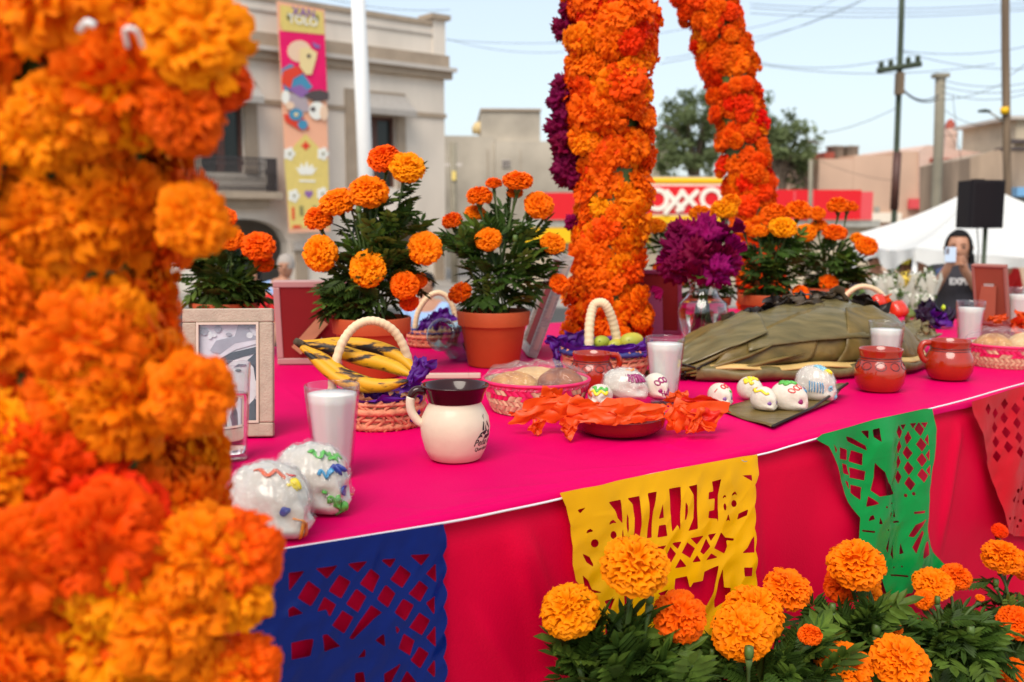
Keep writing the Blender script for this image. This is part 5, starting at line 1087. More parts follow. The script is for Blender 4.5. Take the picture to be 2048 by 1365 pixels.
def portrait(t, w, h, fw):
    x0, x1, z0, z1 = fw, w - fw, fw, h - fw; W, Hh = x1 - x0, z1 - z0
    def flat(name, mat, pts, lay):
        m = MB(); m.add([(x0 + a * W, 0.001 - lay * 0.00035, z0 + b * Hh) for a, b in pts], [tuple(range(len(pts)))]); return m.obj(name, mat, t, smooth=False)
    E = lambda cx, cy, rx, ry, a0=0, a1=2 * math.pi, n=22: [(cx + rx * math.cos(a0 + (a1 - a0) * k / n), cy + ry * math.sin(a0 + (a1 - a0) * k / n)) for k in range(n)]
    flat('photo_print', 'photo_sky', [(0, 0), (1, 0), (1, 1), (0, 1)], 0)
    flat('photo_coat', 'photo_dark', [(0.28, 0), (0.98, 0), (0.95, 0.22), (0.8, 0.3), (0.62, 0.12), (0.45, 0.25), (0.3, 0.15)], 1)
    flat('photo_collar', 'photo_light', [(0.55, 0.0), (0.75, 0.0), (0.84, 0.27), (0.66, 0.18)], 2)
    flat('photo_face', 'photo_light', E(0.72, 0.42, 0.27, 0.26), 3)
    flat('photo_hair', 'photo_dark', [(0.80, 0.62), (0.98, 0.72), (0.99, 0.4), (0.93, 0.42), (0.90, 0.55)], 4)
    flat('photo_hat', 'photo_dark', [(0.14, 0.50), (0.3, 0.62), (0.55, 0.70), (0.98, 0.76), (0.98, 0.70), (0.6, 0.63), (0.35, 0.53), (0.18, 0.44)], 5)
    flat('photo_hat', 'photo_sky', [(0.16, 0.53), (0.35, 0.69), (0.62, 0.80), (0.98, 0.84), (0.98, 0.79), (0.62, 0.73), (0.36, 0.64), (0.2, 0.53)], 6)
    flat('photo_hat', 'photo_grey', [(0.2, 0.72), (0.3, 0.82), (0.6, 0.86), (0.66, 0.98), (0.78, 0.98), (0.9, 0.87), (0.98, 0.86), (0.98, 0.83), (0.6, 0.79), (0.36, 0.68)], 7)
    flat('photo_eye', 'photo_dark', [(0.58, 0.55), (0.66, 0.585), (0.78, 0.58), (0.8, 0.56), (0.68, 0.56)], 8); flat('photo_eye', 'photo_dark', E(0.66, 0.52, 0.05, 0.014), 8); flat('photo_mouth', 'photo_grey', E(0.66, 0.29, 0.09, 0.016), 8); flat('photo_nose', 'photo_grey', [(0.56, 0.36), (0.64, 0.35), (0.62, 0.38)], 8)
    rng = random.Random(4)
    for k in range(9):
        cx, cy = rng.uniform(0.05, 0.95), rng.uniform(0.86, 0.98); flat('photo_flower', 'photo_grey' if k % 3 else 'photo_white', E(cx, cy, rng.uniform(.03, .07), rng.uniform(.015, .04), n=9), 8.5 + k * 0.1)
    m = MB(); m.box((w / 2, -0.0055, h / 2), (W + 0.002, 0.0012, Hh + 0.002)); m.obj('glass_pane', 'clear_glass', t, smooth=False)
# near portrait
br = T(548, 874); tlp = br; k = mpp(br.y); fw_ = 40 * k
w_, h_ = 0.150, 0.216
yaw = 4.0; blc = br - Vector((math.cos(R(yaw)) * w_, math.sin(R(yaw)) * w_, 0)); blc.z = TZ + 0.001
picture_frame('taupe picture frame with a grey portrait of a person in a wide hat', blc, w_, h_, yaw, 9, 0.0235, ('frame_taupe', 'frame_edge', 'mdf'), photo=portrait)
# frame seen from behind at the left (turned to the other side of the altar)
p = T(700, 728); picture_frame('back of a dark red picture frame with a tan prop beside plantains', Vector((p.x + 0.01, p.y, TZ + 0.002)), 0.190, 0.215, 183, 10, 0.016, ('frame_pink', 'frame_edge', 'frame_back'), stand=False)
o = bpy.data.objects['picture_frame.001']
m = MB(); m.box((0, 0, 0), (0.030, 0.003, 0.105), Matrix.Rotation(R(-42), 3, 'Y')); q = m.obj('easel_stand', 'mdf', o, smooth=False); q.location = (0.105, 0.016, 0.078)
m = MB(); m.box((0, 0, 0), (0.034, 0.0016, 0.03), Matrix.Rotation(R(-42), 3, 'Y')); q = m.obj('tape', 'tape', o, smooth=False); q.location = (0.073, 0.0185, 0.050)
# frame at the right seen from behind with an easel opening
p = T(2022, 676); k = mpp(p.y); picture_frame('reddish picture frame seen from behind beside the woman', Vector((p.x, p.y, TZ + 0.002)), 0.105, 0.232, 130, 15, 0.009, ('frame_rose', 'frame_edge', 'mdf_red'))
# silver frame seen nearly edge on, leaning
def edge_frame():
    lo, hi = T(1064, 716), D(1140, 512, 2.62); t = thing('picture_frame', 'silvery carved picture frame seen edge on, leaning beside the middle column', 'picture frame', lo)
    ax = (hi - lo); L_ = ax.length; ax.normalize(); side = Vector((-0.09, 0.996, 0)).normalized(); nrm = ax.cross(side).normalized()
    def bar(nm, a0, a1, s0, s1, d, mat):
        m = MB(); vs = [ax * a + side * s + nrm * q for a in (a0, a1) for s in (s0, s1) for q in (-d / 2, d / 2)]; m.add(vs, [(0, 1, 3, 2), (4, 6, 7, 5), (0, 4, 5, 1), (2, 3, 7, 6), (0, 2, 6, 4), (1, 5, 7, 3)]); return m.obj(nm, mat, t, smooth=False, bevel=0.002)
    bar('frame_side', 0, L_, 0, 0.022, 0.026, 'silver'); bar('frame_side', 0, L_, 0.198, 0.22, 0.026, 'silver'); bar('frame_bottom', 0, 0.022, 0.023, 0.197, 0.026, 'silver'); bar('frame_top', L_ - 0.022, L_, 0.023, 0.197, 0.026, 'silver')
    bar('backing_board', 0.01, L_ - 0.01, 0.015, 0.205, 0.006, 'frame_back')
    for i in range(3): bar('carved_panel', L_ * (0.08 + 0.31 * i), L_ * (0.30 + 0.31 * i), -0.0015, 0.001, 0.012, 'frame_edge')
    m = MB(); a = ax * L_ * 0.97 + side * 0.1; f = D(1082, 600, 2.75) - lo; f.z = 0; e = D(1075, 690, 2.85) - lo; e.z = 0.003
    m.tube([a - nrm * 0.01, e], 0.006, 6); m.obj('prop', 'frame_edge', t)
edge_frame()
pa = thing('wooden_slat', 'pale wooden frame edge lying flat behind the white mug', 'slat', T(905, 757)); m = MB(); m.box((0, 0, 0.006), (0.13, 0.012, 0.012), Matrix.Rotation(R(2), 3, 'Z')); m.obj('slat', 'frame_edge', pa, smooth=False, bevel=0.002)
pp2 = thing('picture_frame', 'dark red picture frame back leaning behind the vase by the middle column', 'picture frame', T(1312, 668)); 
for nm, c, s, mt in (('backing_board', (0, 0, 0.1), (0.14, 0.004, 0.19), 'frame_back'), ('frame_side', (-0.075, 0, 0.1), (0.012, 0.014, 0.2), 'maroon'), ('frame_side', (0.075, 0, 0.1), (0.012, 0.014, 0.2), 'maroon'), ('frame_top', (0, 0, 0.201), (0.138, 0.014, 0.012), 'maroon'), ('frame_bottom', (0, 0, 0.006), (0.138, 0.014, 0.012), 'maroon')):
    m = MB(); m.box(c, s); m.obj(nm, mt, pp2, smooth=False, bevel=0.002)
m = MB(); m.add([(-0.02, -0.006, 0.14), (0.02, -0.006, 0.14), (0.03, -0.06, 0.004), (-0.03, -0.06, 0.004)], [(0, 1, 2, 3)]); m.obj('easel_stand', 'maroon', pp2, smooth=False, solid=0.003)
pp2.rotation_euler = (R(8), 0, R(-15))
# ---- baskets
pm('straw_salmon', (0.62, 0.22, 0.12), 0.7, var=0.25, vscale=60, bump=0.5, bscale=160); pm('straw_cream', (0.66, 0.47, 0.28), 0.7, var=0.15, vscale=50, bump=0.4, bscale=160); pm('straw_pink', (0.72, 0.015, 0.12), 0.6, var=0.15, vscale=50); pm('straw_navy', (0.03, 0.035, 0.16), 0.6, var=0.2, vscale=60)
pm('handle_wrap', (0.74, 0.56, 0.34), 0.55, var=0.08, vscale=30, bump=0.3, bscale=60); pm('tissue_purple', (0.095, 0.004, 0.24), 0.5, var=0.2, vscale=12, transl=0.3); pm('tissue_orange', (0.86, 0.095, 0.006), 0.45, var=0.12, vscale=16, transl=0.35); pm('tissue_dark', (0.018, 0.004, 0.03), 0.6, transl=0.1)
def coil_basket(t, r0, r1, h, rows, mat='straw_salmon', rim='straw_salmon', seg=72):
    rt_ = h / rows / 2
    for i in range(rows):
        k = i / max(1, rows - 1); r = lerp(r0, r1, k ** 0.8); z = rt_ + i * 2 * rt_
        m = MB(); m.tube([((r + 0.0012 * math.sin(a * 24)) * math.cos(a), (r + 0.0012 * math.sin(a * 24)) * math.sin(a), z) for a in [2 * math.pi * j / seg for j in range(seg + 1)]], [rt_ * (1.02 if i % 2 == 0 else 0.55) * (1 + 0.16 * math.sin(j * 2.4)) for j in range(seg + 1)], 7, cap=False); m.obj('coil', rim if i == rows - 1 else mat, t)
    m = MB()
    for j in range(30):
        a = 2 * math.pi * j / 30
        m.tube([(lerp(r0, r1, q ** 0.8) * math.cos(a + 0.12 * math.sin(q * 9 + j)) * 1.012, lerp(r0, r1, q ** 0.8) * math.sin(a + 0.12 * math.sin(q * 9 + j)) * 1.012, h * q) for q in [z / 8 for z in range(9)]], rt_ * 0.55, 5)
    tag(m.obj('stitching', mat, t), kind='stuff')
    m = MB(); m.lathe([(0, 0.002), (r0, 0.002), (r1 * 0.97, h * 0.9)], 40); m.obj('basket_inside', 'straw_cream', t)
def arc_handle(t, pts, r, mat='handle_wrap', knots=None):
    p = spline(pts, 14); m = MB(); m.tube(p, [r * (1 + 0.07 * math.sin(i * 1.9)) for i in range(len(p))], 12); o = m.obj('handle', mat, t)
    if knots:
        for q in (p[0], p[-1]): m = MB(); m.tube([q - Vector((0, 0, r)), q + Vector((0, 0, r))], r * 1.25, 10); m.obj('knot', knots, t)
def tissue(t, name, mat, a0, a1, rin, rout, zin, zout, seed, n=26, jag=0.35, cr=0.006, dr=0.0):
    rng = random.Random(seed); m = MB(); P = []
    tips = [rng.uniform(1 - jag, 1 + jag) for _ in range(n + 1)]
    for j in range(6):
        v = j / 5; row = []
        for i in range(n + 1):
            a = lerp(a0, a1, i / n); k_ = lerp(1, tips[i], v); r = lerp(rin, rout, v * (0.6 + 0.4 * k_)); z = zin + (zout - zin) * v * k_ - dr * v * v
            nz = cr * Vector((mnoise.noise(Vector((i * .9, j * .8, seed))), mnoise.noise(Vector((i * .9, j * .8, seed + 9))), mnoise.noise(Vector((i * .9, j * .8, seed + 19)))))
            row.append(Vector((r * math.cos(a), r * math.sin(a), z)) + nz * (0.3 + v))
        P.append(row)
    m.grid(P); return m.obj(name, mat, t, smooth=False)
def scrap(t, name, mat, pts, seed, cr=0.006, n=14):
    """crumpled four-cornered piece of paper between four local points"""
    a, b, c, d = [Vector(p) for p in pts]; m = MB(); P = []
    for i in range(n + 1):
        row = []
        for j in range(n + 1):
            u, v = i / n, j / n; p = a.lerp(b, u).lerp(d.lerp(c, u), v)
            p = p + cr * Vector([mnoise.noise(Vector((u * 3.3, v * 3.3, seed + q * 7))) for q in range(3)]) - 0.5 * cr * Vector([abs(mnoise.noise(Vector((u * 6, v * 6, seed + q * 5)))) for q in range(3)])
            row.append(p)
        P.append(row)
    m.grid(P); return m.obj(name, mat, t, smooth=True)
# plantain basket
bp = T(762, 848); k = mpp(bp.y); pb = thing('plantain_basket', 'salmon woven basket with pale handle holding ripe plantains', 'basket', bp)
coil_basket(pb, 76 * k, 88 * k, 62 * k, 4)
hz = lambda x, y, dy=0.0: D(x, y, bp.y + dy) - bp
arc_handle(pb, [hz(664, 790, -0.02), hz(667, 745, -0.02), hz(685, 685, -0.01), hz(715, 650, 0), hz(752, 643, 0.01), hz(790, 665, 0.02), hz(815, 715, 0.03), hz(826, 790, 0.04)], 9 * k)
for i, q in enumerate(([(800, 790), (835, 775), (872, 712), (822, 740)], [(815, 770), (860, 745), (868, 725), (830, 708)], [(790, 790), (842, 800), (838, 850), (800, 828)], [(765, 778), (800, 792), (812, 815), (775, 808)], [(720, 772), (770, 782), (775, 795), (730, 792)], [(828, 760), (850, 780), (838, 815), (815, 800)])):
    scrap(pb, 'tissue_paper', 'tissue_purple' if i != 2 else 'tissue_purple', [hz(x, y, -88 * k * 0.75 + 0.02 * (j % 2) + 0.004 * i) for j, (x, y) in enumerate(q)], 60 + i, 0.012)
tissue(pb, 'tissue_paper', 'tissue_purple', R(-170), R(170), 80 * k, 98 * k, 54 * k, 72 * k, 3, jag=0.5)
pm('plantain_skin', (0.78, 0.40, 0.015), 0.5, spec=0.4)
def plantain_nodes():
    mt = MATS['plantain_skin']; nt = mt.node_tree; b = [n for n in nt.nodes if n.type == 'BSDF_PRINCIPLED'][0]; N = nt.nodes.new; L = nt.links.new
    tc = N('ShaderNodeTexCoord'); mp = N('ShaderNodeMapping'); mp.inputs['Scale'].default_value = (17, 60, 62); L(tc.outputs['Object'], mp.inputs[0])
    nz = N('ShaderNodeTexNoise'); nz.inputs['Scale'].default_value = 1.0; nz.inputs['Detail'].default_value = 6; nz.inputs['Roughness'].default_value = 0.6; L(mp.outputs[0], nz.inputs['Vector'])
    rp = N('ShaderNodeValToRGB'); e = rp.color_ramp.elements; e[0].position = 0.375; e[0].color = (0.015, 0.009, 0.006, 1); e[1].position = 0.475; e[1].color = (0.66, 0.32, 0.008, 1); q = e.new(0.42); q.color = (0.16, 0.07, 0.01, 1)
    L(nz.outputs['Fac'], rp.inputs[0]); L(rp.outputs[0], b.inputs['Base Color'])
plantain_nodes()
bch = thing('plantain_bunch', 'bunch of ripe spotted plantains lying in the handled basket', 'plantains', bp + Vector((0, 0, 60 * k)))
oz = lambda x, y, dy: D(x, y, bp.y + dy) - bch.location
for pth, rr_ in (([(602, 692, 0.0), (640, 715, -0.01), (690, 752, -0.03), (755, 772, -0.05), (818, 762, -0.06)], 21), ([(600, 690, 0.01), (650, 695, 0.02), (715, 715, 0.02), (775, 730, 0.0), (826, 752, -0.03)], 22), ([(602, 686, 0.02), (660, 688, 0.05), (730, 692, 0.06), (795, 712, 0.04), (832, 745, 0.01)], 22), ([(600, 694, -0.005), (635, 725, -0.02), (680, 760, -0.04), (730, 775, -0.045), (770, 775, -0.05)], 17)):
    p = spline([oz(*q) for q in pth], 6); n = len(p); m = MB(); m.tube(p, [rr_ * k * interp([(0, .34), (.12, .45), (.3, .9), (.6, 1.0), (.85, .8), (.95, .42), (1, .2)], i / (n - 1)) for i in range(n)], 5); o = m.obj('plantain', 'plantain_skin', bch, subd=1)
m = MB(); m.tube([oz(606, 692, 0.008), oz(597, 686, 0.008), oz(590, 682, 0.01)], [9 * k, 8 * k, 7 * k], 9); m.obj('stalk', pm('stalk_brown', (0.08, 0.055, 0.03), 0.9, bump=0.8, bscale=90, var=0.4, vscale=60), bch)
# small basket far left at the back
bq = T(865, 690); k2 = mpp(bq.y); b2 = thing('handled_basket', 'small handled basket with navy rim behind the lying glass bottle', 'basket', bq); coil_basket(b2, 46 * k2, 52 * k2, 32 * k2, 4, rim='straw_navy')
h2 = lambda x, y, dy=0.0: D(x, y, bq.y + dy) - bq
arc_handle(b2, [h2(829, 662), h2(836, 625), h2(855, 596), h2(876, 586), h2(896, 596), h2(909, 625), h2(913, 662)], 5.5 * k2, knots='straw_navy')
for i, q in enumerate(([(850, 655), (880, 660), (885, 625), (858, 628)], [(868, 650), (905, 655), (912, 628), (880, 615)], [(835, 660), (858, 662), (856, 632), (842, 640)])): scrap(b2, 'tissue_paper', 'tissue_purple', [h2(x, y, -0.03 + 0.012 * i) for x, y in q], 80 + i, 0.015)
# glass bottle lying on its side
def bottle():
    a = D(880, 651, 2.47); b = D(1000, 690, 2.72); t = thing('glass_bottle', 'large clear greenish glass bottle lying behind the central pot', 'bottle', a); ax = (b - a).normalized(); L_ = 0.26
    r = 36 * mpp(2.47) / 1.0
    prof = [(r * 0.72, 0.0), (r * 0.92, 0.0), (r * 0.95, 0.008), (r * 0.86, 0.016), (r * 0.84, 0.04), (r * 1.2, 0.09), (r * 1.5, 0.14), (r * 1.5, 0.25), (r * 1.3, 0.26), (0, 0.258), (0, 0.252), (r * 1.25, 0.252), (r * 1.42, 0.245), (r * 1.42, 0.142), (r * 1.12, 0.092), (r * 0.75, 0.045), (r * 0.70, 0.02), (r * 0.72, 0.0)]
    m = MB(); m.lathe(prof, 40); o = m.obj('bottle_glass', 'green_glass', t); o.rotation_euler = ax.to_track_quat('Z', 'Y').to_euler()
    t.location.z = TZ + r * 1.5 + 0.012
    lv = MB(); bushy(lv, [(ax * 0.16, (0.025, 0.05, 0.02))], 10, 0.05, 4, ax * 0.05); lv.obj('herb_sprig', 'leaf_green', t, normals=False)
bottle()
# mango basket with purple paper
bm3 = T(1212, 750); k3 = mpp(bm3.y); b3 = thing('fruit_basket', 'pink woven basket with navy rim lined with purple paper', 'basket', bm3); coil_basket(b3, 72 * k3, 90 * k3, 56 * k3, 5, rim='straw_navy')
h3 = lambda x, y, dy=0.0: D(x, y, bm3.y + dy) - bm3
arc_handle(b3, [h3(1178, 700, -0.02), h3(1179, 650, -0.01), h3(1186, 615), h3(1198, 606), h3(1212, 612), h3(1226, 645, 0.01), h3(1236, 692, 0.02)], 9.5 * k3, knots='straw_navy')
tissue(b3, 'tissue_paper', 'tissue_purple', R(-200), R(150), 82 * k3, 92 * k3, 50 * k3, 68 * k3, 5, jag=0.25, n=34)
for i, (q, dy) in enumerate((([(1130, 705), (1172, 700), (1172, 660), (1130, 662)], 0.05), ([(1092, 680), (1135, 705), (1140, 668), (1095, 670)], 0.02), ([(1098, 680), (1120, 700), (1122, 740), (1112, 735)], -0.01), ([(1195, 708), (1290, 712), (1292, 686), (1215, 694)], -0.075), ([(1230, 702), (1292, 705), (1295, 688), (1262, 694)], -0.08))): scrap(b3, 'tissue_paper', 'tissue_purple', [h3(x, y, dy) for x, y in q], 90 + i, 0.012)
pm('mango', (0.62, 0.42, 0.03), 0.4, col2=(0.34, 0.36, 0.04), vscale=14); pm('lime', (0.30, 0.34, 0.03), 0.45, var=0.2, vscale=20)
for lb, x, y, rx, ry, mt, nm in (('small green fruit under the basket handle', 1203, 684, 17, 13, 'lime', 'lime'), ('yellow green mango at the right of the purple lined basket', 1263, 682, 25, 17, 'mango', 'mango'), ('mango half hidden behind the basket handle', 1232, 690, 18, 12, 'mango', 'mango')):
    m = MB(); m.lathe([(math.sin(math.pi * i / 12) * ry * k3 * (1 + 0.12 * math.cos(math.pi * i / 12)), -math.cos(math.pi * i / 12) * rx * k3) for i in range(13)], 24); c = D(x, y, bm3.y + 0.0)
    tt = thing(nm, lb, 'fruit', c); o = m.obj('fruit_body', mt, tt); o.rotation_euler = (0, R(80), R(15)); m = MB(); m.tube([(-rx * k3 * 0.2, -ry * k3 * 0.8, 0), (-rx * k3 * 0.3, -ry * k3 * 1.05, 0.004)], 0.0016, 5); m.obj('stalk', 'stem_green', tt)
# bread baskets: flat herringbone weave under cling film
pm('bread', (0.34, 0.11, 0.02), 0.6, col2=(0.62, 0.31, 0.08), vscale=38, bump=0.4, bscale=60); pm('bread_pale', (0.62, 0.38, 0.16), 0.7, var=0.15, vscale=30); pm('bread_dark', (0.14, 0.028, 0.008), 0.6, col2=(0.36, 0.11, 0.025), vscale=40, bump=0.4, bscale=60)
def film_mat():
    m = bpy.data.materials.new('cling_film'); m.use_nodes = True; nt = m.node_tree; nt.nodes.clear(); N = nt.nodes.new; L = nt.links.new
    out = N('ShaderNodeOutputMaterial'); tr_ = N('ShaderNodeBsdfTransparent'); gl = N('ShaderNodeBsdfGlossy'); gl.inputs['Roughness'].default_value = 0.08; df = N('ShaderNodeBsdfDiffuse'); df.inputs['Color'].default_value = (0.8, 0.78, 0.8, 1)
    tc = N('ShaderNodeTexCoord'); nz = N('ShaderNodeTexNoise'); nz.inputs['Scale'].default_value = 60; nz.inputs['Detail'].default_value = 2; nz.inputs['Distortion'].default_value = 2.5; L(tc.outputs['Object'], nz.inputs['Vector'])
    bp_ = N('ShaderNodeBump'); bp_.inputs['Strength'].default_value = 1.0; bp_.inputs['Distance'].default_value = 0.006; L(nz.outputs['Fac'], bp_.inputs['Height']); L(bp_.outputs[0], gl.inputs['Normal'])
    a = N('ShaderNodeMixShader'); a.inputs[0].default_value = 0.035; L(tr_.outputs[0], a.inputs[1]); L(df.outputs[0], a.inputs[2])
    fr = N('ShaderNodeLayerWeight'); pw = N('ShaderNodeMath'); pw.operation = 'POWER'; pw.inputs[1].default_value = 4.0; L(fr.outputs['Facing'], pw.inputs[0]); mm = N('ShaderNodeMath'); mm.operation = 'MULTIPLY_ADD'; mm.inputs[1].default_value = 0.30; mm.inputs[2].default_value = 0.06; L(pw.outputs[0], mm.inputs[0])
    b = N('ShaderNodeMixShader'); L(mm.outputs[0], b.inputs[0]); L(a.outputs[0], b.inputs[1]); L(gl.outputs[0], b.inputs[2]); L(b.outputs[0], out.inputs['Surface']); MATS['cling_film'] = m
film_mat()
def woven_basket(label, base_px, w_px, h_px, seed, breads, cat='basket'):
    b = T(*base_px); k = mpp(b.y); r1 = w_px * k / 2; r0 = r1 * 0.80; h = h_px * k; t = thing('woven_basket', label, cat, b)
    n, rows = 46, 6
    pk_, cr_ = MB(), MB()
    for i in range(rows):
        for j in range(n):
            z0 = h * i / rows; z1 = h * (i + 1) / rows; a0 = 2 * math.pi * j / n; a1 = 2 * math.pi * (j + 1) / n; sh = (a1 - a0) * (0.5 if i % 2 else -0.5)
            f = lambda z: lerp(r0, r1, (z / h) ** 0.7); bul = 0.0022
            vs = []
            for q in range(4):
                u = q / 3
                for (z, s_) in ((z0, 0), (z1, sh)):
                    a = lerp(a0, a1, u) + s_; r = f(z) + bul * math.sin(math.pi * u) + (0.0008 if (i + j) % 2 else 0); vs.append((r * math.cos(a), r * math.sin(a), z))
            pinkish = (i >= 3) and ((j // 2 + i) % 3 != 0 or i >= 5)
            (pk_ if pinkish else cr_).add(vs, [(0, 2, 3, 1), (2, 4, 5, 3), (4, 6, 7, 5)])
    tag(cr_.obj('weave_straw', 'straw_cream', t, normals=False), kind='stuff'); tag(pk_.obj('weave_pink', 'straw_pink', t, normals=False), kind='stuff')
    m = MB(); m.lathe([(0, 0.001), (r0 * 0.985, 0.001), (r1 * 0.975, h)], 40); m.obj('basket_lining', 'straw_cream', t)
    m = MB(); m.tube([(r1 * math.cos(a) * 1.005, r1 * math.sin(a) * 1.005, h) for a in [2 * math.pi * j / 48 for j in range(49)]], 0.0035, 6, cap=False); m.obj('basket_rim', 'straw_pink', t)
    # film pulled over the loaves
    m = MB(); P = []; rng = random.Random(seed)
    for i in range(17):
        v = i / 16; row = []
        for j in range(49):
            a = 2 * math.pi * j / 48; x, y = math.cos(a), math.sin(a); r = r1 * 1.012 * math.sin(v * math.pi / 2) ** 0.9
            z = h * 0.86 + (breads[0][4] * r1 + 0.012) * math.cos(v * math.pi / 2) ** 0.75 + 0.013 * mnoise.noise(Vector((x * r * 42, y * r * 42, seed))) * (1 - v * v) + 0.004 * math.sin(a * 11 + seed) * v * (1 - v) * 4
            row.append((r * x, r * y, z))
        P.append(row)
    m.grid(P); m.obj('cling_film', 'cling_film', t, smooth=False)
    for q, (dx, dy, rx, ry, rz, mt) in enumerate(breads):
        m = MB(); P = []
        for i in range(13):
            th = math.pi * i / 12; P.append([(rx * r1 * math.sin(th) * math.cos(ph) * (1 + 0.04 * math.sin(ph * 6)), ry * r1 * math.sin(th) * math.sin(ph), rz * r1 * math.cos(th) * (1 + 0.05 * math.sin(ph * 5 + i))) for ph in [2 * math.pi * j / 24 for j in range(25)]])
        m.grid(P); lt = thing('bread_roll', ['large ', 'small ', 'flat '][q % 3] + {'bread': 'golden brown', 'bread_pale': 'pale', 'bread_dark': 'dark brown'}[mt] + ' bread under the film in ' + ('the middle basket' if base_px[0] < 1500 else 'the right hand basket'), 'bread', b + Vector((dx * r1, dy * r1, h * 0.72 + rz * r1 * 0.3)))
        m.obj('loaf', mt, lt)
    return t
woven_basket('pink and straw woven basket of bread under clear film in the middle', (1072, 818), 214, 62, 3, [(-0.42, -0.3, 0.46, 0.34, 0.26, 'bread'), (0.45, -0.2, 0.44, 0.42, 0.30, 'bread_dark'), (0.0, 0.45, 0.6, 0.35, 0.24, 'bread_pale')])
woven_basket('pink and straw woven basket of bread under film at the right edge', (2010, 730), 158, 44, 7, [(-0.45, -0.2, 0.48, 0.42, 0.32, 'bread'), (0.35, -0.25, 0.45, 0.42, 0.34, 'bread_pale'), (0.0, 0.45, 0.5, 0.35, 0.28, 'bread_dark')])
# ================================================================== sugar skulls
pm('sugar', (0.66, 0.59, 0.49), 0.6, var=0.05, vscale=40, bump=0.35, bscale=120, sss=0.1); pm('sugar_film', (0.60, 0.54, 0.46), 0.25, var=0.06, vscale=30, bump=0.55, bscale=55, coat=0.7)
for nm_, c_ in (('ice_red', (0.62, 0.03, 0.03)), ('ice_green', (0.10, 0.42, 0.06)), ('ice_yellow', (0.80, 0.62, 0.02)), ('ice_blue', (0.06, 0.28, 0.50)), ('ice_navy', (0.03, 0.05, 0.28)), ('ice_plum', (0.28, 0.01, 0.11)), ('ice_orange', (0.80, 0.26, 0.02)), ('ice_violet', (0.22, 0.10, 0.30)), ('ice_sky', (0.20, 0.48, 0.60)), ('ice_coral', (0.70, 0.12, 0.04))):
    pm(nm_, c_, 0.4, coat=0.2)
def skull_pt(d):
    """direction -> point on a unit skull facing +x, sitting on z = 0"""
    x, y, z = d; L_ = 0.56; p = Vector((x * L_, y * 0.40, z * 0.42))
    f = smoothstep(0.1, 0.95, x); lo = smoothstep(0.25, -0.7, z)
    p.y *= 1 - 0.34 * f * lo - 0.10 * f; p.x += 0.06 * f * lo
    p.z += -0.05 * f
    for s in (-1, 1):
        g = math.exp(-(((y - 0.42 * s) / 0.20) ** 2 + ((z + 0.02) / 0.20) ** 2)) * smoothstep(0.4, 0.8, x); p.x -= 0.10 * g
        ck = math.exp(-(((y - 0.62 * s) / 0.2) ** 2 + ((z + 0.36) / 0.16) ** 2)) * smoothstep(0.1, 0.6, x); p.y += 0.05 * s * ck; p.x += 0.03 * ck
        tm = math.exp(-(((y - 0.8 * s) / 0.3) ** 2 + ((x - 0.45) / 0.2) ** 2 + ((z - 0.05) / 0.3) ** 2)); p.y -= 0.05 * s * tm
    n_ = math.exp(-((y / 0.11) ** 2 + ((z + 0.30) / 0.12) ** 2)) * smoothstep(0.5, 0.9, x); p.x -= 0.05 * n_
    p.z = max(p.z, -0.30) + 0.30
    if p.z < 0.02: p.x *= 0.97; p.y *= 0.97
    return p
def sdir(az, el): return Vector((math.cos(R(el)) * math.cos(R(az)), math.cos(R(el)) * math.sin(R(az)), math.sin(R(el))))
def skull(label, base_px, len_m, face, strokes, eyes=('ice_plum',), film=False, zoff=0.0, stretchz=1.0, ridges=False, tiltx=0.0):
    b = T(*base_px); b.z += zoff; t = thing('sugar_skull', label, 'sugar skull', b, rotz=R(face)); S = len_m
    m = MB(); P = []; nu, nv = 44, 30
    def pt(d, lift=0.0):
        p = skull_pt(d); 
        if ridges:
            g = smoothstep(0.1, 0.5, d.z) * smoothstep(0.95, 0.7, d.z); p *= 1 + 0.032 * g * math.sin(math.atan2(d.y, d.x) * 26)
        if film: p *= 1 + 0.045 * mnoise.noise(Vector((d.x * 4, d.y * 4, d.z * 4 + base_px[0]))) + 0.03 * mnoise.noise(Vector((d.x * 13, d.y * 13, d.z * 13)))
        p = p + d * lift; p.z *= stretchz; return p * S
    for i in range(nv + 1):
        th = math.pi * i / nv; P.append([pt(Vector((math.sin(th) * math.cos(2 * math.pi * j / nu), math.sin(th) * math.sin(2 * math.pi * j / nu), math.cos(th)))) for j in range(nu + 1)])
    m.grid(P); m.obj('skull_body', 'sugar_film' if film else 'sugar', t)
    if film:                                          # loose clear wrapping gathered round it
        m = MB(); P = []
        for i in range(25):
            th = math.pi * 0.56 * i / 24; row = []
            for j in range(61):
                d = Vector((math.sin(th) * math.cos(2 * math.pi * (j % 60) / 60), math.sin(th) * math.sin(2 * math.pi * (j % 60) / 60), math.cos(th)))
                q = pt(d, 0.012 + 0.05 * abs(mnoise.noise(d * 5 + Vector((base_px[0], 0, 0)))) + 0.02 * smoothstep(0.3, -0.1, d.z)); q.z = max(q.z, 0.0015); row.append(q)
            P.append(row)
        m.grid(P); m.obj('clear_wrap', 'cling_film', t, smooth=False)
    for mt, path, r in strokes:                       # icing piped over the skull: (azimuth, elevation) degrees
        q = [pt(sdir(a, e), 0.004) for a, e in path]; q = spline(q, 4) if len(q) > 2 else q; m = MB(); m.tube(q, r * S * (1.7 if film else 1.35), 6, flat=0.3 if film else 0.6); m.obj('icing', mt, t)
    if eyes:
        for s in (-1, 1):
            d = sdir(27 * s, -2); p = pt(d); m = MB(); m.lathe([(0, 0.014 * S), (0.062 * S, 0.008 * S), (0.095 * S, -0.03 * S)], 14); o = m.obj('eye', eyes[0], t); o.location = p + d * 0.040 * S; o.rotation_euler = d.to_track_quat('Z', 'Y').to_euler()
    return t
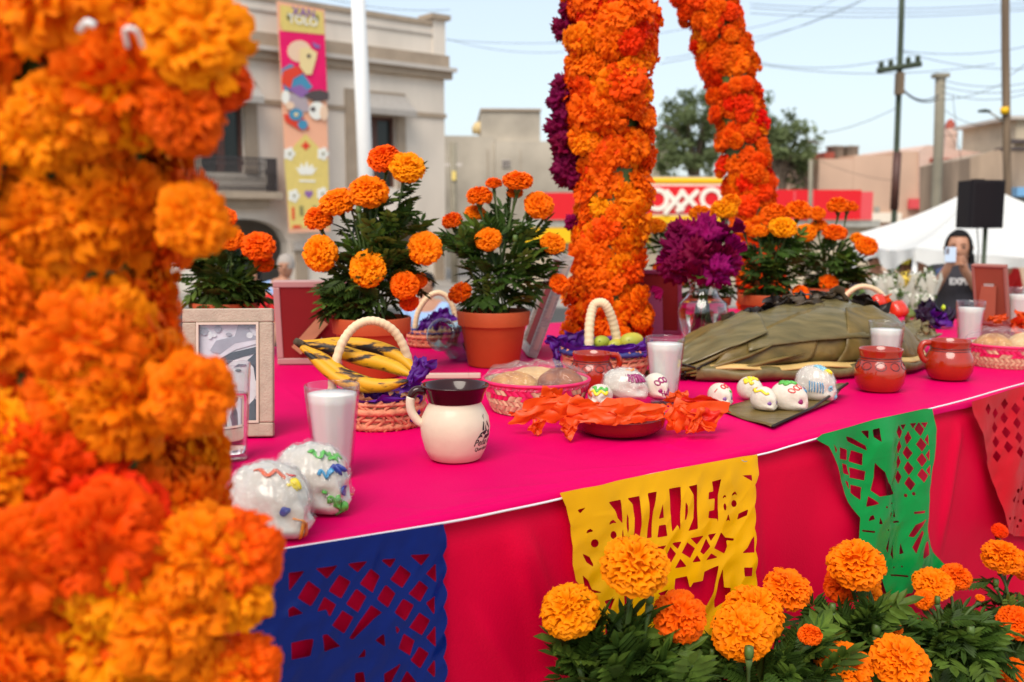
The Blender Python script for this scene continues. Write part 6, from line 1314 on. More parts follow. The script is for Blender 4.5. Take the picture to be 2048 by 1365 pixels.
def squig(a, e, wa, we, n=9, turns=2): return [(a + wa * (k / (n - 1) * 2 - 1), e + we * math.sin(k / (n - 1) * turns * 2 * math.pi)) for k in range(n)]
def loop(a, e, ra, re, n=12): return [(a + ra * math.cos(2 * math.pi * k / n), e + re * math.sin(2 * math.pi * k / n)) for k in range(n + 1)]
def bars(mt, a, e0, e1, n, st, r): return [(mt, [(a + st * k, e0), (a + st * k + 1, (e0 + e1) / 2), (a + st * k, e1)], r) for k in range(n)]
# the two big wrapped skulls at the front and a third one peeping out
skull('big film wrapped sugar skull with green and blue icing beside the near glass', (628, 1012), 0.110, -48, [('ice_green', squig(-10, 62, 40, 6), .022), ('ice_green', squig(30, 50, 25, 5), .02), ('ice_navy', squig(12, 34, 14, 5, turns=2.5), .03), ('ice_blue', squig(-20, 30, 10, 5, turns=1.5), .025), ('ice_green', squig(-8, -12, 10, 8, turns=1.5), .026), ('ice_green', squig(10, -22, 8, 6), .022), ('ice_green', [(-70, 2), (-66, -8), (-72, -14)], .03), ('ice_green', [(-60, 0), (-58, -12)], .026), ('ice_navy', loop(10, 4, 5, 5), .02), ('ice_green', [(-25, 5), (-18, 4)], .035), ('ice_green', [(0, -38), (5, -30), (10, -38), (14, -30)], .016), ('ice_coral', [(42, -10), (48, -14)], .02)], eyes=None, film=True, stretchz=1.02, ridges=True)
skull('big film wrapped sugar skull with red and orange icing nearest the flower column', (543, 1060), 0.108, -40, [('ice_coral', squig(-40, 60, 50, 5), .016), ('ice_coral', [(-85, -2), (-84, -10), (-86, -18)], .022), ('ice_coral', [(-74, -2), (-73, -10), (-75, -18)], .022), ('ice_coral', [(-64, -2), (-63, -10), (-65, -18)], .022), ('ice_navy', loop(-26, 6, 4, 4), .026), ('ice_orange', [(-16, -2), (0, -6), (8, -14)], .018), ('ice_orange', [(0, -6), (-4, -26), (4, -38)], .014), ('ice_coral', [(10, -10), (12, -30), (22, -40)], .014), ('ice_yellow', squig(0, 42, 8, 4), .025), ('ice_red', [(5, 55), (18, 52)], .02)], eyes=None, film=True, stretchz=1.05, ridges=True)
skull('small pink iced sugar skull half hidden behind the marigold column', (425, 940), 0.06, -60, [('ice_plum', squig(0, 20, 40, 8), .03)], eyes=None, film=True, stretchz=1.1)
# ---- clay dish with orange tissue and skulls
db = T(1238, 862); kd = mpp(db.y); dish = thing('clay_dish', 'shallow glossy brown clay dish lined with orange tissue paper', 'dish', db)
rd = 96 * kd; hd_ = 0.030
m = MB(); m.lathe([(0, 0), (rd * 0.72, 0), (rd * 0.80, 0.002), (rd * 0.95, 0.012), (rd * 1.0, hd_ - 0.003), (rd * 1.0, hd_), (rd * 0.965, hd_), (rd * 0.93, 0.015), (rd * 0.75, 0.007), (0, 0.006)], 64); m.obj('dish_body', 'clay_dark', dish)
hq = lambda x, y, dy=0.0: D(x, y, db.y + dy) - db
for i, (q, dy) in enumerate((([(1020, 850), (1130, 838), (1160, 790), (1050, 800)], -0.03), ([(1015, 828), (1100, 825), (1120, 800), (1040, 830)], 0.0), ([(1128, 862), (1140, 880), (1160, 846), (1120, 838)], -0.085), ([(1060, 862), (1078, 870), (1092, 838), (1068, 836)], -0.04), ([(1100, 820), (1180, 850), (1200, 806), (1130, 786)], -0.07), ([(1130, 842), (1240, 852), (1250, 812), (1140, 802)], -0.088), ([(1230, 850), (1325, 838), (1330, 806), (1240, 812)], -0.088), ([(1080, 800), (1140, 812), (1125, 780), (1085, 768)], 0.03), ([(1330, 800), (1385, 802), (1372, 780), (1338, 786)], 0.02))):
    scrap(dish, 'tissue_paper', 'tissue_orange', [hq(x, y, dy + 0.006 * ((j * 7 + i) % 3)) for j, (x, y) in enumerate(q)], 120 + i, 0.010)
pm('tissue_red', (0.72, 0.018, 0.004), 0.45, var=0.12, vscale=16, transl=0.35)
for i, (q, dy) in enumerate((([(1335, 862), (1430, 856), (1462, 806), (1350, 798)], -0.02), ([(1332, 850), (1362, 866), (1372, 806), (1336, 806)], -0.05), ([(1372, 866), (1432, 858), (1440, 820), (1382, 818)], -0.055), ([(1345, 812), (1462, 822), (1448, 800), (1370, 790)], -0.01), ([(1352, 822), (1420, 862), (1432, 852), (1366, 812)], -0.062), ([(1400, 812), (1372, 868), (1386, 868), (1412, 818)], -0.064))):
    scrap(dish, 'cut_paper', 'tissue_orange' if i not in (2, 3) else 'tissue_red', [hq(x, y, dy) for x, y in q], 140 + i, 0.008)
tissue(dish, 'tissue_paper', 'tissue_orange', 0, 2 * math.pi, rd * 0.3, rd * 1.02, 0.010, 0.040, 12, n=40, jag=0.3, cr=0.01)
skull('film wrapped sugar skull with plum teeth in the clay dish', (1250, 818), 0.084, -35, bars('ice_plum', -62, 24, 50, 5, 13, .030) + [('ice_orange', squig(-20, 72, 40, 4), .02)], eyes=None, film=True, zoff=0.022, stretchz=0.95, ridges=True)
skull('sugar skull with crimson looped icing in the clay dish', (1312, 816), 0.056, -60, [('ice_plum', loop(-20, 44, 16, 10), .024), ('ice_plum', loop(10, 46, 16, 10), .024), ('ice_plum', loop(-45, 30, 14, 9), .022), ('ice_plum', [(-40, -8), (0, -12), (30, -10)], .022), ('ice_plum', [(-25, 0), (-24, -20)], .02), ('ice_plum', [(-12, 0), (-11, -20)], .02), ('ice_plum', [(2, 0), (2, -22)], .02), ('ice_plum', [(15, 0), (15, -20)], .02)], eyes=('ice_plum',), zoff=0.022, stretchz=1.15)
skull('low candy skull with green and yellow icing at the left of the dish', (1200, 826), 0.060, -100, [('ice_green', squig(0, 50, 60, 10), .04), ('ice_yellow', squig(0, 32, 50, 10), .04), ('ice_coral', squig(-60, 20, 20, 10), .03)], eyes=None, zoff=0.020, stretchz=0.8)
# ---- banana leaf piece with skulls
pm('banana_leaf', (0.185, 0.122, 0.034), 0.34, col2=(0.085, 0.060, 0.015), vscale=2.6, stretch=(3, 22, 8), bump=0.35, bscale=7, spec=0.32); pm('leaf_midrib', (0.55, 0.36, 0.12), 0.5, var=0.15, vscale=20); pm('leaf_black', (0.016, 0.010, 0.008), 0.4, spec=0.3, var=0.4, vscale=20); pm('leaf_sheen', (0.17, 0.128, 0.048), 0.30, col2=(0.095, 0.075, 0.026), vscale=3, stretch=(4, 30, 10), bump=0.3, bscale=9); pm('leaf_crest', (0.055, 0.035, 0.018), 0.4, var=0.4, vscale=30); pm('leaf_olive', (0.15, 0.115, 0.042), 0.4, var=0.25, vscale=8, stretch=(2, 30, 2), bump=0.3, bscale=20)
lp = thing('banana_leaf', 'flat olive piece of banana leaf under the small sugar skulls', 'leaf', T(1570, 822))
cs = [T(1432, 822), T(1545, 858), T(1694, 792), T(1580, 778)]
m = MB(); P = []
for i in range(21):
    row = []
    for j in range(13):
        u, v = i / 20, j / 12; p = cs[0].lerp(cs[1], v).lerp(cs[3].lerp(cs[2], v), u) - lp.location
        p.z = 0.0022 + 0.022 * smoothstep(0.72, 1.0, u) * smoothstep(0.2, 1.0, v) + 0.0015 * math.sin(v * 9)
        row.append(p)
    P.append(row)
m.grid(P); o = m.obj('leaf_blade', 'banana_leaf', lp, solid=0.0012)
m = MB(); m.tube([(cs[1] - lp.location) + Vector((0, 0, 0.004)), (cs[1].lerp(cs[2], 0.5) - lp.location) + Vector((0, 0, 0.006)), (cs[2] - lp.location) + Vector((0, 0, 0.026))], 0.0028, 6); m.obj('leaf_edge', 'leaf_black', lp)
skull('small white sugar skull with red loops and green dab behind the orange paper', (1440, 812), 0.052, -60, [('ice_red', loop(-30, 58, 18, 10), .022), ('ice_red', loop(15, 62, 18, 10), .022), ('ice_red', [(-70, 40), (-80, 20)], .022), ('ice_green', [(8, 36), (20, 34)], .045), ('ice_green', [(12, 28), (22, 30)], .03)], eyes=('ice_violet',), zoff=0.004, stretchz=1.1)
skull('white sugar skull with lemon yellow crown at the back of the leaf', (1500, 800), 0.053, -50, [('ice_yellow', squig(-40, 66, 60, 8), .05), ('ice_yellow', squig(-80, 45, 30, 10), .05)], eyes=('ice_violet',), zoff=0.004, stretchz=1.15)
skull('small white sugar skull with orange bow facing front on the leaf', (1527, 822), 0.053, -58, [('ice_yellow', squig(-90, 45, 60, 6), .045), ('ice_orange', loop(-150, 50, 20, 9), .03), ('ice_green', [(55, -20), (70, 0), (80, 20), (95, 35)], .035)], eyes=('ice_violet',), zoff=0.004, stretchz=1.12)
skull('white sugar skull with magenta eyes, red loops and green crown on the leaf', (1577, 822), 0.068, -42, [('ice_green', squig(-120, 64, 40, 6), .05), ('ice_green', squig(-60, 72, 50, 4), .05), ('ice_red', loop(-38, 48, 14, 8), .014), ('ice_red', loop(-62, 34, 12, 7), .014), ('ice_red', loop(-14, 54, 14, 8), .014), ('ice_blue', [(8, 38), (20, 36), (14, 30)], .035), ('ice_violet', [(24, 46), (34, 38)], .025)], eyes=('ice_plum',), zoff=0.004, stretchz=1.1)
skull('taller film wrapped sugar skull with sky blue icing at the right of the leaf', (1630, 802), 0.074, -38, [('ice_sky', squig(-30, 70, 60, 6), .035), ('ice_sky', squig(10, 60, 40, 8), .03), ('ice_yellow', squig(-8, 50, 8, 6), .04)] + bars('ice_blue', -92, -14, 16, 6, 7, .024) + [('ice_sky', loop(-22, 2, 7, 7), .026), ('ice_sky', squig(22, -10, 9, 10), .03), ('ice_sky', squig(14, -26, 10, 6), .025)], eyes=None, film=True, zoff=0.004, stretchz=1.28, ridges=True)
# ---- the big banana-leaf bundle
def bundle():
    A, Bq = T(1318, 752), T(1815, 722); base = (A + Bq) / 2; t = thing('leaf_wrapped_bundle', 'long bundle wrapped in olive banana leaves with a dark ruffled crest', 'food bundle', base)
    ax = (Bq - A); L_ = ax.length; ax.normalize(); sd = Vector((ax.y, -ax.x, 0))   # sd points to the front
    hh_ = [(0, 0.03), (0.06, 0.05), (0.16, 0.090), (0.30, 0.128), (0.45, 0.147), (0.60, 0.156), (0.75, 0.147), (0.87, 0.115), (0.95, 0.072), (1.0, 0.04)]
    ww_ = [(0, 0.05), (0.08, 0.095), (0.2, 0.135), (0.5, 0.165), (0.8, 0.155), (0.93, 0.11), (1.0, 0.05)]
    m = MB(); nu, nv = 110, 60; P = []
    for i in range(nu + 1):
        u = i / nu; h = interp(hh_, u); w = interp(ww_, u); row = []
        for j in range(nv + 1):
            a = -0.5 * math.pi + 2 * math.pi * j / nv; ca, sa = math.cos(a), math.sin(a)
            y = math.copysign(abs(ca) ** 0.75, ca) * w; z = h * 0.5 * (1 + math.copysign(abs(sa) ** 0.8, sa)); y *= 1 - 0.32 * (z / h) ** 1.5
            en = max(smoothstep(0.30, 0.0, u), 0.7 * smoothstep(0.80, 1.0, u))
            fold = 0.011 * en * math.sin(a * 5 + u * 20) + 0.006 * en * math.sin(a * 11 + u * 31)
            wr = 0.009 * mnoise.noise(Vector((u * 6, a * 0.9, 1))) - 0.011 * abs(mnoise.noise(Vector((u * 9 + a * 1.6, a * 1.7 - u * 3, 3)))) - 0.006 * abs(mnoise.noise(Vector((u * 21 - a * 2.4, a * 2.2, 7)))) + 0.004
            k = 1 + (fold + wr) / max(0.03, w); p = A + ax * (L_ * u) + sd * y * k - base; p.z = max(0.001, z * (1 + (fold + wr) / max(h, 0.03)))
            row.append(p)
        P.append(row)
    m.grid(P); m.obj('leaf_wrap', 'banana_leaf', t)
    def surf(u, fy, dz=0.0): 
        h = interp(hh_, u); w = interp(ww_, u); return A + ax * (L_ * u) + sd * (w * fy) - base + Vector((0, 0, h * dz))
    # crest: torn dark leaf edges standing along the top
    rng = random.Random(77)
    for i in range(20):
        u = 0.20 + 0.68 * (i + rng.uniform(-.3, .3)) / 20; w_ = rng.uniform(0.06, 0.11); hgt = rng.uniform(0.018, 0.042) * (0.5 + 0.5 * smoothstep(0.2, 0.4, u)); fy = rng.uniform(-0.16, 0.10)
        a_, b_ = surf(u, fy, 0.96), surf(min(1, u + w_ / L_ * 1.3), fy + rng.uniform(-.05, .05), 0.96); lean_ = sd * rng.uniform(-0.02, 0.035) + ax * rng.uniform(-0.02, 0.02)
        scrap(t, 'torn_leaf', 'leaf_black' if i % 3 == 0 else 'leaf_crest', [a_, b_, b_ + Vector((0, 0, hgt * rng.uniform(.4, 1.2))) + lean_, a_ + Vector((0, 0, hgt)) + lean_ * rng.uniform(0, 1.4)], 300 + i, 0.024, 12).data.polygons.foreach_set('use_smooth', [True] * 144)
    # overlapping leaf panels with raised edges
    def skin(u, a, lift):
        h = interp(hh_, u); w = interp(ww_, u); ca, sa = math.cos(a), math.sin(a); y = math.copysign(abs(ca) ** 0.75, ca) * w; z = h * 0.5 * (1 + math.copysign(abs(sa) ** 0.8, sa)); y *= 1 - 0.32 * (z / h) ** 1.5
        p = A + ax * (L_ * u) + sd * y - base; p.z = max(0.004, z); return p + (sd * ca + Vector((0, 0, max(0.0, sa)))) * (lift + 0.006 * mnoise.noise(Vector((u * 10, a * 2, 9))) - 0.005 * abs(mnoise.noise(Vector((u * 18, a * 3, 2)))))
    for k_, (ua, ub, va, vb, aa, ab, ba, bb) in enumerate(((0.06, 0.16, 0.42, 0.58, -0.5, 0.4, -0.35, 1.25), (0.22, 0.28, 0.80, 0.72, 0.15, 1.4, 0.05, 1.5), (0.52, 0.62, 0.97, 0.93, -0.55, 0.9, -0.4, 1.3), (0.02, 0.06, 0.30, 0.34, 0.3, 1.3, 0.5, 1.6))):
        m = MB(); P = []
        for i in range(29):
            row = []
            for j in range(15):
                x_, y_ = i / 28, j / 14; u = lerp(lerp(ua, ub, y_), lerp(va, vb, y_), x_); a = lerp(lerp(aa, ab, y_), lerp(ba, bb, y_), x_); row.append(skin(min(.995, u), a, 0.006 + 0.0025 * k_ + 0.006 * (abs(y_ - .5) * 2) ** 6))
            P.append(row)
        m.grid(P); m.obj('leaf_panel', ('banana_leaf', 'leaf_sheen')[k_ % 2], t, solid=0.0014)
    # seam flap and edge folds on the left shoulder
    m = MB(); m.tube([surf(0.10, 0.80, 0.55) , surf(0.15, 0.62, 0.86), surf(0.20, 0.35, 1.02), surf(0.25, 0.02, 1.06)], [0.003, 0.005, 0.006, 0.005], 7, flat=0.5); m.obj('seam_fold', 'leaf_black', t)
    for u0, u1, f0, f1, z0, z1 in ((0.04, 0.30, 1.04, 0.93, 0.35, 0.62), (0.05, 0.40, 1.06, 1.0, 0.22, 0.42), (0.03, 0.22, 0.95, 0.76, 0.5, 0.80)):
        m = MB(); m.tube([surf(lerp(u0, u1, q / 6), lerp(f0, f1, q / 6), lerp(z0, z1, (q / 6) ** 0.8)) for q in range(7)], [0.004, 0.008, 0.009, 0.009, 0.008, 0.005, 0.002], 8, flat=0.6); m.obj('leaf_fold', 'banana_leaf', t)
    # tan midrib along the foot and dark base leaf
    m = MB(); P = []
    for j in range(4): P.append([surf(lerp(0.10, 0.98, i / 40), 1.03 + 0.03 * j, 0) + Vector((0, 0, 0.036 - 0.003 * j + 0.003 * math.sin(i * 0.5))) for i in range(41)])
    m.grid(P); m.obj('midrib', 'leaf_midrib', t, solid=0.003)
    m = MB(); P = []
    for j in range(4): P.append([surf(lerp(0.06, 1.0, i / 40), 0.98 + (0.09, 0.17, 0.16, 0.10)[j] , 0) + Vector((0, 0, (0.030, 0.022, 0.010, 0.0015)[j] + 0.004 * math.sin(i * 0.9) * (j < 3))) for i in range(41)])
    m.grid(P); m.obj('base_leaf', 'leaf_olive', t, solid=0.002)
    for q in range(5):
        m = MB(); rng = random.Random(q); c0 = surf(0.02 + 0.02 * q, 0.8, 0.25 + 0.05 * q); m.tube(spline([c0 + Vector((rng.uniform(-.03, .03), rng.uniform(-.03, .0), rng.uniform(-.02, .03))) for _ in range(4)], 5), 0.0022, 6); m.obj('tie_fibre', 'leaf_black', t)
    # pointed leaf ends beyond both tips
    for pts in (([surf(0.0, -0.2, 0.6), surf(0.0, 1.0, 0.5), D(1300, 772, A.y - 0.02) - base, D(1250, 748, A.y + 0.12) - base], 1), ([surf(0.97, 0.9, 0.9), D(1838, 690, Bq.y) - base, D(1840, 640, Bq.y + 0.1) - base, surf(0.95, -0.5, 1.1)], 2), ([surf(1, 0.5, 0.4), D(1870, 672, Bq.y + 0.2) - base, D(1885, 668, Bq.y + 0.3) - base, surf(0.97, -0.5, 1.0)], 3)):
        s = scrap(t, 'leaf_end', 'leaf_olive', pts[0], 200 + pts[1], 0.016)
    return t
bundle()
# ---- vase with cockscomb
def vase():
    b = T(1404, 694); k = mpp(b.y); t = thing('glass_vase', 'clear waisted glass vase with magenta cockscomb flowers', 'vase', b); u = lambda q: q * k; z = lambda py: D(1404, py, b.y).z - TZ
    pr = [(0, 0), (u(34), 0), (u(40), z(672)), (u(46), z(655)), (u(51), z(625)), (u(48), z(606)), (u(34), z(592)), (u(27), z(580)), (u(29), z(568)), (u(38), z(550)), (u(42), z(545))]
    inn = [(r - 0.0022, zz + (0.004 if i < 2 else 0)) for i, (r, zz) in enumerate(pr[1:])][::-1]
    m = MB(); m.lathe(pr + inn + [(0, 0.005)], 56); m.obj('vase_glass', 'clear_glass', t)
    m = MB(); m.lathe([(0, 0.0055)] + [(r - 0.003, max(zz, 0.0055)) for r, zz in pr[1:6]] + [(0, z(606))], 40); m.obj('water', 'water', t)
    rng = random.Random(6)
    for i in range(11):
        a = rng.uniform(0, 6.28); m = MB(); m.tube(spline([(u(22) * math.cos(a), u(22) * math.sin(a), 0.008), (u(8) * math.cos(a + 2), u(8) * math.sin(a + 2), z(580)), (u(30) * math.cos(a + 2.6), u(25) * math.sin(a + 2.6), z(535))], 4), u(3.2), 6); m.obj('stem', 'stem_green', t)
    for i, (x, y, s, ry, dy) in enumerate(((1395, 510, 66, 0, -0.03), (1430, 505, 66, 10, -0.03), (1360, 500, 58, -25, 0), (1455, 490, 60, 25, 0), (1405, 470, 66, 0, 0), (1372, 468, 56, -15, 0.02), (1440, 465, 60, 15, 0.02), (1350, 535, 50, -50, -0.02), (1390, 540, 56, -15, -0.06), (1432, 538, 54, 20, -0.05), (1458, 525, 44, 45, 0), (1340, 510, 40, -50, 0.02), (1325, 578, 34, -120, 0.0), (1465, 450, 40, 30, 0.02), (1352, 462, 34, -15, 0))):
        ball = i % 5 in (0, 2, 4); o = link('cockscomb', (CB if ball else CF)[(i * 7 // 3) % 4] if y != 578 else CF[1], t); o.location = D(x, y + s * (0.05 if ball else 0.32), b.y + dy) - b; o.scale = (u(s) * 1.05, u(s) * 1.05, u(s) * 1.05); o.rotation_euler = (R(rng.uniform(5, 40)), R(ry), R(rng.uniform(-70, 70)))
    m = MB(); bushy(m, [((0, 0, z(550)), (u(40), u(40), u(14)))], 16, 0.06, 5, Vector((0, 0, z(560))), pairs=2, wk=2); m.obj('leaves', 'leaf_fresh', t, normals=False)
vase()
# ---- small things at the right
rb = T(1988, 690); kb = mpp(rb.y); bw = thing('clay_bowl', 'dark red flared clay bowl behind the right hand bread basket', 'bowl', rb); u = lambda q: q * kb; hb = D(1988, 645, rb.y).z - TZ
m = MB(); m.lathe([(0, 0), (u(20), 0), (u(27), hb * 0.4), (u(27), hb * 0.7), (u(34), hb * 0.97), (u(33), hb), (u(31), hb * 0.97), (u(24), hb * 0.7), (u(22), hb * 0.3), (0, 0.006)], 40); m.obj('bowl_body', 'clay_dark', bw)
for i, q in enumerate(([(1975, 645), (2015, 640), (2015, 628), (1978, 632)], [(1985, 650), (2005, 648), (2004, 635), (1990, 636)])): scrap(bw, 'tissue_paper', 'tissue_orange', [D(x, y, rb.y - 0.01 * i) - rb for x, y in q], 220 + i, 0.01)
pb3 = thing('orange_paper', 'crumpled orange paper bundle at the right edge of the table', 'paper', T(2045, 690))
for i, q in enumerate(([(2022, 668), (2060, 672), (2062, 636), (2030, 634)], [(2030, 650), (2065, 655), (2060, 625), (2038, 628)], [(2025, 690), (2060, 690), (2062, 660), (2028, 662)])): scrap(pb3, 'tissue_paper', 'tissue_orange', [D(x, y, pb3.location.y - 0.03 + 0.02 * i) - pb3.location for x, y in q], 230 + i, 0.03)
# basket with peppers and papers behind the bundle
b4p = T(1735, 655); k4 = mpp(b4p.y); b4 = thing('handled_basket', 'handled basket of red peppers behind the leaf wrapped bundle', 'basket', b4p); coil_basket(b4, 40 * k4, 48 * k4, 34 * k4, 4)
h4 = lambda x, y, dy=0.0: D(x, y, b4p.y + dy) - b4p
arc_handle(b4, [h4(1676, 625), h4(1688, 596), h4(1708, 578), h4(1728, 573), h4(1752, 580), h4(1770, 598), h4(1780, 625)], 5 * k4)
for i, (q, mt) in enumerate((([(1712, 615), (1770, 610), (1765, 590), (1715, 596)], 'tissue_orange'), ([(1720, 610), (1760, 605), (1758, 596), (1722, 598)], 'tissue_purple'), ([(1750, 622), (1785, 622), (1778, 590), (1752, 592)], 'tissue_orange'))): scrap(b4, 'tissue_paper', mt, [h4(x, y, -0.05 - 0.004 * i) for x, y in q], 240 + i, 0.02)
pm('pepper_red', (0.62, 0.035, 0.01), 0.2, coat=0.3); pm('pepper_green', (0.12, 0.16, 0.03), 0.3)
for lb, x, y, rx, ry, mt in (('glossy red pepper hanging out at the right of the handled basket', 1796, 620, 19, 18, 'pepper_red'), ('small red pepper just inside the basket handle', 1758, 602, 15, 12, 'pepper_red'), ('olive green fruit beside the red pepper', 1818, 628, 12, 10, 'pepper_green')):
    c = D(x, y, b4p.y - 0.06); tt = thing('pepper', lb, 'pepper', c); m = MB(); m.lathe([(0, -ry * k4), (rx * 0.7 * k4, -ry * 0.75 * k4), (rx * k4, 0), (rx * 0.9 * k4, ry * 0.6 * k4), (rx * 0.3 * k4, ry * 0.85 * k4), (0, ry * 0.7 * k4)], 24, mod=lambda r, z, a: r * (1 + 0.08 * math.cos(a * 4))); o = m.obj('pepper_body', mt, tt); o.rotation_euler = (R(50), R(30), 0)
    m = MB(); m.tube([(0, 0, ry * k4 * 0.6), (0.003, 0, ry * k4 * 1.2)], 0.003, 6); m.obj('stalk', 'stem_green', tt)
tl = thing('tulle_bow', 'dark purple crumpled bow beyond the right end of the bundle', 'bow', T(1865, 655))
for i, (q, mt) in enumerate((([(1828, 625), (1868, 650), (1872, 612), (1846, 600)], 'tissue_dark'), ([(1860, 645), (1912, 640), (1908, 622), (1870, 612)], 'tissue_dark'), ([(1850, 640), (1890, 650), (1900, 640), (1862, 622)], 'tissue_purple'), ([(1835, 640), (1860, 655), (1864, 630), (1842, 615)], 'tissue_dark'))): scrap(tl, 'tulle_fold', mt, [D(x, y, tl.location.y - 0.02 * i) - tl.location for x, y in q], 250 + i, 0.035)
m = MB(); m.lathe([(0, -0.012), (0.012, 0), (0, 0.012)], 14); lm = m.obj('lime_charm', pm('lime_bright', (0.55, 0.65, 0.02), 0.4), tl, subd=1); lm.location = D(1887, 616, tl.location.y) - tl.location
m = MB(); m.tube(spline([D(1835, 612, tl.location.y) - tl.location, D(1842, 596, tl.location.y) - tl.location, D(1853, 582, tl.location.y) - tl.location], 5), 0.0015, 5); m.obj('twig', 'stem_green', tl)
for i, (x, y) in enumerate(((1818, 648), (1845, 655), (1830, 668), (1858, 668))):
    lf = thing('leaf_scrap', ['curled pale leaf at the bundle\'s right tip by the glass', 'upright leaf scrap at the bundle\'s right end', 'low leaf scrap beside the clay mug', 'flat grey green leaf tip pointing right past the bundle'][i], 'leaf', T(x, y + 22)); scrap(lf, 'leaf_blade', 'leaf_olive', [D(x - 16, y + 8, lf.location.y) - lf.location, D(x + 18, y + 14, lf.location.y - 0.02) - lf.location, D(x + 12, y - 12, lf.location.y + 0.03) - lf.location, D(x - 12, y - 10, lf.location.y) - lf.location], 260 + i, 0.02)
# ================================================================== cut-paper banners on the front of the altar
def poly_sdf(px, py, poly):                     # numpy signed distance, negative inside
    n = len(poly); d = np.full(px.shape, 1e9); inside = np.zeros(px.shape, bool)
    for i in range(n):
        ax_, ay = poly[i]; bx, by = poly[(i + 1) % n]; ex, ey = bx - ax_, by - ay; wx, wy = px - ax_, py - ay
        t = np.clip((wx * ex + wy * ey) / (ex * ex + ey * ey + 1e-18), 0, 1); d = np.minimum(d, (wx - ex * t) ** 2 + (wy - ey * t) ** 2)
        c = ((ay <= py) & (by > py)) | ((by <= py) & (ay > py)); xi = ax_ + (py - ay) / (by - ay + 1e-18) * ex; inside ^= (c & (px < xi))
    d = np.sqrt(d); return np.where(inside, -d, d)
def cut_sheet(outline, holes, place, res):
    """outline/holes in plane coordinates (s, z); marching squares keeps the paper; place(s, z) -> 3D"""
    xs = [p[0] for p in outline]; zs = [p[1] for p in outline]; nx = int((max(xs) - min(xs)) / res) + 3; nz = int((max(zs) - min(zs)) / res) + 3
    gx, gz = np.meshgrid(min(xs) - res + res * np.arange(nx), min(zs) - res + res * np.arange(nz), indexing='ij')
    F = -poly_sdf(gx, gz, outline)
    for h in holes: F = np.minimum(F, poly_sdf(gx, gz, h))
    m = MB(); cache = {}
    def vid(key, x, z):
        if key not in cache: cache[key] = len(m.v); m.v.append(tuple(place(x, z)))
        return cache[key]
    for i in range(nx - 1):
        for j in range(nz - 1):
            cs_ = [(i, j), (i + 1, j), (i + 1, j + 1), (i, j + 1)]; f = [F[c] for c in cs_]
            if max(f) <= 0: continue
            face = []
            for q in range(4):
                a, b = cs_[q], cs_[(q + 1) % 4]; fa, fb = f[q], f[(q + 1) % 4]
                if fa > 0: face.append(vid(a, gx[a], gz[a]))
                if (fa > 0) != (fb > 0):
                    t = fa / (fa - fb); key = (min(a, b), max(a, b)); face.append(vid(key, gx[a] + (gx[b] - gx[a]) * t, gz[a] + (gz[b] - gz[a]) * t))
            if len(face) >= 3: m.f.append(tuple(face)); m.m.append(0)
    return m
def plastic(name, c, tr=0.25, rough=0.32): return pm(name, c, rough, var=0.05, vscale=10, transl=tr, spec=0.3, bump=0.14, bscale=45)
plastic('foil_blue', (0.0, 0.014, 0.16), 0.08, 0.22); plastic('foil_yellow', (0.93, 0.46, 0.0), 0.1); plastic('foil_green', (0.0, 0.28, 0.05), 0.12, 0.24); plastic('foil_red', (0.56, 0.0, 0.010), 0.05, 0.35)
OFF = 0.024
def banner(label, name, mat, sc_, org, outline, holes, res, bulge, res_off=OFF):
    cv = lambda p: TABLE.sz(org[0] + p[0] / sc_, org[1] + p[1] / sc_, res_off)
    ol = [cv(p) for p in outline]; hs = [[cv(p) for p in h] for h in holes]
    s0 = min(p[0] for p in ol); s1 = max(p[0] for p in ol); z1 = max(p[1] for p in ol); z0 = min(p[1] for p in ol)
    base = TABLE.w((s0 + s1) / 2, z1, res_off); t = thing(name, label, 'banner', base)
    def place(s, z):
        u_, v_ = (s - s0) / (s1 - s0), (z1 - z) / (z1 - z0)
        return TABLE.w(s, z, res_off + bulge(u_, v_) + min(1, v_ * 9) * (0.0016 * n1(u_ * 3.2 + v_, v_ * 3, 12) - 0.0022 * abs(n1(u_ * 2.1, v_ * 1.9 + u_, 15)))) - base
    m = cut_sheet(ol, hs, place, res); m.obj('cut_sheet', mat, t, normals=False); 
    return t, cv, base
def circ(cx, cy, rx, ry, n=14): return [(cx + rx * math.cos(2 * math.pi * k / n), cy + ry * math.sin(2 * math.pi * k / n)) for k in range(n)]
def scallop(x, y0, y1, n, r):
    pts = []
    for i in range(n):
        for k in range(6): a = k / 6; pts.append((x + r * math.sin(math.pi * a), y0 + (y1 - y0) * (i + a) / n))
    return pts
n1 = lambda u, v, s: mnoise.noise(Vector((u * 4, v * 4, s)))
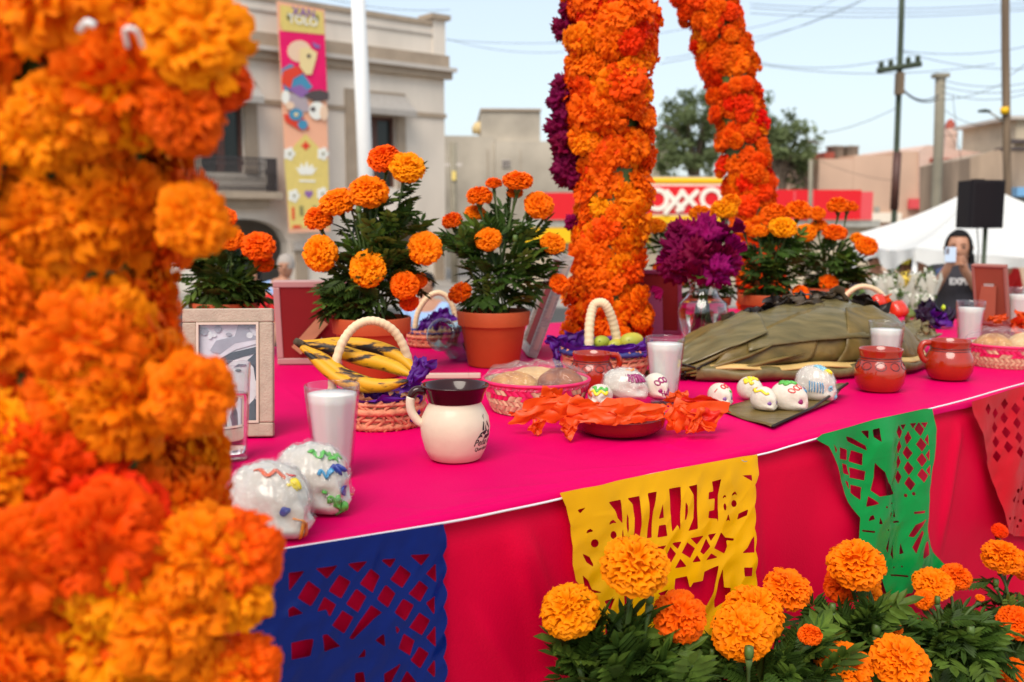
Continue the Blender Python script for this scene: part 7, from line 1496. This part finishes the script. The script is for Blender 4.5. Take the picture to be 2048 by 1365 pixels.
# blue
blue_ol = [(-60, 378), (270, 318), (1300, 155), (1318, 230), (1324, 300), (1300, 350)] + scallop(1298, 360, 1330, 6, 26) + [(1290, 1500), (240, 1500), (240, 935), (100, 932), (40, 840), (130, 760), (215, 702), (150, 650), (215, 560), (250, 450), (190, 410), (-60, 470)]
blue_h = [[(1085, 352), (1215, 345), (1155, 418)], [(905, 385), (1000, 375), (960, 435)], [(690, 412), (815, 392), (755, 465)], [(485, 440), (625, 418), (555, 505)], [(315, 470), (415, 455), (318, 590)], [(1185, 470), (1250, 405), (1250, 525)],
  [(1025, 418), (1090, 470), (1035, 562), (960, 510)], [(835, 440), (900, 490), (850, 595), (770, 540)], [(635, 480), (710, 525), (645, 632), (570, 585)], [(440, 520), (515, 575), (450, 680), (370, 630)], [(1140, 512), (1200, 560), (1145, 650), (1070, 595)], [(935, 545), (995, 600), (945, 690), (875, 635)], [(745, 570), (810, 620), (755, 720), (675, 665)], [(540, 622), (612, 670), (570, 750), (550, 700), (488, 712)], [(340, 680), (400, 725), (308, 748), (308, 700)], [(1040, 630), (1105, 670), (1050, 772), (985, 720)], [(650, 705), (722, 750), (660, 852), (582, 800)], [(1140, 718), (1208, 765), (1160, 865), (1080, 815)], [(1180, 655), (1240, 615), (1238, 735)], [(1045, 855), (1115, 900), (1085, 995), (1012, 950)], [(1145, 938), (1205, 980), (1150, 1078), (1088, 1025)], [(1188, 880), (1245, 800), (1245, 938)], [(1190, 1085), (1243, 1015), (1240, 1135)], [(835, 672), (905, 720), (850, 760), (715, 893), (693, 880)], [(990, 800), (1020, 830), (1000, 860)], [(860, 895), (915, 850), (920, 935)], [(520, 860), (550, 855), (638, 935), (535, 970)], [(320, 910), (465, 885), (445, 995), (325, 1020)], [(755, 1010), (798, 950), (803, 1005)], [(735, 1110), (790, 1100), (800, 1190), (735, 1190)], [(920, 1115), (1030, 1040), (985, 1120), (950, 1190), (918, 1190)], [(1070, 1095), (1150, 1200), (1010, 1200)], [(120, 780), (205, 705), (208, 750)]]
banner('dark blue cut paper banner with diamond lattice hanging at the left', 'paper_banner', 'foil_blue', 3.2, (480, 1000), blue_ol, blue_h, 0.0019, lambda u, v: 0.004 * v + 0.003 * n1(u, v, 1) * min(1, v * 8) + 0.0035 * math.exp(-((u - .93) / .05) ** 2) * max(0, 1 - v * 7))
# yellow, lettered DIA DE
yel_ol = [(195, 300), (470, 240), (800, 172), (1300, 80), (1306, 190), (1290, 240)] + scallop(1284, 250, 860, 5, 10) + [(1268, 1130), (1200, 1245), (1000, 1215), (400, 1265), (330, 1150), (330, 850), (280, 790), (262, 700), (268, 600), (258, 480), (235, 380)]
yel_h = [[(342, 528), (350, 508), (366, 500), (385, 515), (360, 520)], circ(390, 582, 22, 24), [(465, 478), (475, 455), (490, 447), (512, 468), (490, 466)], circ(495, 535, 17, 23), [(450, 620), (462, 588), (485, 595), (470, 615)], [(295, 395), (340, 380), (310, 415)], [(322, 640), (365, 660), (382, 700), (380, 714), (345, 690)], [(318, 760), (350, 790), (375, 842), (435, 858), (380, 862), (330, 832)],
  [(462, 348), (535, 336), (545, 470), (515, 440), (500, 395)], [(570, 412), (580, 440), (580, 500), (574, 528), (568, 490)], [(572, 328), (640, 315), (650, 480), (640, 572), (605, 562), (612, 440), (600, 360)], [(688, 300), (738, 290), (715, 400), (712, 550), (685, 555), (695, 440)], [(768, 358), (780, 438), (750, 445)], [(752, 482), (790, 476), (798, 540), (742, 550)], [(808, 275), (875, 264), (870, 510), (855, 478), (825, 518)], [(898, 345), (910, 370), (912, 410), (905, 445), (896, 455)], [(918, 262), (965, 250), (968, 500), (915, 512), (945, 440), (948, 380), (942, 310)], [(1052, 235), (1105, 222), (1085, 310), (1085, 475), (1080, 445), (1028, 440), (1030, 400), (1062, 395), (1065, 330), (1028, 335), (1030, 295), (1058, 290)], [(545, 480), (553, 570), (540, 560)],
  [(1112, 335), (1118, 316), (1128, 310), (1140, 330), (1126, 322)], [(1163, 318), (1170, 300), (1184, 290), (1202, 318), (1184, 306)], circ(1125, 378, 8, 20), circ(1180, 360, 16, 20), [(1128, 460), (1142, 415), (1156, 460), (1142, 450)], [(1198, 452), (1205, 418), (1252, 390), (1245, 425)], [(1220, 200), (1265, 195), (1268, 230)],
  [(735, 600), (790, 592), (765, 625)], [(825, 582), (880, 572), (860, 615)], [(925, 552), (1005, 538), (965, 590)], [(1030, 535), (1075, 525), (1045, 570)], [(788, 660), (818, 602), (850, 640), (815, 695)], [(878, 635), (908, 575), (955, 610), (925, 665)], [(982, 630), (1020, 555), (1040, 600), (1000, 645)], [(840, 722), (870, 668), (905, 712)], [(935, 690), (965, 648), (985, 682)], [(1015, 678), (1045, 638), (1085, 662)], [(1060, 610), (1100, 520), (1128, 550), (1175, 555), (1172, 568), (1132, 566), (1136, 600), (1120, 640)], [(1242, 605), (1262, 560), (1280, 538), (1278, 630), (1215, 636)], [(1222, 715), (1262, 712), (1262, 762), (1222, 765)],
  [(840, 780), (905, 765), (920, 830), (938, 800), (990, 790), (1000, 740), (1085, 705), (1050, 850), (1010, 930), (940, 900), (850, 890), (835, 830)], [(1105, 720), (1108, 826), (1145, 828), (1140, 880), (1060, 945), (1055, 900), (1080, 790)], [(440, 905), (500, 890), (470, 955)], [(550, 875), (590, 870), (555, 970)], [(440, 1030), (485, 1060), (520, 1030), (500, 1110), (440, 1100)], [(740, 860), (800, 840), (770, 890)]]
banner('yellow cut paper banner with skulls and the words DIA DE', 'paper_banner', 'foil_yellow', 2.815, (1050, 880), yel_ol, yel_h, 0.0016, lambda u, v: 0.006 * v + 0.0035 * n1(u, v, 2) * min(1, v * 6) + 0.004 * math.exp(-((u - 0.17 - 0.2 * v) / .06) ** 2) * max(0, 1 - v * 3.0) + 0.003 * math.exp(-((u - 0.97) / .05) ** 2))
# green, crumpled
gr_ol = [(185, 300), (215, 278), (330, 248), (440, 215), (560, 190), (660, 168), (695, 168), (703, 260), (690, 350), (670, 460), (660, 540), (655, 620), (650, 700), (680, 770), (752, 872), (712, 868), (700, 885), (685, 850), (668, 895), (628, 850), (625, 925), (600, 925), (592, 880), (570, 958), (480, 978), (470, 960), (440, 830), (360, 735), (370, 640), (330, 575), (305, 510), (275, 440), (250, 370), (235, 330)]
gr_h = []
for ci, x in enumerate((548, 592, 636)):
    for ri in range(4):
        y = 268 + ri * 66 + (33 if ci % 2 else 0) - ci * 6; gr_h.append([(x, y - 31), (x + 17, y), (x, y + 31), (x - 17, y)])
for x, y in ((570, 238), (614, 232), (656, 228)): gr_h.append([(x - 14, y), (x + 14, y - 2), (x, y + 24)])
for y in (300, 366, 432): gr_h.append([(664, y - 26), (660, y + 26), (648, y)])
gr_h += [[(290, 335), (330, 348), (335, 395), (285, 385)], [(350, 350), (395, 365), (390, 415), (345, 400)], [(300, 405), (335, 415), (340, 460), (312, 450)], [(345, 425), (400, 440), (395, 480), (342, 470)], [(345, 500), (385, 510), (378, 565), (342, 535)], [(320, 288), (350, 296), (402, 328), (408, 350), (330, 310)], [(385, 265), (415, 262), (412, 300)], [(430, 258), (458, 250), (455, 310), (432, 290)], [(402, 545), (440, 575), (392, 592)], [(318, 480), (336, 490), (340, 525)], [(258, 318), (272, 345), (262, 360)], [(430, 400), (465, 440), (475, 480), (515, 535), (440, 545), (412, 520), (425, 460)],
  [(394, 652), (402, 630), (414, 624), (418, 642)], [(430, 662), (438, 632), (446, 662)], [(484, 642), (492, 612), (502, 618)], [(514, 636), (520, 600), (530, 640)], [(372, 690), (413, 692), (412, 700), (372, 698)], [(515, 655), (545, 655), (545, 663), (515, 663)], [(597, 612), (635, 605), (635, 615), (597, 622)], [(575, 720), (600, 668), (640, 640), (592, 722)], [(585, 765), (622, 690), (632, 700), (595, 792)], [(468, 770), (490, 720), (482, 792)], [(500, 800), (515, 750), (513, 822)], [(540, 800), (550, 750), (556, 792)], [(500, 885), (560, 885), (560, 893), (500, 892)], [(622, 812), (640, 745), (655, 738), (668, 800)], circ(480, 690, 4, 4, 8), circ(545, 850, 4, 4, 8), circ(515, 855, 4, 4, 8), circ(470, 590, 5, 5, 8), circ(500, 575, 5, 5, 8), circ(575, 545, 6, 8, 8), circ(600, 535, 6, 8, 8)]
banner('crumpled green cut paper banner with lattice in the right half', 'paper_banner', 'foil_green', 2.183, (1540, 740), gr_ol, gr_h, 0.0017, lambda u, v: 0.006 + 0.012 * v + 0.007 * math.sin(u * 17 + v * 2.5) * min(1, v * 5) + 0.006 * n1(u, v * 0.7, 4) * min(1, v * 6) + 0.006 * math.exp(-((u - .5) / .08) ** 2) * min(1, v * 8))
# red at the right edge
rd_ol = [(870, 138), (960, 108), (1060, 80), (1170, 48), (1300, 12), (1310, 620), (1260, 740), (1180, 730), (1050, 722), (1002, 700), (985, 600), (960, 480), (935, 380), (905, 270), (880, 200)]
rd_h = []
for ci in range(7):
    for ri in range(4):
        x = 940 + ci * 40; y = 170 - ci * 11 + ri * 62 + (31 if ci % 2 else 0)
        if x > 925 + ri * 16: rd_h.append([(x, y - 26), (x + 15, y), (x, y + 26), (x - 15, y)])
rd_h += [circ(1045, 520, 9, 10, 10), circ(1080, 515, 9, 10, 10), circ(1100, 575, 10, 14, 10), circ(1060, 570, 8, 8, 8), circ(1040, 640, 9, 8, 8), circ(1080, 655, 8, 8, 8), circ(1010, 640, 5, 8, 8), circ(1065, 680, 6, 8, 8), [(1020, 560), (1035, 540), (1030, 575)], circ(1150, 520, 10, 16, 10), circ(1200, 540, 10, 16, 10)]
banner('translucent red cut paper banner at the right edge', 'paper_banner', 'foil_red', 2.183, (1540, 740), rd_ol, rd_h, 0.0024, lambda u, v: 0.006 + 0.010 * v + 0.007 * math.sin(u * 16 + v * 4) * min(1, v * 4) + 0.005 * n1(u, v, 6))
# cord the banners hang from
pm('cord_white', (0.75, 0.68, 0.70), 0.7)
pts = [TABLE.w(*TABLE.sz(x, y, 0.0195), 0.0195) for x, y in ((380, 1127), (560, 1100), (890, 1046), (1010, 1022), (1125, 997), (1300, 950), (1510, 912), (1580, 893), (1640, 876), (1760, 845), (1860, 818), (1900, 808), (1945, 796), (2060, 764), (2300, 705))]
cd = thing('banner_cord', 'thin white cord along the front edge of the table', 'cord', pts[0]); m = MB(); m.tube([p - pts[0] for p in spline(pts, 4)], 0.0016, 7); m.obj('cord', 'cord_white', cd)
m = MB(); m.tube([TABLE.w(*TABLE.sz(x, y, 0.030), 0.030) - pts[0] for x, y in ((1484, 921), (1489, 924), (1494, 923))], 0.0007, 5); m.obj('staple', 'silver', cd)
# ================================================================== marigold plants in front of the altar
def edge_Y(px): a = (px - 1024) / FPX; return 1.292 / (1 - 0.776 * a)
def front_plant(label, cx, dback, flowers, blobs, nleaf, seed, leafL=0.07, buds=()):
    Yc = edge_Y(cx) - dback; c = D(cx, 1300, Yc); k = mpp(Yc); base = Vector((c.x, c.y, 0.5215)); t = thing('marigold_plant', label, 'potted plant', base); rng = random.Random(seed)
    m = MB(); m.lathe(pot_prof(0.085, 0.145), 32); m.obj('pot', 'terracotta', t, autos=40); m = MB(); m.lathe([(0, 0.006), (0.04, 0.004), (0.076, 0)], 16); o = m.obj('soil', 'soil', t); o.location = (0, 0, 0.128)
    root = base + Vector((0, 0, 0.14)); bl_ = [(D(x, y, Yc + dy) - base, (rx * k, rx * k * 0.8, ry * k)) for x, y, rx, ry, dy in blobs] + [(D(cx, 1470, Yc) - base, (70 * k, 70 * k, 90 * k))]
    hds = [(D(f[0], f[1], Yc + f[6]), f[2] * mpp(Yc + f[6]) * 0.5) for f in flowers if f[2] > 65]
    m = MB(); bushy(m, bl_, int(nleaf * 0.8), leafL * 0.95, seed, root - base + Vector((0, 0, 0.1)), pairs=6, wk=0.9, droop=0.1, heads=hds, origin=base); tag(m.obj('foliage', 'leaf_green', t, normals=False, smooth=False), kind='stuff')
    m = MB(); bushy(m, bl_, nleaf // 4, leafL * 1.05, seed + 70, root - base, pairs=4, wk=1.25, heads=hds, origin=base); tag(m.obj('young_leaves', 'leaf_fresh', t, normals=False, smooth=False), kind='stuff')
    m = MB()
    for q in range(5): m.tube(spline([(rng.uniform(-.03, .03), rng.uniform(-.03, .03), 0.135), (rng.uniform(-.05, .05), rng.uniform(-.05, .05), 0.20), (rng.uniform(-.06, .06), rng.uniform(-.05, .05), 0.25)], 4), 0.003, 6)
    m.obj('main_stems', 'stem_green', t)
    for x, y, dia, tilt, lean, key, dy in flowers:
        p = D(x, y, Yc + dy); kk = mpp(Yc + dy); o = put_flower(key, p, dia * kk * 1.04, t, tilt=tilt, lean=lean, rng=rng); up = o.rotation_euler.to_matrix() @ Vector((0, 0, 1)); q = p - up * dia * kk * 0.30
        m = MB(); m.tube([w_ - base for w_ in (q - up * dia * kk * 0.20, q - up * dia * kk * 0.08, q + up * dia * kk * 0.12)], [0.003, dia * kk * 0.075, dia * kk * 0.12], 9); m.obj('calyx', 'calyx', t); stem_to(t, root + Vector((rng.uniform(-.03, .03), rng.uniform(-.03, .03), 0.06)), q - up * dia * kk * 0.18, 0.0024)
    for x, y, s, dy in buds:
        p = D(x, y, Yc + dy); m = MB(); m.lathe([(0, -s * k), (s * k * 0.55, -s * k * 0.7), (s * k * 0.6, 0), (s * k * 0.5, s * k * 0.7), (0, s * k * 0.75)], 12, mod=lambda r, z, a: r * (1 + 0.08 * math.cos(a * 7))); o = m.obj('bud', 'calyx', t); o.location = p - base; stem_to(t, root, p - Vector((0, 0, s * k)), 0.0022)
    return t
front_plant('front marigold plant with three amber blooms before the yellow banner', 1235, 0.17, [(1270, 1132, 146, 24, 4, AM, 0.0), (1140, 1222, 130, 30, -12, AM, -0.01), (1360, 1233, 116, 36, 14, OR, 0.02), (1262, 1338, 62, 40, 0, DE, 0.05), (1190, 1268, 40, 60, 10, DE, 0.06)], [(1200, 1320, 62, 42, 0), (1300, 1310, 85, 45, 0), (1250, 1260, 50, 40, 0), (1330, 1350, 60, 30, -0.03), (1165, 1345, 30, 30, 0)], 190, 71, 0.075, ((1299, 1196, 15, 0.0), (1160, 1328, 7, -0.03)))
front_plant('front marigold plant with two overlapping amber blooms at the right of the yellow banner', 1500, 0.20, [(1507, 1228, 132, 30, 14, AM, 0.03), (1484, 1264, 134, 45, -4, AM, -0.03), (1575, 1178, 100, 22, 10, OR, 0.06), (1620, 1270, 50, 15, 0, OR, -0.02)], [(1480, 1335, 90, 40, 0), (1580, 1275, 60, 60, 0.03), (1600, 1330, 60, 45, 0), (1420, 1320, 50, 40, 0), (1530, 1340, 60, 35, -0.04)], 210, 72, 0.072, ((1498, 1304, 16, -0.08), (1424, 1305, 9, -0.03)))
front_plant('front marigold plant below the crumpled green banner', 1715, 0.22, [(1713, 1130, 118, 22, 0, AM, 0.0), (1686, 1168, 84, 30, -20, DE, 0.05), (1735, 1180, 60, 50, 10, OR, 0.05), (1686, 1338, 126, 25, -8, OR, -0.15), (1800, 1326, 136, 28, 14, OR, -0.14), (1784, 1262, 46, 60, 0, DE, 0.03)], [(1680, 1250, 70, 55, 0), (1740, 1270, 60, 60, 0.0), (1650, 1300, 60, 40, 0), (1720, 1215, 45, 35, 0), (1760, 1310, 60, 40, -0.03)], 230, 73, 0.07, ((1665, 1215, 12, -0.02), (1752, 1258, 16, -0.04)))
front_plant('front marigold plant with half hidden blooms by the green banner\'s tail', 1890, 0.24, [(1866, 1168, 82, 25, -6, AM, 0.05), (1912, 1154, 66, 20, 10, OR, 0.08), (1960, 1196, 20, 10, 0, OR, 0.0), (1800, 1218, 30, 20, 0, OR, 0.04), (1848, 1200, 44, 60, 0, OR, 0.02)], [(1870, 1250, 80, 50, 0), (1930, 1250, 60, 60, 0.02), (1830, 1290, 60, 50, 0), (1900, 1310, 90, 45, -0.03), (1960, 1310, 60, 50, 0)], 300, 74, 0.066, ((1941, 1262, 14, -0.05), (1875, 1200, 10, 0.0)))
front_plant('rightmost front marigold plant under the red banner', 2030, 0.26, [(2005, 1115, 84, 18, -4, OR, 0.0), (2045, 1130, 70, 40, 15, OR, 0.04), (2030, 1246, 78, 35, 6, OR, -0.05), (2062, 1255, 60, 40, 10, OR, -0.03), (2000, 1062, 36, 30, 0, DE, 0.16), (2030, 1345, 64, 40, 0, OR, -0.1), (2100, 1180, 90, 25, 0, OR, 0.0)], [(2010, 1190, 60, 45, 0), (2040, 1210, 60, 60, 0), (2020, 1300, 70, 50, -0.03), (1990, 1260, 45, 60, 0), (2090, 1260, 60, 70, 0)], 240, 75, 0.064, ((1992, 1165, 10, 0.0),))
